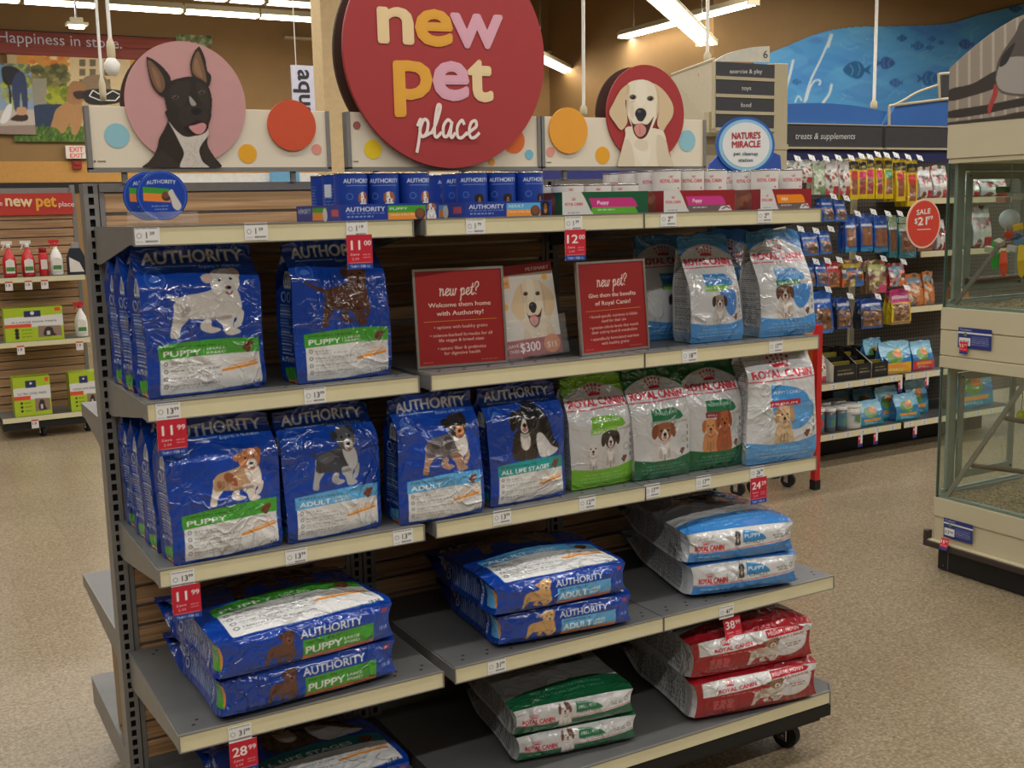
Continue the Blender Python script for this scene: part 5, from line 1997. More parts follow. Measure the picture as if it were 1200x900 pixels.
def photo_canvas(x0, x1, z0, z1, res, bg, y):
    A = Art(x1 - x0, z1 - z0, res, bg, 2)

    def P(pts, c, al=1.0, n=4, smooth=True):
        pts = sm(pts, n) if smooth else pts
        o = []
        for q in pts:
            w = at(q[0], q[1], 1, y)
            o.append(((w.x - x0) / (x1 - x0), (w.z - z0) / (z1 - z0)))
        A.poly(o, c, al)
    return A, P


x0, x1, z0, z1 = 1.55, 3.5, 2.82, 4.14
A, P = photo_canvas(x0, x1, z0, z1, .011, (196, 176, 130), YW - .02)
r_ = random.Random(3)
P([(20, 60), (160, 60), (160, 80), (20, 80)], (214, 150, 70), 1, 4, False)
for i in range(70):
    cx, cy = r_.uniform(35, 150), r_.uniform(64, 84)
    P([(cx - 5, cy), (cx, cy - 3), (cx + 5, cy), (cx, cy + 3)], r_.choice([(228, 150, 50), (240, 200, 120), (214, 120, 40), (236, 220, 170)]), .8, 2)
P([(82, 66), (152, 66), (152, 110), (82, 110)], (214, 192, 150), 1, 4, False)
for wx in (93, 105, 122):
    for wy in (70, 81, 93):
        P([(wx, wy), (wx + 7, wy), (wx + 7, wy + 8), (wx, wy + 8)], (90, 80, 64), .8, 4, False)
for i in range(80):
    cx, cy = r_.uniform(38, 80), r_.uniform(78, 104)
    P([(cx - 5, cy), (cx, cy - 4), (cx + 5, cy), (cx, cy + 4)], r_.choice([(96, 96, 50), (70, 74, 40), (130, 124, 70)]), .7, 2)
P([(38, 92), (55, 92), (55, 125), (38, 125)], (150, 146, 130), 1, 4, False)
for i in range(60):
    cx, cy = r_.uniform(56, 82), r_.uniform(103, 122)
    P([(cx - 4, cy), (cx, cy - 4), (cx + 4, cy), (cx, cy + 4)], r_.choice([(140, 150, 30), (100, 120, 30), (170, 176, 50)]), .8, 2)
P([(38, 126), (60, 122), (90, 126), (80, 148), (40, 150)], (44, 60, 90))
P([(-5, 148), (160, 148), (160, 172), (-5, 172)], (74, 104, 40), 1, 4, False)
for i in range(220):
    cx, cy = r_.uniform(20, 150), r_.uniform(148, 166)
    P([(cx, cy), (cx + 1.5, cy - 4), (cx + 2, cy)], r_.choice([(96, 130, 50), (50, 80, 30), (120, 150, 60)]), .8, 2)
P([(96, 95), (108, 88), (122, 90), (130, 104), (124, 118), (100, 120)], (140, 118, 92))
P([(62, 140), (66, 128), (78, 118), (84, 100), (92, 98), (96, 120), (96, 142), (90, 157), (84, 156), (82, 145), (74, 156), (66, 150), (60, 148)], (176, 132, 88))
P([(78, 112), (84, 96), (98, 98), (102, 112), (92, 122), (80, 120)], (160, 118, 78))
P([(86, 108), (100, 107), (102, 114), (90, 116)], (60, 42, 36))
P([(100, 106), (140, 106), (140, 120), (104, 122)], (36, 34, 34))
A.grain(6, 7)
img_card('photo_panel', A, x0, x1, z0, z1, YW - .02, t, False, 'printed_paper')
x0, x1, z0, z1 = .9, 1.87, 2.93, 4.0
A, P = photo_canvas(x0, x1, z0, z1, .011, (140, 160, 190), YW - .05)
P([(-10, 60), (12, 72), (12, 100), (-10, 100)], (110, 136, 180), 1, 4, False)
for i in range(90):
    cx, cy = r_.uniform(2, 38), r_.uniform(72, 128)
    P([(cx - 4, cy), (cx, cy - 4), (cx + 4, cy), (cx, cy + 4)], r_.choice([(90, 100, 60), (150, 160, 120), (120, 130, 100), (180, 190, 60)]), .7, 2)
P([(-30, 130), (45, 128), (45, 162), (-30, 162)], (190, 180, 170), 1, 4, False)
P([(-30, 148), (45, 146), (45, 162), (-30, 162)], (150, 132, 122), 1, 4, False)
P([(2, 80), (14, 78), (24, 84), (22, 92), (12, 100), (4, 96)], (40, 42, 48))
P([(14, 98), (22, 84), (30, 92), (32, 126), (27, 128), (24, 108), (22, 128), (17, 128)], (52, 66, 104))
P([(12, 140), (20, 134), (31, 134), (32, 140), (24, 142)], (60, 44, 38))
P([(20, 126), (30, 126), (30, 134), (20, 134)], (196, 150, 120))
P([(0, 142), (8, 124), (14, 122), (12, 136), (6, 144)], (226, 226, 226))
P([(5, 90), (12, 104), (13, 120), (11, 120), (10, 104), (4, 92)], (30, 30, 30))
img_card('photo_panel', A, x0, x1, z0, z1, YW - .05, t, False, 'printed_paper')
x0, x1, z0, z1 = 4.15, 4.74, 4.36, 4.58
A, P = photo_canvas(x0, x1, z0, z1, .011, (120, 130, 90), YW - .02)
for i in range(60):
    cx, cy = r_.uniform(203, 248), r_.uniform(38, 60)
    P([(cx - 3, cy), (cx, cy - 3), (cx + 3, cy), (cx, cy + 3)], r_.choice([(60, 60, 40), (170, 180, 150), (96, 130, 70), (200, 206, 200), (140, 90, 60)]), .8, 2)
img_card('photo_panel', A, x0, x1, z0, z1, YW - .02, t, False, 'printed_paper')

p, q = at(77, 186, 1, YW), at(101, 171, 1, YW)
t = thing('exit_sign', 'small white wall sign with red letters left of the black dog board', 'sign', (p.x, YW, p.z))
obj('sign_box', MB().box(p.x, q.x, YW - .06, YW + .03, p.z, q.z), WHITE, t)
A = Art(q.x - p.x, q.z - p.z, .008, (226, 216, 206), 3)
A.text('EXIT', .5, .52, .36, (214, 60, 66), .6, .03, 'c')
A.text('EXIT', .5, .10, .30, (214, 60, 66), .6, .03, 'c')
img_card('sign_face', A, p.x, q.x, p.z, q.z, YW - .062, t, False)
p, q = at(85, 198, 1, YW), at(95, 189, 1, YW)
tag(obj('fire_strobe', MB().box(p.x, q.x, YW - .05, YW + .03, p.z, q.z).box(p.x + .03, q.x - .03, YW - .07, YW - .05, p.z + .06, q.z - .03), ink((150, 30, 26))), 'tiny red fire strobe on the wall under the small white sign', 'alarm')

# white hanging sign, half hidden by the column
p, q = at(344, 135, 1, 7.5), at(386, 78, 1, 7.5)
t = thing('hanging_sign', 'white hanging sign with sideways dark lettering left of the cream column', 'sign', (p.x, 7.5, p.z))
obj('board', MB().box(p.x, q.x, 7.5, 7.52, p.z, q.z), mat('lavender_white_board', (204, 204, 222), .5), t)
a_ = at(349, 82, 1, 7.5)
b_ = at(348, 137, 1, 7.5)
b_.x = a_.x
lettering('aqua', a_, b_, .15, (44, 44, 52), t, .03, nrm=Vector((0, -1, 0)), up=Vector((1, 0, 0)), eps=.003)
for xx in (p.x + .05, q.x - .03):
    obj('cord', MB().tube((xx, 7.51, q.z), (xx, 7.51, ZC), .004, seg=6), WHITE, t)

# far shelving seen through the gap under the header signs
t = thing('far_shelving', 'distant white and grey shelving seen through the gap below the header signs', 'shelving unit', (4.5, 9.3, 0))
obj('back_panel', MB().box(1.9, 6.6, 9.3, 9.4, 0, 1.93), mat('pale_grey_shelving', (176, 176, 178), .6), t)
for k in range(4):
    obj('shelf', MB().box(1.9, 6.6, 8.95, 9.3, .3 + k * .42, .33 + k * .42), WHITE, t)
obj('top_strip', MB().box(1.9, 6.6, 9.25, 9.3, 1.93, 2.03), WHITE, t)
p, q = at(318, 214, 1, 9.2), at(350, 200, 1, 9.2)
t = obj('far_poster', MB().box(p.x, q.x, 9.18, 9.24, p.z - .1, q.z), ink((110, 172, 210)))
tag(t, 'small light blue poster far away, seen under the left header sign', 'poster')
t = obj('far_sign_band', MB().box(5.5, 8.9, 8.4, 8.45, 1.88, 2.10), ink((44, 50, 120)))
tag(t, 'navy sign band far away, seen just above the short cans', 'sign')
for px_, nm_ in ((5.6, 'left'), (7.1, 'right')):
    tag(obj('sign_post', MB().box(px_, px_ + .06, 8.46, 8.52, 0, 2.05), CREAMM), f'{nm_} cream post carrying the far navy sign band above the short cans', 'post')

# ------------------------------------------------------------------ fish mural on the right back wall
x0, x1, z0, z1 = 12.2, 20.5, 2.0, 5.75
A, P = photo_canvas(x0, x1, z0, z1, .019, (84, 158, 214), YB - .03)
r_ = random.Random(5)
for i in range(140):
    cx, cy = r_.uniform(900, 1230), r_.uniform(0, 130)
    w = r_.uniform(8, 34)
    P([(cx - w, cy), (cx, cy - w * .4), (cx + w, cy), (cx, cy + w * .4)], r_.choice([(60, 130, 200), (104, 178, 226), (80, 150, 216), (76, 120, 200), (120, 190, 230)]), .25, 4)


def stroke(pts, th, c, al=1.0):
    pts = sm(pts, 5, False)
    for a_, b_ in zip(pts[:-1], pts[1:]):
        d = Vector((b_[0] - a_[0], b_[1] - a_[1]))
        if d.length < 1e-5:
            continue
        d.normalize()
        n_ = Vector((-d.y, d.x)) * th / 2
        P([(a_[0] + n_.x, a_[1] + n_.y), (b_[0] + n_.x, b_[1] + n_.y), (b_[0] - n_.x, b_[1] - n_.y), (a_[0] - n_.x, a_[1] - n_.y)], c, al, 1, False)


for i in range(26):
    cx, cy = r_.uniform(920, 1190), r_.uniform(10, 120)
    pts = [(cx, cy)]
    for k in range(4):
        pts.append((pts[-1][0] + r_.uniform(-3, 14), pts[-1][1] + r_.uniform(-10, 6)))
    stroke(pts, .9, (150, 206, 236), .5)
W_ = (206, 222, 228)
stroke([(943, 120), (950, 95), (962, 70), (973, 45)], 2.6, W_)
stroke([(970, 56), (973, 46), (975, 40)], 4, W_)
stroke([(945, 118), (950, 102), (956, 94), (962, 95), (960, 100)], 2.4, W_)
stroke([(921, 105), (926, 88), (930, 70)], 3, W_)
stroke([(964, 121), (972, 110), (975, 98)], 3, W_)
stroke([(932, 120), (936, 112), (940, 118)], 2, W_)


def fish(cx, cy, s, c, f=1):
    P([(cx - 1.0 * s * f, cy), (cx - .45 * s * f, cy - .55 * s), (cx + .2 * s * f, cy - .62 * s), (cx + .6 * s * f, cy), (cx + .25 * s * f, cy + .6 * s), (cx - .45 * s * f, cy + .5 * s)], c, .85)
    P([(cx + .5 * s * f, cy), (cx + 1.05 * s * f, cy - .35 * s), (cx + .9 * s * f, cy), (cx + 1.05 * s * f, cy + .35 * s)], c, .85)
    stroke([(cx - .5 * s * f, cy - .4 * s), (cx - .25 * s * f, cy), (cx - .4 * s * f, cy + .4 * s)], s * .07, (120, 180, 214), .8)
    stroke([(cx + .1 * s * f, cy - .5 * s), (cx + .25 * s * f, cy), (cx + .05 * s * f, cy + .45 * s)], s * .06, (120, 180, 214), .8)


for q in ((1004, 82, 16, (34, 92, 144), 1), (1038, 74, 11, (52, 84, 150), -1), (934, 96, 5.5, (50, 100, 160), 1), (1050, 97, 8, (54, 98, 168), 1), (1057, 45, 6, (44, 94, 156), -1),
          (1075, 54, 8, (52, 104, 172), -1), (1092, 46, 5, (52, 104, 170), -1), (1090, 56, 5, (52, 104, 172), 1), (1103, 50, 4, (52, 104, 172), -1), (1088, 92, 13, (44, 100, 160), -1),
          (1132, 52, 9, (60, 88, 160), 1), (1190, 10, 8, (50, 90, 160), 1)):
    fish(*q)
top = sm([(900, 62), (920, 54), (960, 38), (1000, 31), (1050, 30), (1110, 27), (1150, 16), (1200, 4), (1235, -6), (1290, -30)], 6, False)
mk = A.mask() * 0 > 1
ln = []
for q in top:
    w = at(q[0], q[1], 1, YB - .03)
    ln.append((w.x, w.z))
ln = np.array(ln)
gx = np.linspace(x0, x1, A.nx)
gz = np.linspace(z0, z1, A.ny)
lim = np.interp(gx, ln[:, 0], ln[:, 1])
mk = gz[:, None] < lim[None, :]
pp = panel_patch(A, x1 - x0, z1 - z0, 0)
o = link('fish_mural', gridmesh('fish_mural', [(pp[0], pp[1], mk)], MATS['printed_paper'], False), ((x0 + x1) / 2, YB - .03, z0))
tag(o, 'large blue wall mural of fish with a wavy upper edge', 'mural')

# ------------------------------------------------------------------ treats shelving behind at the right
YF, YP2 = 2.53, 3.0
XT0, XT1 = 4.17, 6.20
def zat(px, py, y):
    return at(px, py, 1, y).z
tg = thing('treats_shelving', 'long pegboard shelving wall of dog treats behind the red-legged stand', 'shelving unit', (5.2, 2.8, 0))


def peg_mat():
    m, nt, b = newmat('dark_pegboard')
    tc = nt.nodes.new('ShaderNodeTexCoord')
    mp = nt.nodes.new('ShaderNodeMapping')
    mp.inputs['Scale'].default_value = (38, 38, 38)
    fr = nt.nodes.new('ShaderNodeVectorMath')
    fr.operation = 'FRACTION'
    sb = nt.nodes.new('ShaderNodeVectorMath')
    sb.operation = 'SUBTRACT'
    sb.inputs[1].default_value = (.5, .5, .5)
    ml = nt.nodes.new('ShaderNodeVectorMath')
    ml.operation = 'MULTIPLY'
    ml.inputs[1].default_value = (1, 0, 1)
    le = nt.nodes.new('ShaderNodeVectorMath')
    le.operation = 'LENGTH'
    gt = nt.nodes.new('ShaderNodeMath')
    gt.operation = 'GREATER_THAN'
    gt.inputs[1].default_value = .2
    mx = nt.nodes.new('ShaderNodeMixRGB')
    mx.inputs['Color1'].default_value = (.012, .011, .010, 1)
    mx.inputs['Color2'].default_value = s2l((104, 98, 88)) + (1,)
    nt.links.new(tc.outputs['Object'], mp.inputs['Vector'])
    nt.links.new(mp.outputs[0], fr.inputs[0])
    nt.links.new(fr.outputs[0], sb.inputs[0])
    nt.links.new(sb.outputs[0], ml.inputs[0])
    nt.links.new(ml.outputs[0], le.inputs[0])
    nt.links.new(le.outputs['Value'], gt.inputs[0])
    nt.links.new(gt.outputs[0], mx.inputs['Fac'])
    nt.links.new(mx.outputs[0], b.inputs['Base Color'])
    b.inputs['Roughness'].default_value = .7
    return m


obj('pegboard', MB().box(XT0, XT1 + .75, YP2, YP2 + .02, .2, 1.93), peg_mat(), tg)
for xx in (XT0 + .02, 5.12, XT1):
    obj('upright', MB().box(xx - .02, xx + .02, YP2 - .02, YP2 + .06, 0, 1.95), CREAMM, tg)
ZS1, ZS2 = .20, .51
LL = label_art(('9', '99'))
for z in (ZS1, ZS2):
    for (a_, b_) in ((XT0 + .02, 5.10), (5.13, XT1)):
        s = obj('shelf', MB().box(a_, b_, YF + .004, YP2 - .001, z - .02, z), GREYD, tg)
        obj('price_rail', MB().box(a_, b_, YF, YF + .004, z - .038, z - .001), CREAM, s)
        n = int((b_ - a_) / .13)
        for k in range(n):
            lx = a_ + .05 + k * .13
            link('price_label', LM[('9', '99')] if ('9', '99') in LM else LM.setdefault(('9', '99'), card_mesh('price_label', LL, .05, .032, .0008, (228, 228, 226), MATS['printed_paper'])), Vector((lx, YF - .0012, z - .036)) - world_loc(s), (0, 0, 0), s)
obj('kick', MB().box(XT0, XT1, YF + .25, YF + .27, 0, ZS1 - .02), BLACK, tg)
zh0, zh1 = zat(1000, 175, 2.75), zat(1000, 147, 2.75)
hs = thing('aisle_header', 'dark grey header board reading treats and supplements with plain blue top', 'sign', (5.2, 2.75, zh0))
for (a_, b_) in ((XT0, 5.10), (5.13, XT1)):
    obj('dark_board', MB().box(a_, b_, 2.75, 2.78, zh0 + .012, zh1), mat('charcoal_board', (62, 62, 66), .5), hs)
    obj('cream_strip', MB().box(a_, b_, 2.74, 2.79, zh0, zh0 + .012).box(a_, b_, 2.74, 2.79, zh1, zh1 + .006), CREAMM, hs)
    obj('navy_band', MB().box(a_, b_, 2.77, 2.79, zh0 - .075, zh0), mat('navy_band', (34, 38, 92), .5), hs)
wave = [(922, 122), (960, 121), (1000, 124), (1038, 131)]
bm = mat('plain_blue_board', (48, 108, 190), .5, 0, .05, 4)
pts = [(at(q[0], q[1], 1, 2.77).x, at(q[0], q[1], 1, 2.77).z) for q in sm(wave, 5, False)]
obj('blue_board', MB().prism([(XT0, zh1 + .006)] + [(5.10, zh1 + .006)] + pts[::-1], 1, 2.76, 2.78), bm, hs)
pts = [(at(q[0], q[1], 1, 2.77).x, at(q[0], q[1], 1, 2.77).z) for q in ((1050, 121), (1113, 117), (1150, 114))]
obj('blue_board', MB().prism([(5.13, zh1 + .006), (XT1, zh1 + .006)] + pts[::-1], 1, 2.76, 2.78), bm, hs)
f_ = MB()
arc = sm([(1045, 124), (1058, 118), (1075, 108), (1098, 100)], 6, False)
ap = [at(q[0], q[1], 1, 2.74) for q in arc]
f_.path([tuple(v_) for v_ in ap], .008, 6)
ap = [at(q[0], q[1], 1, 2.74) for q in ((1042, 147), (1042, 124), (1116, 115), (1100, 87), (1118, 86))]
f_.path([tuple(ap[0]), tuple(ap[1]), tuple(ap[2])], .009, 6)
f_.path([tuple(at(1101, 116, 1, 2.74)), tuple(at(1100, 87, 1, 2.74)), tuple(at(1120, 85, 1, 2.74))], .009, 6)
obj('white_tube_frame', f_, CREAMM, hs)
p, q = at(1102, 116, 1, 2.76), at(1120, 89, 1, 2.76)
obj('dark_board', MB().box(p.x, q.x, 2.75, 2.77, p.z, q.z), MATS['charcoal_board'], hs)
lpx('treats & supplements', (932, 163), (1002, 163), 7.5, 1, 2.745, (224, 224, 222), hs, bold=.0, shear=.2)

# cream end post, end panel and aisle sign
xp0, xp1 = at(906, 200, 1, 2.6).x, at(922, 200, 1, 2.6).x
t = thing('end_post', 'tall cream square post at the left end of the treats wall', 'post', ((xp0 + xp1) / 2, 2.6, 0))
obj('post', MB().box(xp0, xp1, 2.6, 2.7, 0, zat(914, 74, 2.6)), CREAMM, t, bevel=.004)
obj('joint_plate', MB().box(xp0 - .004, xp1 + .004, 2.594, 2.706, 1.90, 1.93), CREAMM, t)
t = thing('aisle_end_panel', 'beige end panel of the aisle shelving behind the oval blue sign', 'shelving unit', (3.8, 2.9, 0))
obj('panel', MB().box(3.55, xp0 - .003, 2.75, 2.80, 0, 1.98), mat('beige_panel', (176, 160, 128), .6), t)
obj('top_rail', MB().box(3.50, xp0 - .003, 2.72, 2.82, 1.98, 2.0), CREAMM, t)
t = thing('aisle_sign', 'aisle sign numbered 6 listing exercise and play, toys and food', 'sign', (3.9, 2.62, 1.95))
ya = 2.60
sx0, sx1 = at(838, 110, 1, ya).x, at(908, 110, 1, ya).x
tops = [74, 94.5, 114, 133.5]
for i, ty in enumerate(tops):
    za, zb_ = zat(873, ty + 16.5, ya), zat(873, ty, ya)
    obj('strip', MB().box(sx0, sx1 - .004, ya, ya + .015, za, zb_), MATS['charcoal_board'], t)
    obj('strip_rim', MB().box(sx0 - .004, sx1, ya - .006, ya + .02, za - .018, za), CREAMM, t)
obj('side_rim', MB().box(sx0 - .008, sx0 - .001, ya - .006, ya + .02, zat(838, 151, ya), zat(838, 72, ya)), CREAMM, t)
for txt, a_, b_, h in (('exercise & play', (855, 86), (893, 86), 5), ('toys', (869, 105.5), (880, 105.5), 5), ('food', (868, 125.5), (880, 125.5), 5)):
    lpx(txt, a_, b_, h, 1, ya - .002, (226, 226, 224), t, bold=.01)
pts = [(at(q[0], q[1], 1, ya).x, at(q[0], q[1], 1, ya).z) for q in sm([(837, 72), (850, 64), (868, 58), (885, 55), (902, 54)], 4, False)] + [(at(902, 72, 1, ya).x, at(902, 73, 1, ya).z)]
obj('number_board', MB().prism(pts[::-1], 1, ya, ya + .012), mat('pale_board', (222, 220, 206), .5), t)
lpx('6', (894.5, 68), (899.5, 68), 9, 1, ya - .001, (60, 60, 60), t, bold=.0)
# slanting side board with dots
a_, b_ = at(786, 88, 1, 4.6), at(836, 70, 1, 3.1)
c_, d_ = at(836, 150, 1, 3.1), at(790, 150, 1, 4.6)
t = thing('side_board', 'slanting cream board with pale dots left of the aisle sign', 'sign', (a_ + b_) / 2 * 1.0)
mb = MB()
mb.v = [tuple(v_) for v_ in (a_, b_, c_, d_)] + [tuple(v_ + Vector((.02, .02, 0))) for v_ in (a_, b_, c_, d_)]
mb.f = [(0, 1, 2, 3), (7, 6, 5, 4), (0, 4, 5, 1), (1, 5, 6, 2), (2, 6, 7, 3), (3, 7, 4, 0)]
obj('board', mb, mat('pale_cream_board', (214, 204, 178), .5), t)
for (px, py, rp, c) in ((806, 111, 3.3, (120, 180, 190)), (824, 125, 2.6, (120, 180, 190)), (820, 88, 4, (224, 176, 150))):
    f = (px - 786) / 50
    yy = 4.6 + (3.1 - 4.6) * f
    p = at(px, py, 1, yy - .02)
    r = rp * (p - CP).length / FPX
    obj('printed_dot', MB().lathe([(r, 0), (r, .002)], 20, axis=1, c=tuple(p + Vector((0, -.01, 0)))), ink(c), t)
f_ = MB().path([tuple(a_ + Vector((0, -.01, 0))), tuple(b_ + Vector((0, -.01, 0))), tuple(c_ + Vector((0, -.01, 0)))], .012, 6)
obj('edge_frame', f_, CREAMM, t)
obj('post', MB().box(d_.x, d_.x + .06, 4.66, 4.72, 0, d_.z + .1), CREAMM, t)
obj('post', MB().box(c_.x, c_.x + .05, 3.14, 3.19, 0, c_.z + .1), CREAMM, t)

# red-legged display stand with the oval sign
cx0, cx1, cy0, cy1 = 3.50, 4.015, 2.175, 2.5
red = mat('red_painted_tube', (196, 36, 34), .4)
t = thing('display_stand', 'red-framed display stand on casters behind the right end of the cart', 'display stand', ((cx0 + cx1) / 2, 2.28, 0))
for x in (cx0, cx1):
    for y in (cy0, cy1):
        obj('post', MB().box(x - .018, x + .018, y - .018, y + .018, .05 if x == cx1 else .35, .93), red, t)
        if x != cx1:
            continue
        obj('rubber_foot', MB().box(x - .021, x + .021, y - .021, y + .021, 0, .055), RUB, t)
for x in (3.56, 3.68, 3.93):
    caster(x, 2.30, t, .11, .04, .5)
for z in (.36, .60, .84):
    obj('tray_shelf', MB().box(cx0, cx1, cy0, cy1, z - .015, z).box(cx0, cx1, cy0 - .004, cy0, z - .02, z + .04), red, t)
obj('side_graphic', MB().box(cx1 + .019, cx1 + .022, cy0, cy0 + .16, .70, .92), ink((236, 150, 40)), t)
c = at(874, 170, 1, 2.1)
rx_ = (at(908, 170, 1, 2.1).x - at(839, 170, 1, 2.1).x) / 2
rz_ = (at(874, 137, 1, 2.1).z - at(874, 203, 1, 2.1).z) / 2
t = thing('oval_sign', "round blue and white nature's miracle pet cleanup station sign", 'sign', (c.x, 2.1, .9))
obj('backing_panel', MB().box(c.x - .22, c.x + .17, 2.121, 2.135, .90, 1.70), mat('light_blue_board', (120, 180, 214), .5), t)
obj('blue_base', MB().prism([(c.x - .26, 1.68), (c.x + .26, 1.68), (c.x + .24, 1.84), (c.x + .12, 1.88), (c.x - .12, 1.88), (c.x - .22, 1.80)], 1, 2.108, 2.12), ink((44, 80, 172)), t)
for k, (sc_, col_) in enumerate(((1.0, (36, 100, 186)), (.91, (150, 200, 232)), (.80, (232, 236, 238)))):
    pts = [(c.x + rx_ * sc_ * math.cos(a), c.z + rz_ * sc_ * math.sin(a)) for a in np.linspace(0, 2 * math.pi, 48)[:-1]]
    obj('oval_layer', MB().prism(pts, 1, 2.10 - k * .002, 2.104 - k * .002), ink(col_), t)
for txt, a_, b_, h, col_ in (('NATURE\'S', (858, 163), (891, 162), 7.5, (190, 40, 48)), ('MIRACLE', (858, 173), (891, 172), 7.5, (190, 40, 48)), ('pet cleanup', (860, 182), (888, 182), 4.2, (40, 50, 60)), ('station', (865.5, 189.5), (882, 189.5), 4.2, (40, 50, 60))):
    lpx(txt, a_, b_, h, 1, 2.094, col_, t, bold=.035 if h > 5 else .01)

# ------------------------------------------------------------------ treat packs
def treat_art(w, h, top, mid, low, kind, seed):
    A = Art(w, h, .005, mid, 2)
    r = random.Random(seed)
    if kind == 'window':
        A.rect(0, .62, 1, 1.1, top)
        A.rect(.08, .72, .92, .80, (226, 230, 236), .8)
        A.rect(.1, .10, .9, .58, (120, 84, 60))
        for i in range(26):
            A.ell(r.uniform(.15, .85), r.uniform(.13, .55), .07, r.choice([(150, 104, 70), (94, 62, 44), (190, 140, 96), (70, 50, 40), low]))
        A.rect(0, 0, 1, .09, low)
    elif kind == 'strips':
        A.rect(0, .66, 1, 1.1, top)
        A.rect(.06, .66, .94, .72, (222, 226, 232))
        A.rect(.12, .16, .88, .64, (120, 78, 56))
        for i in range(7):
            A.rect(.16 + i * .10, .18, .20 + i * .10, .62, (176, 124, 88))
        A.rect(0, 0, 1, .12, low)
    elif kind == 'yellow':
        A.rect(0, .72, 1, .92, (34, 36, 40), .9)
        A.text('JERKY', .2, .76, .06, top, .6, .02)
        A.rect(.15, .50, .85, .68, low)
        A.rect(.2, .12, .8, .5, (150, 90, 70))
        for i in range(10):
            A.rect(r.uniform(.2, .7), r.uniform(.14, .42), r.uniform(.4, .8), r.uniform(.2, .48), r.choice([(190, 130, 90), (120, 60, 50), low]), .5)
    elif kind == 'mixed':
        for i in range(60):
            A.ell(r.random(), r.random(), r.uniform(.08, .16), r.choice([top, mid, low, (226, 220, 200), (90, 60, 46)]), al=.85)
        A.rect(.1, .7, .9, .86, top)
        A.rect(.55, .0, 1.0, .25, low)
    elif kind == 'bird':
        A.rect(0, .55, 1, 1.1, (140, 196, 226))
        A.ell(.45, .52, .26, (90, 140, 60))
        A.ell(.55, .62, .14, (214, 120, 60))
        A.ell(.62, .70, .07, (230, 190, 60))
        A.rect(0, 0, 1, .34, low)
        A.rect(.15, .2, .85, .3, (230, 150, 60))
        A.text('SMALL', .2, .1, .07, (230, 236, 240), .5, .02)
    return A


TD = {}


def treat(k, w, h, d, top, mid, low, kind, seed):
    TD[k] = bag_mesh('treat_pack', w, h, d, treat_art(w, h, top, mid, low, kind, seed), treat_art(d, h, top, mid, low, 'plain', seed), seed=seed, mtl='printed_film', lean=.006, amp=.003, taper=.3, flat=.1, backc=mid, bulge=.006)


treat('blue', .12, .19, .05, (34, 96, 190), (30, 84, 170), (40, 120, 200), 'window', 1)
treat('bluelong', .10, .24, .03, (24, 92, 190), (24, 84, 176), (22, 140, 190), 'strips', 2)
treat('yellow', .075, .24, .02, (232, 200, 40), (228, 196, 36), (228, 60, 110), 'yellow', 3)
treat('yellowg', .075, .24, .02, (232, 200, 40), (228, 196, 36), (30, 140, 80), 'yellow', 4)
treat('yellowr', .075, .24, .02, (232, 200, 40), (228, 196, 36), (206, 60, 50), 'yellow', 5)
treat('white', .085, .18, .03, (206, 212, 210), (214, 214, 208), (190, 50, 60), 'mixed', 6)
treat('green', .085, .2, .03, (170, 196, 160), (206, 214, 196), (120, 160, 110), 'mixed', 7)
treat('multi', .12, .19, .04, (200, 176, 60), (196, 110, 60), (40, 100, 170), 'mixed', 8)
treat('multip', .12, .2, .04, (196, 200, 120), (150, 120, 90), (206, 60, 110), 'mixed', 9)
treat('red', .11, .19, .04, (206, 44, 40), (200, 50, 40), (180, 120, 70), 'window', 10)
treat('tealg', .09, .26, .03, (170, 196, 160), (60, 140, 170), (40, 130, 150), 'strips', 11)
treat('silver', .16, .24, .08, (200, 202, 204), (190, 190, 190), (176, 40, 50), 'mixed', 12)
treat('orange', .11, .20, .05, (130, 150, 160), (206, 120, 60), (214, 130, 70), 'mixed', 13)
treat('yelmag', .12, .21, .05, (200, 50, 120), (228, 200, 40), (150, 120, 80), 'window', 14)
treat('dark', .12, .2, .04, (30, 70, 150), (40, 50, 70), (24, 80, 150), 'window', 15)
treat('bird', .17, .22, .08, (60, 130, 190), (40, 120, 180), (26, 140, 170), 'bird', 16)
treat('birdy', .17, .22, .08, (60, 130, 190), (40, 120, 180), (226, 170, 40), 'bird', 17)
treat('birdr', .17, .22, .08, (60, 130, 190), (40, 120, 180), (206, 50, 60), 'bird', 18)
treat('redpk', .11, .17, .03, (120, 170, 200), (200, 40, 50), (226, 120, 80), 'mixed', 19)
SZ = {'blue': (.12, .19), 'bluelong': (.10, .24), 'yellow': (.075, .24), 'yellowg': (.075, .24), 'yellowr': (.075, .24), 'white': (.085, .18), 'green': (.085, .2), 'multi': (.12, .19), 'multip': (.12, .2), 'red': (.11, .19),
      'tealg': (.09, .26), 'silver': (.16, .24), 'orange': (.11, .20), 'yelmag': (.12, .21), 'dark': (.12, .2), 'bird': (.17, .22), 'birdy': (.17, .22), 'birdr': (.17, .22), 'redpk': (.11, .17)}
hook0 = None
HTAG = card_mesh('hook_tag', label_art(('3', '99'), .05, .04), .05, .04, .001, (228, 228, 226), MATS['printed_paper'])


def hook(x, z, y, n):
    """a peg hook with its tag, part of the pegboard shelving"""
    h = obj('peg_hook', MB().path([(x, YP2, z), (x, y - .02, z), (x, y - .035, z + .015)], .003, 6), CHROME, tg)
    link('hook_tag', HTAG, Vector((x + .01, y - .037, z + .0)) - world_loc(h), (R(-35), R(12), 0), h)


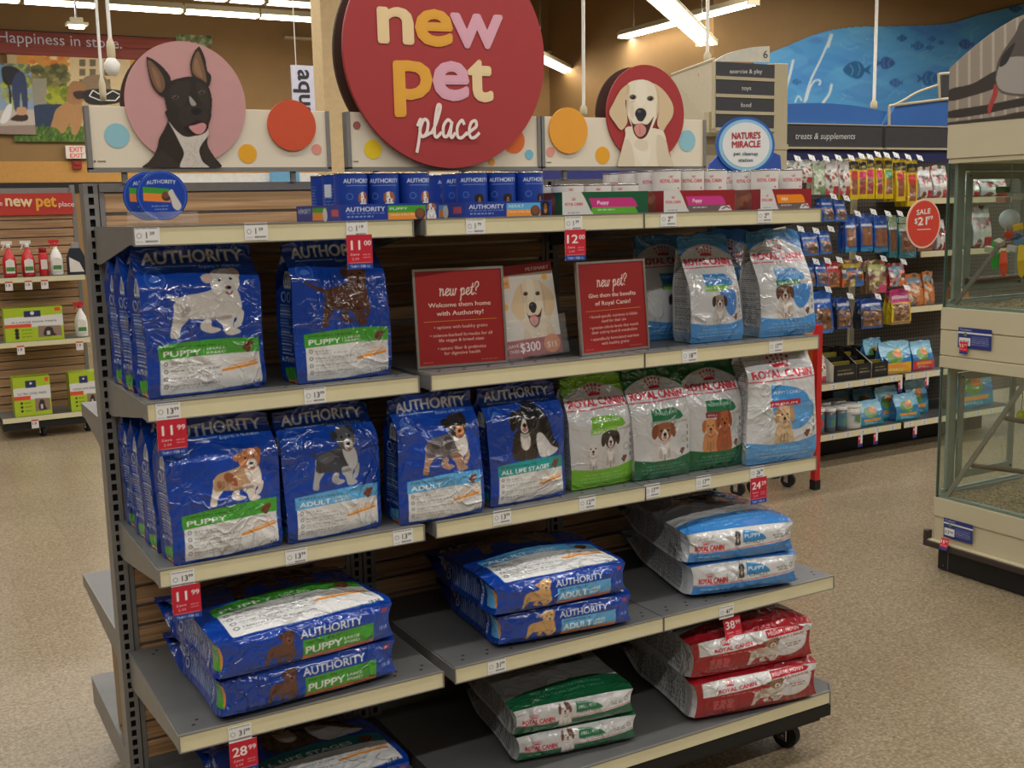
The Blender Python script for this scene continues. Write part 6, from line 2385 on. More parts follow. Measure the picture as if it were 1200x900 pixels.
def hang(kind, px0, py0, px1, py1, label, y=2.62, n=2, dy=.045, hk=True, rz=0, grp=None):
    """pack hanging on a hook; n packs deep"""
    a, b = at(px0, py1, 1, y), at(px1, py0, 1, y)
    w, h = SZ[kind]
    for j in range(n):
        yy = y + j * dy
        o = link('treat_pack', TD[kind], ((a.x + b.x) / 2 + j * .004, yy + .02, a.z), (0, 0, R(rz + (j % 2) * 4 - 2)))
        o.scale = ((b.x - a.x) / w, 1, (b.z - a.z) / h)
        lb = label if j == 0 else ('next', 'third', 'rearmost')[j - 1] + ' pack behind the ' + label
        tag(o, lb, 'treat pack', grp or 'dog treat packs on the treats wall')
    if hk:
        hook((a.x + b.x) / 2, b.z - .006, y, n)


hang('white', 922, 188, 936, 214, 'white treat pack first from left on top peg row', n=2)
hang('white', 938, 187, 953, 214, 'white treat pack second from left on top peg row', n=2)
hang('green', 955, 188, 969, 228, 'pale green treat pack on top peg row', n=2)
hang('white', 969, 187, 984, 228, 'white and red pack, left of pair, top peg row', n=2)
hang('white', 985, 187, 998, 228, 'white and red pack, right of pair, top peg row', n=2)
hang('yellowr', 998, 185, 1009, 234, 'yellow jerky pack first from left on top peg row', n=3)
hang('yellow', 1009, 186, 1018, 233, 'yellow jerky pack second from left, top peg row', n=4, rz=-24)
hang('yellow', 1018, 183, 1027, 233, 'yellow jerky pack third from left on top peg row', n=4, rz=-24)
hang('yellow', 1028, 184, 1038, 233, 'yellow jerky pack with pink band on top peg row', n=2)
hang('yellowg', 1038, 184, 1050, 233, 'yellow jerky pack with green band on top peg row', n=2)
hang('yellowr', 1052, 186, 1064, 236, 'yellow jerky pack right of the green banded one', n=3)
hang('yellowr', 1065, 187, 1078, 242, 'yellow jerky pack at the right end of its row', n=3)
hang('blue', 964, 232, 978, 260, 'left small blue pouch under the white and red packs', n=2)
hang('blue', 979, 234, 993, 260, 'right small blue pouch under the white and red packs', n=2)
hang('bluelong', 992, 252, 1006, 296, 'long blue pack first from left on second peg row', n=2)
hang('bluelong', 1010, 250, 1025, 295, 'long blue pack second from left on second peg row', n=2)
hang('bluelong', 1026, 252, 1043, 296, 'long blue pack third from left on second peg row', n=2)
hang('tealg', 1043, 252, 1054, 302, 'slim green and teal pack beside the long blue packs', n=2)
hang('tealg', 1055, 254, 1076, 303, 'wide green and teal pack left of the round sale sign', n=2)
hang('blue', 926, 270, 939, 297, 'small blue pouch first from left beside the cart corner', n=2)
hang('blue', 941, 272, 960, 300, 'blue pouch with orange treats beside the cart corner', n=2)
hang('blue', 961, 270, 975, 298, 'small blue pouch third from left beside the cart corner', n=2)
hang('blue', 945, 308, 956, 336, 'small blue pouch at left of the third peg row', n=2)
hang('blue', 957, 307, 971, 336, 'blue and white pouch on the third peg row', n=2)
hang('red', 971, 306, 985, 337, 'red pouch on the third peg row', n=2)
hang('multi', 988, 304, 1013, 337, 'many-coloured treat bag on the third peg row', n=2)
hang('multip', 1019, 304, 1040, 344, 'treat bag with pink corner on the third peg row', n=2)
hang('redpk', 1044, 308, 1062, 336, 'light blue pack with red spot on the third peg row', n=2)
hang('blue', 952, 340, 977, 392, 'large blue treat bag beside the bag with tan puppy', n=2)
hang('dark', 982, 348, 999, 386, 'dark blue treat bag left on the fourth peg row', n=2)
hang('dark', 1010, 348, 1036, 386, 'dark blue windowed treat bag right on the fourth peg row', n=2)
hang('yelmag', 1045, 338, 1068, 381, 'yellow and magenta treat bag on the fourth peg row', n=2)
for (za, xa_, nm) in ((zat(1095, 232, 2.62), 5.34, 'a'), (zat(1095, 294, 2.62), 5.34, 'b'), (zat(1090, 358, 2.62), 5.26, 'c')):
    s = obj('shelf', MB().box(xa_, XT1, 2.63, YP2 - .001, za - .02, za), GREYD, tg)
    obj('price_rail', MB().box(xa_, XT1, 2.62, 2.63, za - .036, za), CREAM, s)


def stand_on(kind, px0, px1, z, y, hpx, label, rz=0):
    w, h = SZ[kind]
    a = at(px0, 300, 1, y)
    b = at(px1, 300, 1, y)
    o = link('treat_pack', TD[kind], ((a.x + b.x) / 2, y + .04, z + .002), (0, 0, R(rz)))
    sz = hpx * 6.1 / FPX
    o.scale = ((b.x - a.x) / w, 1, sz / h)
    tag(o, label, 'treat pack', 'treat bags standing on shelves of the treats wall')


zs = [zat(1095, 232, 2.62), zat(1095, 294, 2.62), zat(1090, 358, 2.62)]
stand_on('silver', 1076, 1091, zs[0], 2.66, 42, 'silver and red bag left on the upper right shelf')
stand_on('silver', 1092, 1110, zs[0], 2.66, 44, 'silver and red bag right on the upper right shelf')
stand_on('silver', 1128, 1146, zs[0], 2.66, 30, 'left silver bag on upper shelf seen through the cage glass')
stand_on('silver', 1147, 1178, zs[0], 2.66, 30, 'right silver bag on upper shelf seen through the cage glass')
stand_on('red', 1078, 1096, zs[1], 2.66, 36, 'red bag just below the round sale sign')
stand_on('silver', 1098, 1110, zs[1], 2.66, 42, 'silver bag beside the round sale sign')
stand_on('silver', 1140, 1162, zs[1], 2.66, 60, 'tall silver and red bag seen through the upper cage glass')
stand_on('orange', 1067, 1088, zs[2], 2.66, 44, 'left orange treat bag on the small right shelf')
stand_on('orange', 1086, 1101, zs[2], 2.66, 46, 'right orange treat bag on the small right shelf', 8)
stand_on('orange', 1120, 1140, zs[2], 2.66, 30, 'orange bag low in the upper cage glass')
stand_on('birdy', 1040, 1072, ZS2, 2.57, 44, 'blue bag with yellow base on the lower treats shelf', -6)
stand_on('bird', 1018, 1042, ZS2, 2.66, 48, 'blue bag leaning behind the black carton on the lower shelf', 6)
stand_on('birdr', 1075, 1100, ZS2, 2.58, 40, 'bag with red base at the right of the lower treats shelf')
stand_on('white', 962, 975, ZS2, 2.56, 36, 'small white and green bag left of the cartons')
stand_on('bird', 1014, 1042, ZS1, 2.56, 34, 'first blue bird food bag from left on the bottom shelf')
stand_on('bird', 1034, 1062, ZS1, 2.64, 46, 'second blue bird food bag from left on the bottom shelf', 3)
stand_on('bird', 1058, 1084, ZS1, 2.56, 36, 'third blue bird food bag from left on the bottom shelf', -4)
stand_on('bird', 1070, 1095, ZS1, 2.66, 50, 'fourth blue bird food bag from left on the bottom shelf')
stand_on('bird', 985, 1008, ZS1, 2.84, 38, 'small blue bag at the back behind the white jars')
stand_on('bird', 1008, 1032, ZS1, 2.80, 40, 'blue bag at the back right of the white jars')
stand_on('bird', 1128, 1172, ZS1, 2.60, 60, 'big blue bird food bag seen through the lower cage glass')


def carton(px0, px1, hpx, label, seed):
    a, b = at(px0, 430, 1, 2.56), at(px1, 430, 1, 2.56)
    h = hpx * 6.0 / FPX
    t = thing('carton', label, 'carton', ((a.x + b.x) / 2, 2.70, ZS2))
    d = .30
    blk = mat('black_printed_card', (26, 25, 26), .45)
    wht = mat('white_card', (206, 200, 188), .6)
    kr = mat('kraft_card', (104, 82, 62), .8)
    obj('front_wall', MB().box(a.x, b.x, 2.555, 2.559, ZS2 + .001, ZS2 + h * .55), blk, t)
    prof = [(2.56, ZS2 + .001), (2.56 + d, ZS2 + .001), (2.56 + d, ZS2 + h), (2.56 + d * .45, ZS2 + h), (2.56, ZS2 + h * .55)]
    obj('side_wall', MB().prism(prof, 0, a.x, a.x + .003), wht, t)
    obj('side_wall', MB().prism(prof, 0, b.x - .003, b.x), blk, t)
    obj('back_wall', MB().box(a.x, b.x, 2.56 + d, 2.563 + d, ZS2 + .001, ZS2 + h), kr, t)
    A = Art(b.x - a.x - .02, h * .4, .004, (26, 25, 26), 2)
    A.smalltype(.1, .3, .9, (220, 214, 180), .12, seed)
    A.smalltype(.1, .6, .8, (200, 190, 120), .08, seed + 1)
    img_card('carton_print', A, a.x + .01, b.x - .01, ZS2 + .02, ZS2 + .02 + h * .4, 2.553, t, False)
    for k in range(4):
        o = obj('black_packet', MB().box(a.x + .012, b.x - .012, 2.60 + k * .055, 2.622 + k * .055, ZS2 + .004, ZS2 + h * (.62 + .12 * k)), blk if k % 2 else mat('olive_packet', (120, 108, 36), .5), None)
        tag(o, f'{("front", "second", "third", "rear")[k]} {"black" if k % 2 else "yellow-green"} packet in the {label.split(" on ")[0].replace(" display", "")}', 'packet')


carton(977, 1003, 40, 'left black display carton on the lower treats shelf', 3)
carton(1004, 1020, 38, 'middle black display carton on the lower treats shelf', 5)
carton(1022, 1040, 36, 'right black display carton on the lower treats shelf', 7)


def jar(px0, px1, hpx, y, body, label):
    a, b = at(px0, 500, 1, y), at(px1, 500, 1, y)
    r = (b.x - a.x) / 2 * .95
    h = hpx * 6.0 / FPX
    c = (a.x + b.x) / 2
    t = thing('jar', label, 'jar', (c, y + r, ZS1 + .001))
    obj('jar_body', MB().lathe([(r * .95, 0), (r, .005), (r, h * .84), (r * .9, h * .86)], 20), mat('jar_' + body[0], body[1], .35, coat=.4), t, smooth=True, local=True)
    l = obj('lid', MB().lathe([(r * 1.02, 0), (r * 1.04, .004), (r * 1.04, h * .12), (r * .96, h * .14)], 20), WHITE, t, smooth=True, local=True)
    l.location = (0, 0, h * .86)
    A = Art(2 * r, h * .5, .004, (200, 204, 204) if body[0] == 'white' else (70, 120, 140), 2)
    A.smalltype(.2, .7, .8, (60, 66, 74), .1, 3)
    A.ell(.5, .4, .2, (190, 60, 60) if body[0] == 'brown' else (90, 130, 90))
    n = 9
    th = np.linspace(-1.1, 1.1, n)
    zz = np.linspace(0, h * .5, 9)
    gt, gz = np.meshgrid(th, zz)
    oo = A.out()
    col = oo[np.linspace(0, A.ny - 1, 9).astype(int)][:, np.linspace(0, A.nx - 1, n).astype(int)]
    link('jar_label', gridmesh('jar_label', [(np.stack([np.sin(gt) * r * 1.01, -np.cos(gt) * r * 1.01, gz], -1), col, None)], MATS['printed_card']), (0, 0, h * .2), (0, 0, 0), t)


BR, GJ, WJ = ('brown', (110, 84, 66)), ('dark', (74, 80, 86)), ('white', (214, 212, 204))
jar(957, 970, 34, 2.56, BR, 'first small brown jar from left on the bottom treats shelf')
jar(971, 983, 32, 2.56, GJ, 'second small dark jar from left on the bottom treats shelf')
jar(984, 996, 32, 2.56, GJ, 'third small dark jar beside the big white jar')
jar(996, 1015, 33, 2.55, WJ, 'big white jar at the front of the bottom treats shelf')
jar(962, 978, 34, 2.70, WJ, 'left white-lidded jar in the back of the bottom shelf')
jar(979, 996, 33, 2.70, WJ, 'right white-lidded jar in the back of the bottom shelf')

# small sale tags on the treats shelves
for i, (px, py, z) in enumerate(((1008, 506, ZS1), (1026, 503, ZS1), (1072, 495, ZS1), (1055, 437, ZS2), (1086, 432, ZS2))):
    p = at(px, py, 1, YF)
    A = Art(.035, .075, .004, (206, 40, 56), 2)
    A.rect(.5, .3, 1, 1, (226, 224, 226))
    A.rect(0, 0, 1, .25, (40, 60, 140))
    A.text('9', .1, .6, .2, (240, 240, 240), .3, .03)
    o = link('sale_tag', card_mesh('sale_tag', A, .035, .075, .0006, (225, 225, 225), MATS['printed_paper']), (p.x, YF - .004, z - .11))
    tag(o, ('left tag hanging under the bottom treats shelf near the white jar', 'right tag hanging under the bottom treats shelf near the white jar', 'small red tag hanging under the bottom shelf near the bird cage', 'small red tag between the shelves under the yellow based bag', 'small red tag under the red based bag')[i], 'price tag', 'small hanging tags on the treats wall')

# round red sale sign
c = at(1083, 262, 1, 2.44)
r = (at(1103.5, 262, 1, 2.44).x - c.x)
t = thing('sale_sign', 'round red sale sign showing 21.99 with a pale rim', 'sign', (c.x, 2.44, c.z - r))
r = r * .96
disc(c.x, c.z, r, 2.445, .004, ink((232, 196, 170)), 'rim_disc', t, 48)
disc(c.x, c.z, r * .92, 2.442, .003, ink((208, 62, 44)), 'red_disc', t, 48)
lpx('SALE', (1074, 252), (1090, 250), 6, 1, 2.44, (240, 228, 220), t, bold=.04)
lpx('$', (1071.5, 262), (1075, 262), 6, 1, 2.44, (240, 228, 220), t, bold=.03)
lpx('21', (1075.5, 264), (1086, 263), 9, 1, 2.44, (240, 228, 220), t, bold=.05)
lpx('99', (1086.5, 258), (1093, 257), 4.5, 1, 2.44, (240, 228, 220), t, bold=.03)
obj('fine_print', MB().box(c.x - r * .4, c.x + r * .4, 2.4405, 2.4415, c.z - r * .25, c.z - r * .22), ink((240, 214, 204)), t)
obj('bracket_arm', MB().box(c.x - .006, c.x + .006, 2.449, YP2, c.z - .006, c.z + .006), CHROME, t)

# ------------------------------------------------------------------ bird cage cabinet at the right
XF = 3.44
YL = .885
YR = -1.1
XB = 4.12
def zx(py, px=1100):
    return at(px, py, 0, XF).z
cg = thing('bird_cage', 'tall cream and glass bird cage cabinet at the right edge', 'cage', (3.78, -.1, 0))
cm = mat('cream_cabinet', (196, 186, 156), .45, 0, .02, 8)
zb0, zb1, zg1, zm1, zu1, zc1 = .125, .323, .892, 1.147, 1.742, 1.90
obj('plinth', MB().box(XF + .015, XB - .02, YR, YL - .02, .004, .112), BLACK, cg)
obj('plinth_seam', MB().box(XF + .012, XF + .015, YL - .075, YL - .072, .01, .112).box(XF + .012, XF + .015, YL - .05, YL - .046, .02, .026), GREYD, cg)
obj('bumper', MB().box(XF - .022, XF + .012, YR, YL + .035, .100, .128).box(XF - .022, XF + .012, YL + .012, YL + .035, .128, .172), mat('brown_bumper', (56, 44, 38), .6), cg, bevel=.005)
obj('bumper_lip', MB().box(XF - .018, XF + .01, YR, YL + .03, .1285, .134), cm, cg)
ts = obj('lower_tray', MB().box(XF + .006, XB, YR, YL - .002, .128, .235).box(XF, XB, YR, YL, .240, zb1 - .0).box(XF + .004, XB, YR, YL - .001, .235, .240), cm, cg, bevel=.002)
obj('middle_drawer', MB().box(XF, XB, YR, YL, 1.055, zm1).box(XF + .005, XB, YR, YL - .002, 1.050, 1.055).box(XF + .002, XB, YR, YL, .945, 1.050).box(XF + .006, XB, YR, YL - .002, .941, .945).box(XF, XB, YR, YL, zg1, .941), cm, cg, bevel=.002)
obj('header_box', MB().box(XF, XB, YR, YL, zu1 + .02, zc1).box(XF + .006, XB, YR, YL - .004, zu1, zu1 + .02), cm, cg, bevel=.002)
frame = mat('grey_green_aluminium', (148, 158, 150), .4, .3)
for (za, zb_) in ((zb1, zg1), (zm1, zu1)):
    obj('corner_post', MB().box(XF + .004, XF + .014, YL - .012, YL - .004, za, zb_), frame, cg)
    sf = obj('side_frame', MB().box(XF + .05, XF + .095, YL - .02, YL - .004, za, zb_).box(XB - .05, XB, YL - .02, YL - .004, za, zb_).box(XF + .095, XB - .05, YL - .02, YL - .004, zb_ - .03, zb_).box(XF + .03, XB - .05, YL - .02, YL - .004, za, za + .03), frame, cg)
    x0_, x1_, a_, b_ = XF + .10, XF + .47, za + .07, zb_ - .035
    obj('door_frame', MB().box(x0_, x0_ + .03, YL - .032, YL - .021, a_, b_).box(x1_ - .03, x1_, YL - .032, YL - .021, a_, b_).box(x0_ + .03, x1_ - .03, YL - .032, YL - .021, a_, a_ + .035).box(x0_ + .03, x1_ - .03, YL - .032, YL - .021, b_ - .03, b_), frame, sf)
    obj('screws', MB().box(x0_ + .01, x0_ + .018, YL - .034, YL - .032, a_ + .012, a_ + .02).box(x1_ - .018, x1_ - .01, YL - .034, YL - .032, a_ + .012, a_ + .02).box(x0_ + .01, x0_ + .018, YL - .034, YL - .032, b_ - .02, b_ - .012), RUB, sf)
    obj('back_post', MB().box(XB - .03, XB, YR, YR + .03, za, zb_).box(XF, XF + .03, YR, YR + .03, za, zb_), frame, cg)


def glass_mat():
    m = bpy.data.materials.new('clear_glass')
    m.use_nodes = True
    nt = m.node_tree
    nt.nodes.clear()
    o = nt.nodes.new('ShaderNodeOutputMaterial')
    tr = nt.nodes.new('ShaderNodeBsdfTransparent')
    tr.inputs[0].default_value = (.93, .97, .95, 1)
    gl = nt.nodes.new('ShaderNodeBsdfGlossy')
    gl.inputs['Roughness'].default_value = .02
    lw = nt.nodes.new('ShaderNodeLayerWeight')
    lw.inputs['Blend'].default_value = .12
    fr = nt.nodes.new('ShaderNodeMath')
    fr.operation = 'MULTIPLY_ADD'
    fr.inputs[1].default_value = .35
    fr.inputs[2].default_value = .035
    nt.links.new(lw.outputs['Facing'], fr.inputs[0])
    mx = nt.nodes.new('ShaderNodeMixShader')
    nt.links.new(fr.outputs[0], mx.inputs[0])
    nt.links.new(tr.outputs[0], mx.inputs[1])
    nt.links.new(gl.outputs[0], mx.inputs[2])
    nt.links.new(mx.outputs[0], o.inputs[0])
    MATS['clear_glass'] = m
    return m


G = glass_mat()
for (za, zb_) in ((zb1, zg1), (zm1, zu1)):
    obj('front_glass', MB().box(XF + .003, XF + .006, YR + .03, YL - .013, za, zb_), G, cg)
    obj('side_glass', MB().box(XF + .01, XB - .05, YL - .012, YL - .010, za, zb_), G, cg)
    obj('glass_edge', MB().box(XF + .001, XF + .008, YL - .013, YL - .006, za, zb_), mat('green_glass_edge', (70, 92, 84), .2), cg)
    obj('sill', MB().box(XF + .008, XF + .03, YR, YL - .01, za, za + .012).box(XF + .03, XB, YL - .03, YL - .021, za, za + .02), frame, cg)


def gravel_mat():
    m, nt, b = newmat('seed_litter')
    tc = nt.nodes.new('ShaderNodeTexCoord')
    v = nt.nodes.new('ShaderNodeTexVoronoi')
    v.inputs['Scale'].default_value = 120
    r = nt.nodes.new('ShaderNodeValToRGB')
    r.color_ramp.elements[0].color = s2l((92, 76, 56)) + (1,)
    r.color_ramp.elements[1].color = s2l((176, 156, 118)) + (1,)
    nt.links.new(tc.outputs['Object'], v.inputs['Vector'])
    nt.links.new(v.outputs['Color'], r.inputs['Fac'])
    nt.links.new(r.outputs[0], b.inputs['Base Color'])
    bp = nt.nodes.new('ShaderNodeBump')
    bp.inputs['Distance'].default_value = .006
    nt.links.new(v.outputs['Distance'], bp.inputs['Height'])
    nt.links.new(bp.outputs['Normal'], b.inputs['Normal'])
    b.inputs['Roughness'].default_value = .9
    return m


gm = gravel_mat()
for z, lb in ((zb1, 'lower bed of brown seed litter inside the bird cage'), (zm1, 'upper bed of brown seed litter inside the bird cage')):
    X = np.linspace(XF + .02, XB - .01, 60)
    Y = np.linspace(YR + .03, YL - .035, 130)
    gx, gy = np.meshgrid(X, Y)
    zz = z + .010 + .006 * np.sin(gx * 13) * np.sin(gy * 9) + np.random.RandomState(3).normal(0, .0018, gx.shape)
    me = gridmesh('seed_litter', [(np.stack([gx - XF, gy, zz - z], -1), solid(60, 130, (150, 130, 100)), None)], gm, False)
    o = link('seed_litter', me, Vector((XF, 0, z)) - world_loc(cg), (0, 0, 0), cg)
    o['kind'] = 'stuff'


def bar(p0, p1, w, name, m, x=XF + .012):
    a, b = at(p0[0], p0[1], 0, x), at(p1[0], p1[1], 0, x)
    d = Vector((0, b.y - a.y, b.z - a.z)).normalized()
    n = Vector((0, -d.z, d.y)) * w / 2
    mb = MB()
    for xx in (x, x + .012):
        for q in (a + n, b + n, b - n, a - n):
            mb.v.append((xx, q.y, q.z))
    mb.f = [(0, 1, 2, 3), (7, 6, 5, 4), (0, 4, 5, 1), (1, 5, 6, 2), (2, 6, 7, 3), (3, 7, 4, 0)]
    return obj(name, mb, m, cg)


bar((1113, 363), (1170, 288), .016, 'diagonal_bar', ALU)
bar((1109, 581), (1215, 428), .018, 'diagonal_bar', ALU)
perch = wood_mat('perch_wood', (84, 66, 52), (112, 90, 70), 1, 1)
for (a_, b_) in (((1136, 545), (1215, 555)), ((1178, 490), (1215, 497))):
    A_, B_ = at(a_[0], a_[1], 0, XF + .12), at(b_[0], b_[1], 0, XF + .12)
    obj('perch', MB().tube(tuple(A_), tuple(B_ + (B_ - A_) * 1.5), .010), perch, cg)
obj('perch', MB().tube((XF + .10, YL - .04, 1.255), (XB - .05, YL - .06, 1.265), .012), perch, cg)

# picture board on top of the cage
y1_, y0_, z0, z1 = YL, .10, zc1, 2.36
A = Art(y1_ - y0_, z1 - z0, .0028, (150, 138, 124), 2)


def PC(pts, c, al=1.0, n=4, smooth=True):
    o = []
    for q in (sm(pts, n) if smooth else pts):
        p = at(q[0], q[1], 0, XF)
        o.append(((y1_ - p.y) / (y1_ - y0_), (p.z - z0) / (z1 - z0)))
    A.poly(o, c, al)


for i in range(12):
    PC([(1121 + i * 14, -60), (1124 + i * 14, -60), (1124 + i * 14, 160), (1121 + i * 14, 160)], (186, 176, 160), .8, 1, False)
PC([(1113, 105), (1140, 98), (1165, 84), (1200, 70), (1300, 40), (1300, 62), (1200, 90), (1165, 104), (1140, 112), (1113, 118)], (56, 48, 44))
PC([(1113, 130), (1160, 122), (1200, 114), (1300, 96), (1300, 110), (1200, 124), (1150, 134), (1113, 138)], (54, 46, 42))
PC([(1113, 143), (1170, 136), (1200, 130), (1300, 118), (1300, 128), (1200, 142), (1113, 147)], (60, 52, 46))
PC([(1168, 80), (1175, 62), (1190, 40), (1200, 22), (1240, 0), (1300, 10), (1290, 70), (1230, 110), (1190, 112), (1170, 105)], (86, 78, 72))
PC([(1175, 72), (1195, 66), (1230, 72), (1260, 90), (1220, 108), (1180, 108), (1168, 95)], (160, 154, 146))
PC([(1172, 78), (1176, 64), (1190, 50), (1186, 62), (1180, 74)], (40, 36, 34))
PC([(1166, 98), (1170, 108), (1164, 124), (1160, 134), (1158, 126), (1163, 112)], (170, 62, 56))
edge = sm([(1113, 80), (1135, 60), (1160, 40), (1180, 27), (1200, 17), (1250, 0), (1330, -20)], 5, False)
ln = np.array([((y1_ - at(q[0], q[1], 0, XF).y), at(q[0], q[1], 0, XF).z) for q in edge])
gx = np.linspace(0, y1_ - y0_, A.nx)
gz = np.linspace(z0, z1, A.ny)
mk = gz[:, None] < np.interp(gx, ln[:, 0], ln[:, 1])[None, :]
gX, gZ = np.meshgrid(gx, gz)
pb = thing('picture_board', 'curved-top picture board of a grey bird on a branch above the cage', 'sign', (XF + .01, YL, zc1))
link('picture', gridmesh('picture', [(np.stack([np.zeros_like(gX), -gX, gZ - z0], -1), A.out(), mk)], MATS['printed_card'], False), (-.012, 0, 0), (0, 0, 0), pb)
pts = [(y1_ - q[0], q[1]) for q in ln if q[0] < y1_ - y0_ + .1]
pts = [(y1_, z0 + .001)] + [(y1_, ln[0][1])] + pts[1:] + [(pts[-1][0], z0 + .001)]
obj('backing_board', MB().prism(pts, 0, XF, XF + .02), cm, pb)

# blue information cards with price tags
for i, (a_, b_, tg_, lb) in enumerate((((1124, 383), (1162, 415), (1126, 400), 'blue information card on the middle band of the bird cage'), ((1107, 606), (1140, 640), (1108, 628), 'blue information card on the bottom tray of the bird cage'))):
    p, q = at(a_[0], a_[1], 0, XF), at(b_[0], b_[1], 0, XF)
    w, h = p.y - q.y, .085
    zt = p.z
    A = Art(w, h, .0022, (36, 48, 120), 2)
    A.rect(0, .70, 1, .78, (220, 222, 226))
    A.text('Parakeets', .06, .84, .09, (230, 230, 236), .34, .01)
    for k in range(5):
        A.smalltype(.42, .56 - k * .09, .92, (210, 214, 230), .03, k)
    A.rect(.04, .12, .38, .50, (226, 226, 226))
    A.text('17', .08, .2, .18, (30, 30, 34), .14, .02)
    A.text('99', .24, .26, .10, (30, 30, 34), .10, .01)
    A.ell(.22, .66, .05, (96, 130, 70))
    gx, gz = np.meshgrid(np.linspace(0, w, A.nx), np.linspace(0, h, A.ny))
    o = link('information_card', gridmesh('information_card', [(np.stack([np.zeros_like(gx), -gx, gz], -1), A.out(), None), (np.stack([np.zeros_like(gx) + .0015, -gx, gz], -1), solid(A.nx, A.ny, (220, 220, 220)), None)], MATS['printed_card'], False), (XF - .004, p.y, zt - h))
    tag(o, lb, 'sign')
    A = Art(.040, .050, .0022, (206, 36, 52), 2)
    A.rect(0, 0, 1, .22, (40, 60, 140))
    A.text('15', .1, .55, .26, (240, 240, 240), .4, .03)
    A.text('99', .56, .68, .14, (240, 240, 240), .3, .02)
    A.smalltype(.1, .36, .9, (240, 210, 210), .05, 3)
    gx, gz = np.meshgrid(np.linspace(0, .04, A.nx), np.linspace(0, .05, A.ny))
    pp_ = at(tg_[0], tg_[1], 0, XF)
    o = link('sale_tag', gridmesh('sale_tag', [(np.stack([np.zeros_like(gx), -gx, gz - .05], -1), A.out(), None)], MATS['printed_paper'], False), (XF - (.008 if i == 0 else .024), pp_.y, pp_.z - (.0 if i == 0 else .002)))
    o.rotation_euler = (0, R(0 if i == 0 else 18), 0)
    tag(o, ('small red tag below the upper blue card of the bird cage', 'small red tag curling over the cage bumper')[i], 'price tag')

# toys hanging in the cage
w_ = at(1183, 257, 0, XF + .25)
tb = thing('bird_toy', 'white plastic ball toy hanging in the upper bird cage', 'bird toy', w_)
obj('ball', MB().lathe([(.002, -.042)] + [(.042 * math.cos(a), .042 * math.sin(a)) for a in np.linspace(-1.5, 1.5, 13)] + [(.002, .042)], 24, c=tuple(w_)), mat('pale_blue_ball', (206, 214, 220), .3), tb, smooth=True)
obj('cord', MB().tube(tuple(w_ + Vector((0, 0, .042))), (w_.x, w_.y, zu1), .0025, seg=6), mat('pale_cord', (150, 190, 190), .6), tb)
for k, (px, py, c, nm) in enumerate(((1176, 222, (60, 110, 60), 'green'), (1176, 234, (206, 160, 140), 'pink'), (1196, 230, (196, 190, 176), 'white'))):
    q = at(px, py, 0, XF + .25)
    obj('wooden_block', MB().box(q.x - .02, q.x + .02, q.y - .025, q.y + .025, q.z - .014, q.z + .012), ink(c), tb, bevel=.004)
w2 = at(1178, 282, 0, XF + .22)
tb = thing('bird_toy', 'colourful rope and block toy hanging below the white ball', 'bird toy', w2)
r_ = random.Random(8)
for k, (px, py, c) in enumerate(((1182, 275, (214, 70, 40)), (1190, 278, (70, 90, 120)), (1178, 287, (150, 110, 90)), (1172, 284, (196, 180, 160)), (1194, 266, (230, 180, 50)), (1196, 282, (110, 150, 190)), (1160, 292, (200, 190, 170)), (1186, 291, (196, 190, 190)))):
    q = at(px, py, 0, XF + .22 + r_.uniform(-.02, .03))
    o_ = obj('wooden_block', MB().box(q.x - .014, q.x + .014, q.y - .02, q.y + .02, q.z - .012, q.z + .012), ink(c), tb, bevel=.003)
    o_.rotation_euler = (r_.uniform(-.5, .5), r_.uniform(-.5, .5), r_.uniform(-.8, .8))
for px, py0, py1, c in ((1166, 282, 316, (50, 170, 60)), (1176, 294, 324, (236, 90, 50)), (1197, 287, 325, (236, 190, 40))):
    mb = MB()
    for s in range(5):
        a_ = at(px + (s - 2) * 1.1, py0, 0, XF + .21)
        m_ = at(px + (s - 2) * 1.9, (py0 + py1) / 2, 0, XF + .20)
        b_ = at(px + (s - 2) * 1.2, py1 - abs(s - 2) * 1.5, 0, XF + .21)
        mb.path([tuple(a_), tuple(m_), tuple(b_)], .0045, 6)
    obj('rope_tassel', mb, ink(c), tb)
obj('cord', MB().path([tuple(w2), tuple(w2 + Vector((0, 0, .05)))], .003, 6), MATS['pale_cord'], tb)
q = at(1197, 486, 0, XF + .2)
o = obj('bird_toy', MB().lathe([(.003, -.02), (.018, -.01), (.02, .0), (.018, .01), (.003, .02)], 16, c=tuple(q)).tube(tuple(q), (q.x, q.y, zg1), .002, seg=6), ink((200, 210, 40)), smooth=True)
tag(o, 'small yellow-green ball at the right edge of the lower bird cage', 'bird toy')

# ------------------------------------------------------------------ distant new pet shelving at the left
YG = 6.5
X0, X1 = .22, .87
lg = thing('shelving_unit', 'distant slatted shelving at the left with cleaning sprays and pad boxes', 'shelving unit', (.54, 6.7, 0))
obj('frame', MB().box(X0 - .03, X0, YG + .36, YG + .42, .12, 1.86).box(X1, X1 + .03, YG + .36, YG + .42, .12, 1.86).box(X0, X1, YG + .38, YG + .42, .12, 1.84), GREY, lg)
first = None
z = 1.80
while z > .2:
    if first is None:
        first = obj('slat', MB().box(X0, X1, YG + .362, YG + .378, z - .062, z - .004), MATS['oak_slat'], lg, bevel=.003)
        b0, z0_ = Vector(first.location), z
    else:
        piece(first, lg, b0 + Vector((0, 0, z - z0_)))
    z -= .066
for z in (1.19, .72, .165):
    s = obj('shelf', MB().box(X0, X1, YG + .004, YG + .36, z - .018, z), GREYD, lg)
    obj('price_rail', MB().box(X0, X1, YG, YG + .004, z - .036, z), CREAM, s)
obj('base', MB().box(X0, X1, YG + .02, YG + .8, .07, .127), BLACK, lg)
for x in (X0 + .27, X1 - .06):
    caster(x, YG + .06, lg, .10, .036)
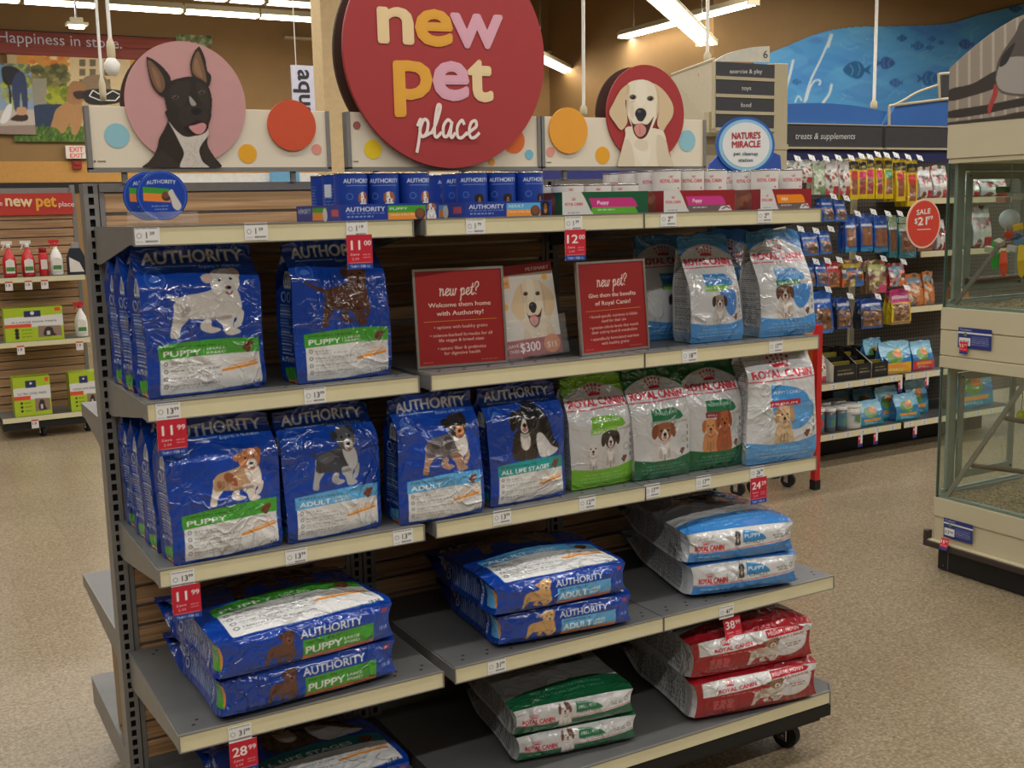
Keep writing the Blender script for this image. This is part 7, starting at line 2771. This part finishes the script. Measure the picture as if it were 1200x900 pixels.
sg = thing('small_sign', 'red new pet place sign on top of the distant left shelving', 'sign', (.54, YG + .34, 1.64))
obj('board', MB().box(X0 - .1, X1 + .005, YG + .33, YG + .35, 1.64, 1.80), ink((186, 48, 36)), sg)
for txt, a_, b_, h, c in (('new', (7, 241), (38, 242), 13, CRM), ('pet', (43, 242), (66, 242), 14, AMB), ('place', (69, 242), (87, 242), 6, (240, 220, 214)), ('the', (-6, 241), (3, 241), 6, (240, 220, 214))):
    lpx(txt, a_, b_, h, 1, YG + .328, c, sg, bold=.04 if h > 8 else .0)


def spray(px, z, body, head, label, cap=None):
    p = at(px, 320, 1, YG + .10)
    x, y = p.x, YG + .10
    t = thing('spray_bottle', label, 'bottle', (x, y, z + .001))
    bm_ = mat('bottle_%d' % body[0], body, .35, coat=.3)
    hm = mat('trigger_%d' % head[0], head, .4)
    prof = [(.040, 0), (.046, .01), (.047, .11), (.040, .15), (.022, .185), (.014, .20), (.014, .215)]
    obj('bottle_body', MB().lathe(prof, 20), bm_, t, smooth=True, local=True)
    h = obj('trigger_head', MB().lathe([(.016, .215), (.017, .235), (.012, .24)], 14).box(-.045, .028, -.010, .010, .238, .262).prism([(-.030, .238), (-.046, .200), (-.040, .200), (-.018, .238)], 1, -.005, .005), hm, t, local=True)
    lb_ = obj('front_label', MB().prism([(-.03, .03), (.03, .03), (.03, .12), (.0, .135), (-.03, .12)], 1, -.0495, -.047), mat('bottle_label', (226, 222, 214), .5), t, local=True)
    obj('label_band', MB().box(-.028, .028, -.0505, -.0496, .045, .075), ink((70, 130, 60)), t, local=True)
    return t


RD, WH = (196, 36, 40), (228, 226, 222)
spray(12, 1.19, RD, WH, 'red spray bottle with white trigger at the far left edge')
spray(34, 1.19, RD, (226, 226, 222), 'red spray bottle with white trigger, second from left')
spray(67, 1.19, WH, (198, 40, 42), 'white spray bottle with red trigger on the upper far shelf')
spray(90, .72, (230, 228, 224), (190, 40, 44), 'white spray bottle beside the big green pad box')
p = at(52, 320, 1, YG + .1)
o = thing('spray_can', 'slim red spray can between the bottles on the upper far shelf', 'can', (p.x, YG + .1, 1.191))
obj('can_body', MB().lathe([(.032, 0), (.033, .005), (.033, .16), (.028, .17)], 20), ink((190, 34, 38)), o, smooth=True, local=True)
obj('cap', MB().lathe([(.026, 0), (.027, .03), (.024, .04)], 16), ink((150, 24, 30)), o, smooth=True, local=True).location = (0, 0, .171)
obj('can_label', MB().box(-.022, .022, -.0345, -.033, .05, .12), ink((222, 210, 200)), o, local=True)
p = at(90, 320, 1, YG + .1)
o = thing('bottle', 'dark bottle with white label beside the cart post on the far shelf', 'bottle', (p.x, YG + .1, 1.191))
obj('bottle_body', MB().prism([(-.055, 0), (.055, 0), (.055, .13), (.03, .19), (-.03, .19), (-.055, .13)], 1, -.03, .03), mat('dark_bottle', (40, 44, 58), .35), o, local=True, bevel=.006)
obj('cap', MB().box(-.025, .025, -.022, .022, .19, .235), mat('grey_cap', (150, 150, 150), .5), o, local=True)
obj('front_label', MB().prism([(-.05, .02), (.05, .02), (.02, .09), (-.05, .13)], 1, -.032, -.0305), mat('bottle_label', (226, 222, 214)), o, local=True)


def pad_box(px0, px1, z, h, title, label, y=YG + .03):
    a, b = at(px0, 400, 1, y), at(px1, 400, 1, y)
    w = b.x - a.x
    A = Art(w, h, .004, (176, 200, 40), 3)
    A.rect(0, .42, 1, .72, (226, 226, 222))
    A.poly([(0, .72), (1, .76), (1, .60), (.6, .58), (0, .62)], (226, 226, 222))
    A.rect(0, .42, .45, .52, (226, 80, 50))
    A.rect(.34, .72, .62, .90, (34, 44, 96))
    A.ell(.48, .83, .035, (226, 226, 230))
    A.text(title, .12, .55, .05, (40, 50, 100), .76, .01)
    for k in range(3):
        A.ell(.2, .34 - k * .1, .035, (30, 30, 34))
        A.smalltype(.28, .33 - k * .1, .46, (70, 80, 30), .02, k)
    A.poly([(.55, .10), (.56, .44), (.95, .42), (.96, .12)], (150, 124, 110))
    A.poly(sm([(.66, .14), (.66, .30), (.72, .40), (.80, .36), (.82, .22), (.86, .14)]), (50, 42, 40))
    A.rect(.70, .16, .76, .28, (214, 208, 204))
    A.rect(.86, .86, .96, .96, (226, 80, 60))
    me = card_mesh('pad_box', A, w, h, .16, (160, 184, 40), MATS['printed_card'])
    o = link('pad_box', me, ((a.x + b.x) / 2, y, z + .001))
    tag(o, label, 'box')


pad_box(7, 76, .72, .245, 'X-LARGE DOG PADS', 'wide lime green dog pad box on the middle far shelf')
pad_box(10, 54, .165, .29, 'ULTRA DOG PADS', 'left lime green pad box on the bottom far shelf')
pad_box(77, 112, .165, .29, 'ULTRA DOG PADS', 'right lime green pad box on the bottom far shelf')
for i, (px, z, lb) in enumerate(((10, 1.19, 'first white tag from left under the upper far shelf'), (33, 1.19, 'second white tag from left under the upper far shelf'), (52, 1.19, 'third white tag from left under the upper far shelf'), (17, .72, 'left white tag under the middle far shelf'), (87, .72, 'right white tag under the middle far shelf'), (26, .165, 'white tag under the bottom far shelf'))):
    p = at(px, 330, 1, YG)
    A = Art(.05, .065, .004, (226, 222, 218), 2)
    A.text('13', .15, .45, .25, (40, 36, 36), .5, .02)
    A.rect(0, .82, 1, 1, (200, 60, 60))
    o = link('price_tag', card_mesh('price_tag', A, .05, .065, .0008, (226, 222, 218), MATS['printed_paper']), (p.x, YG - .003, z - .09))
    tag(o, lb, 'price tag')
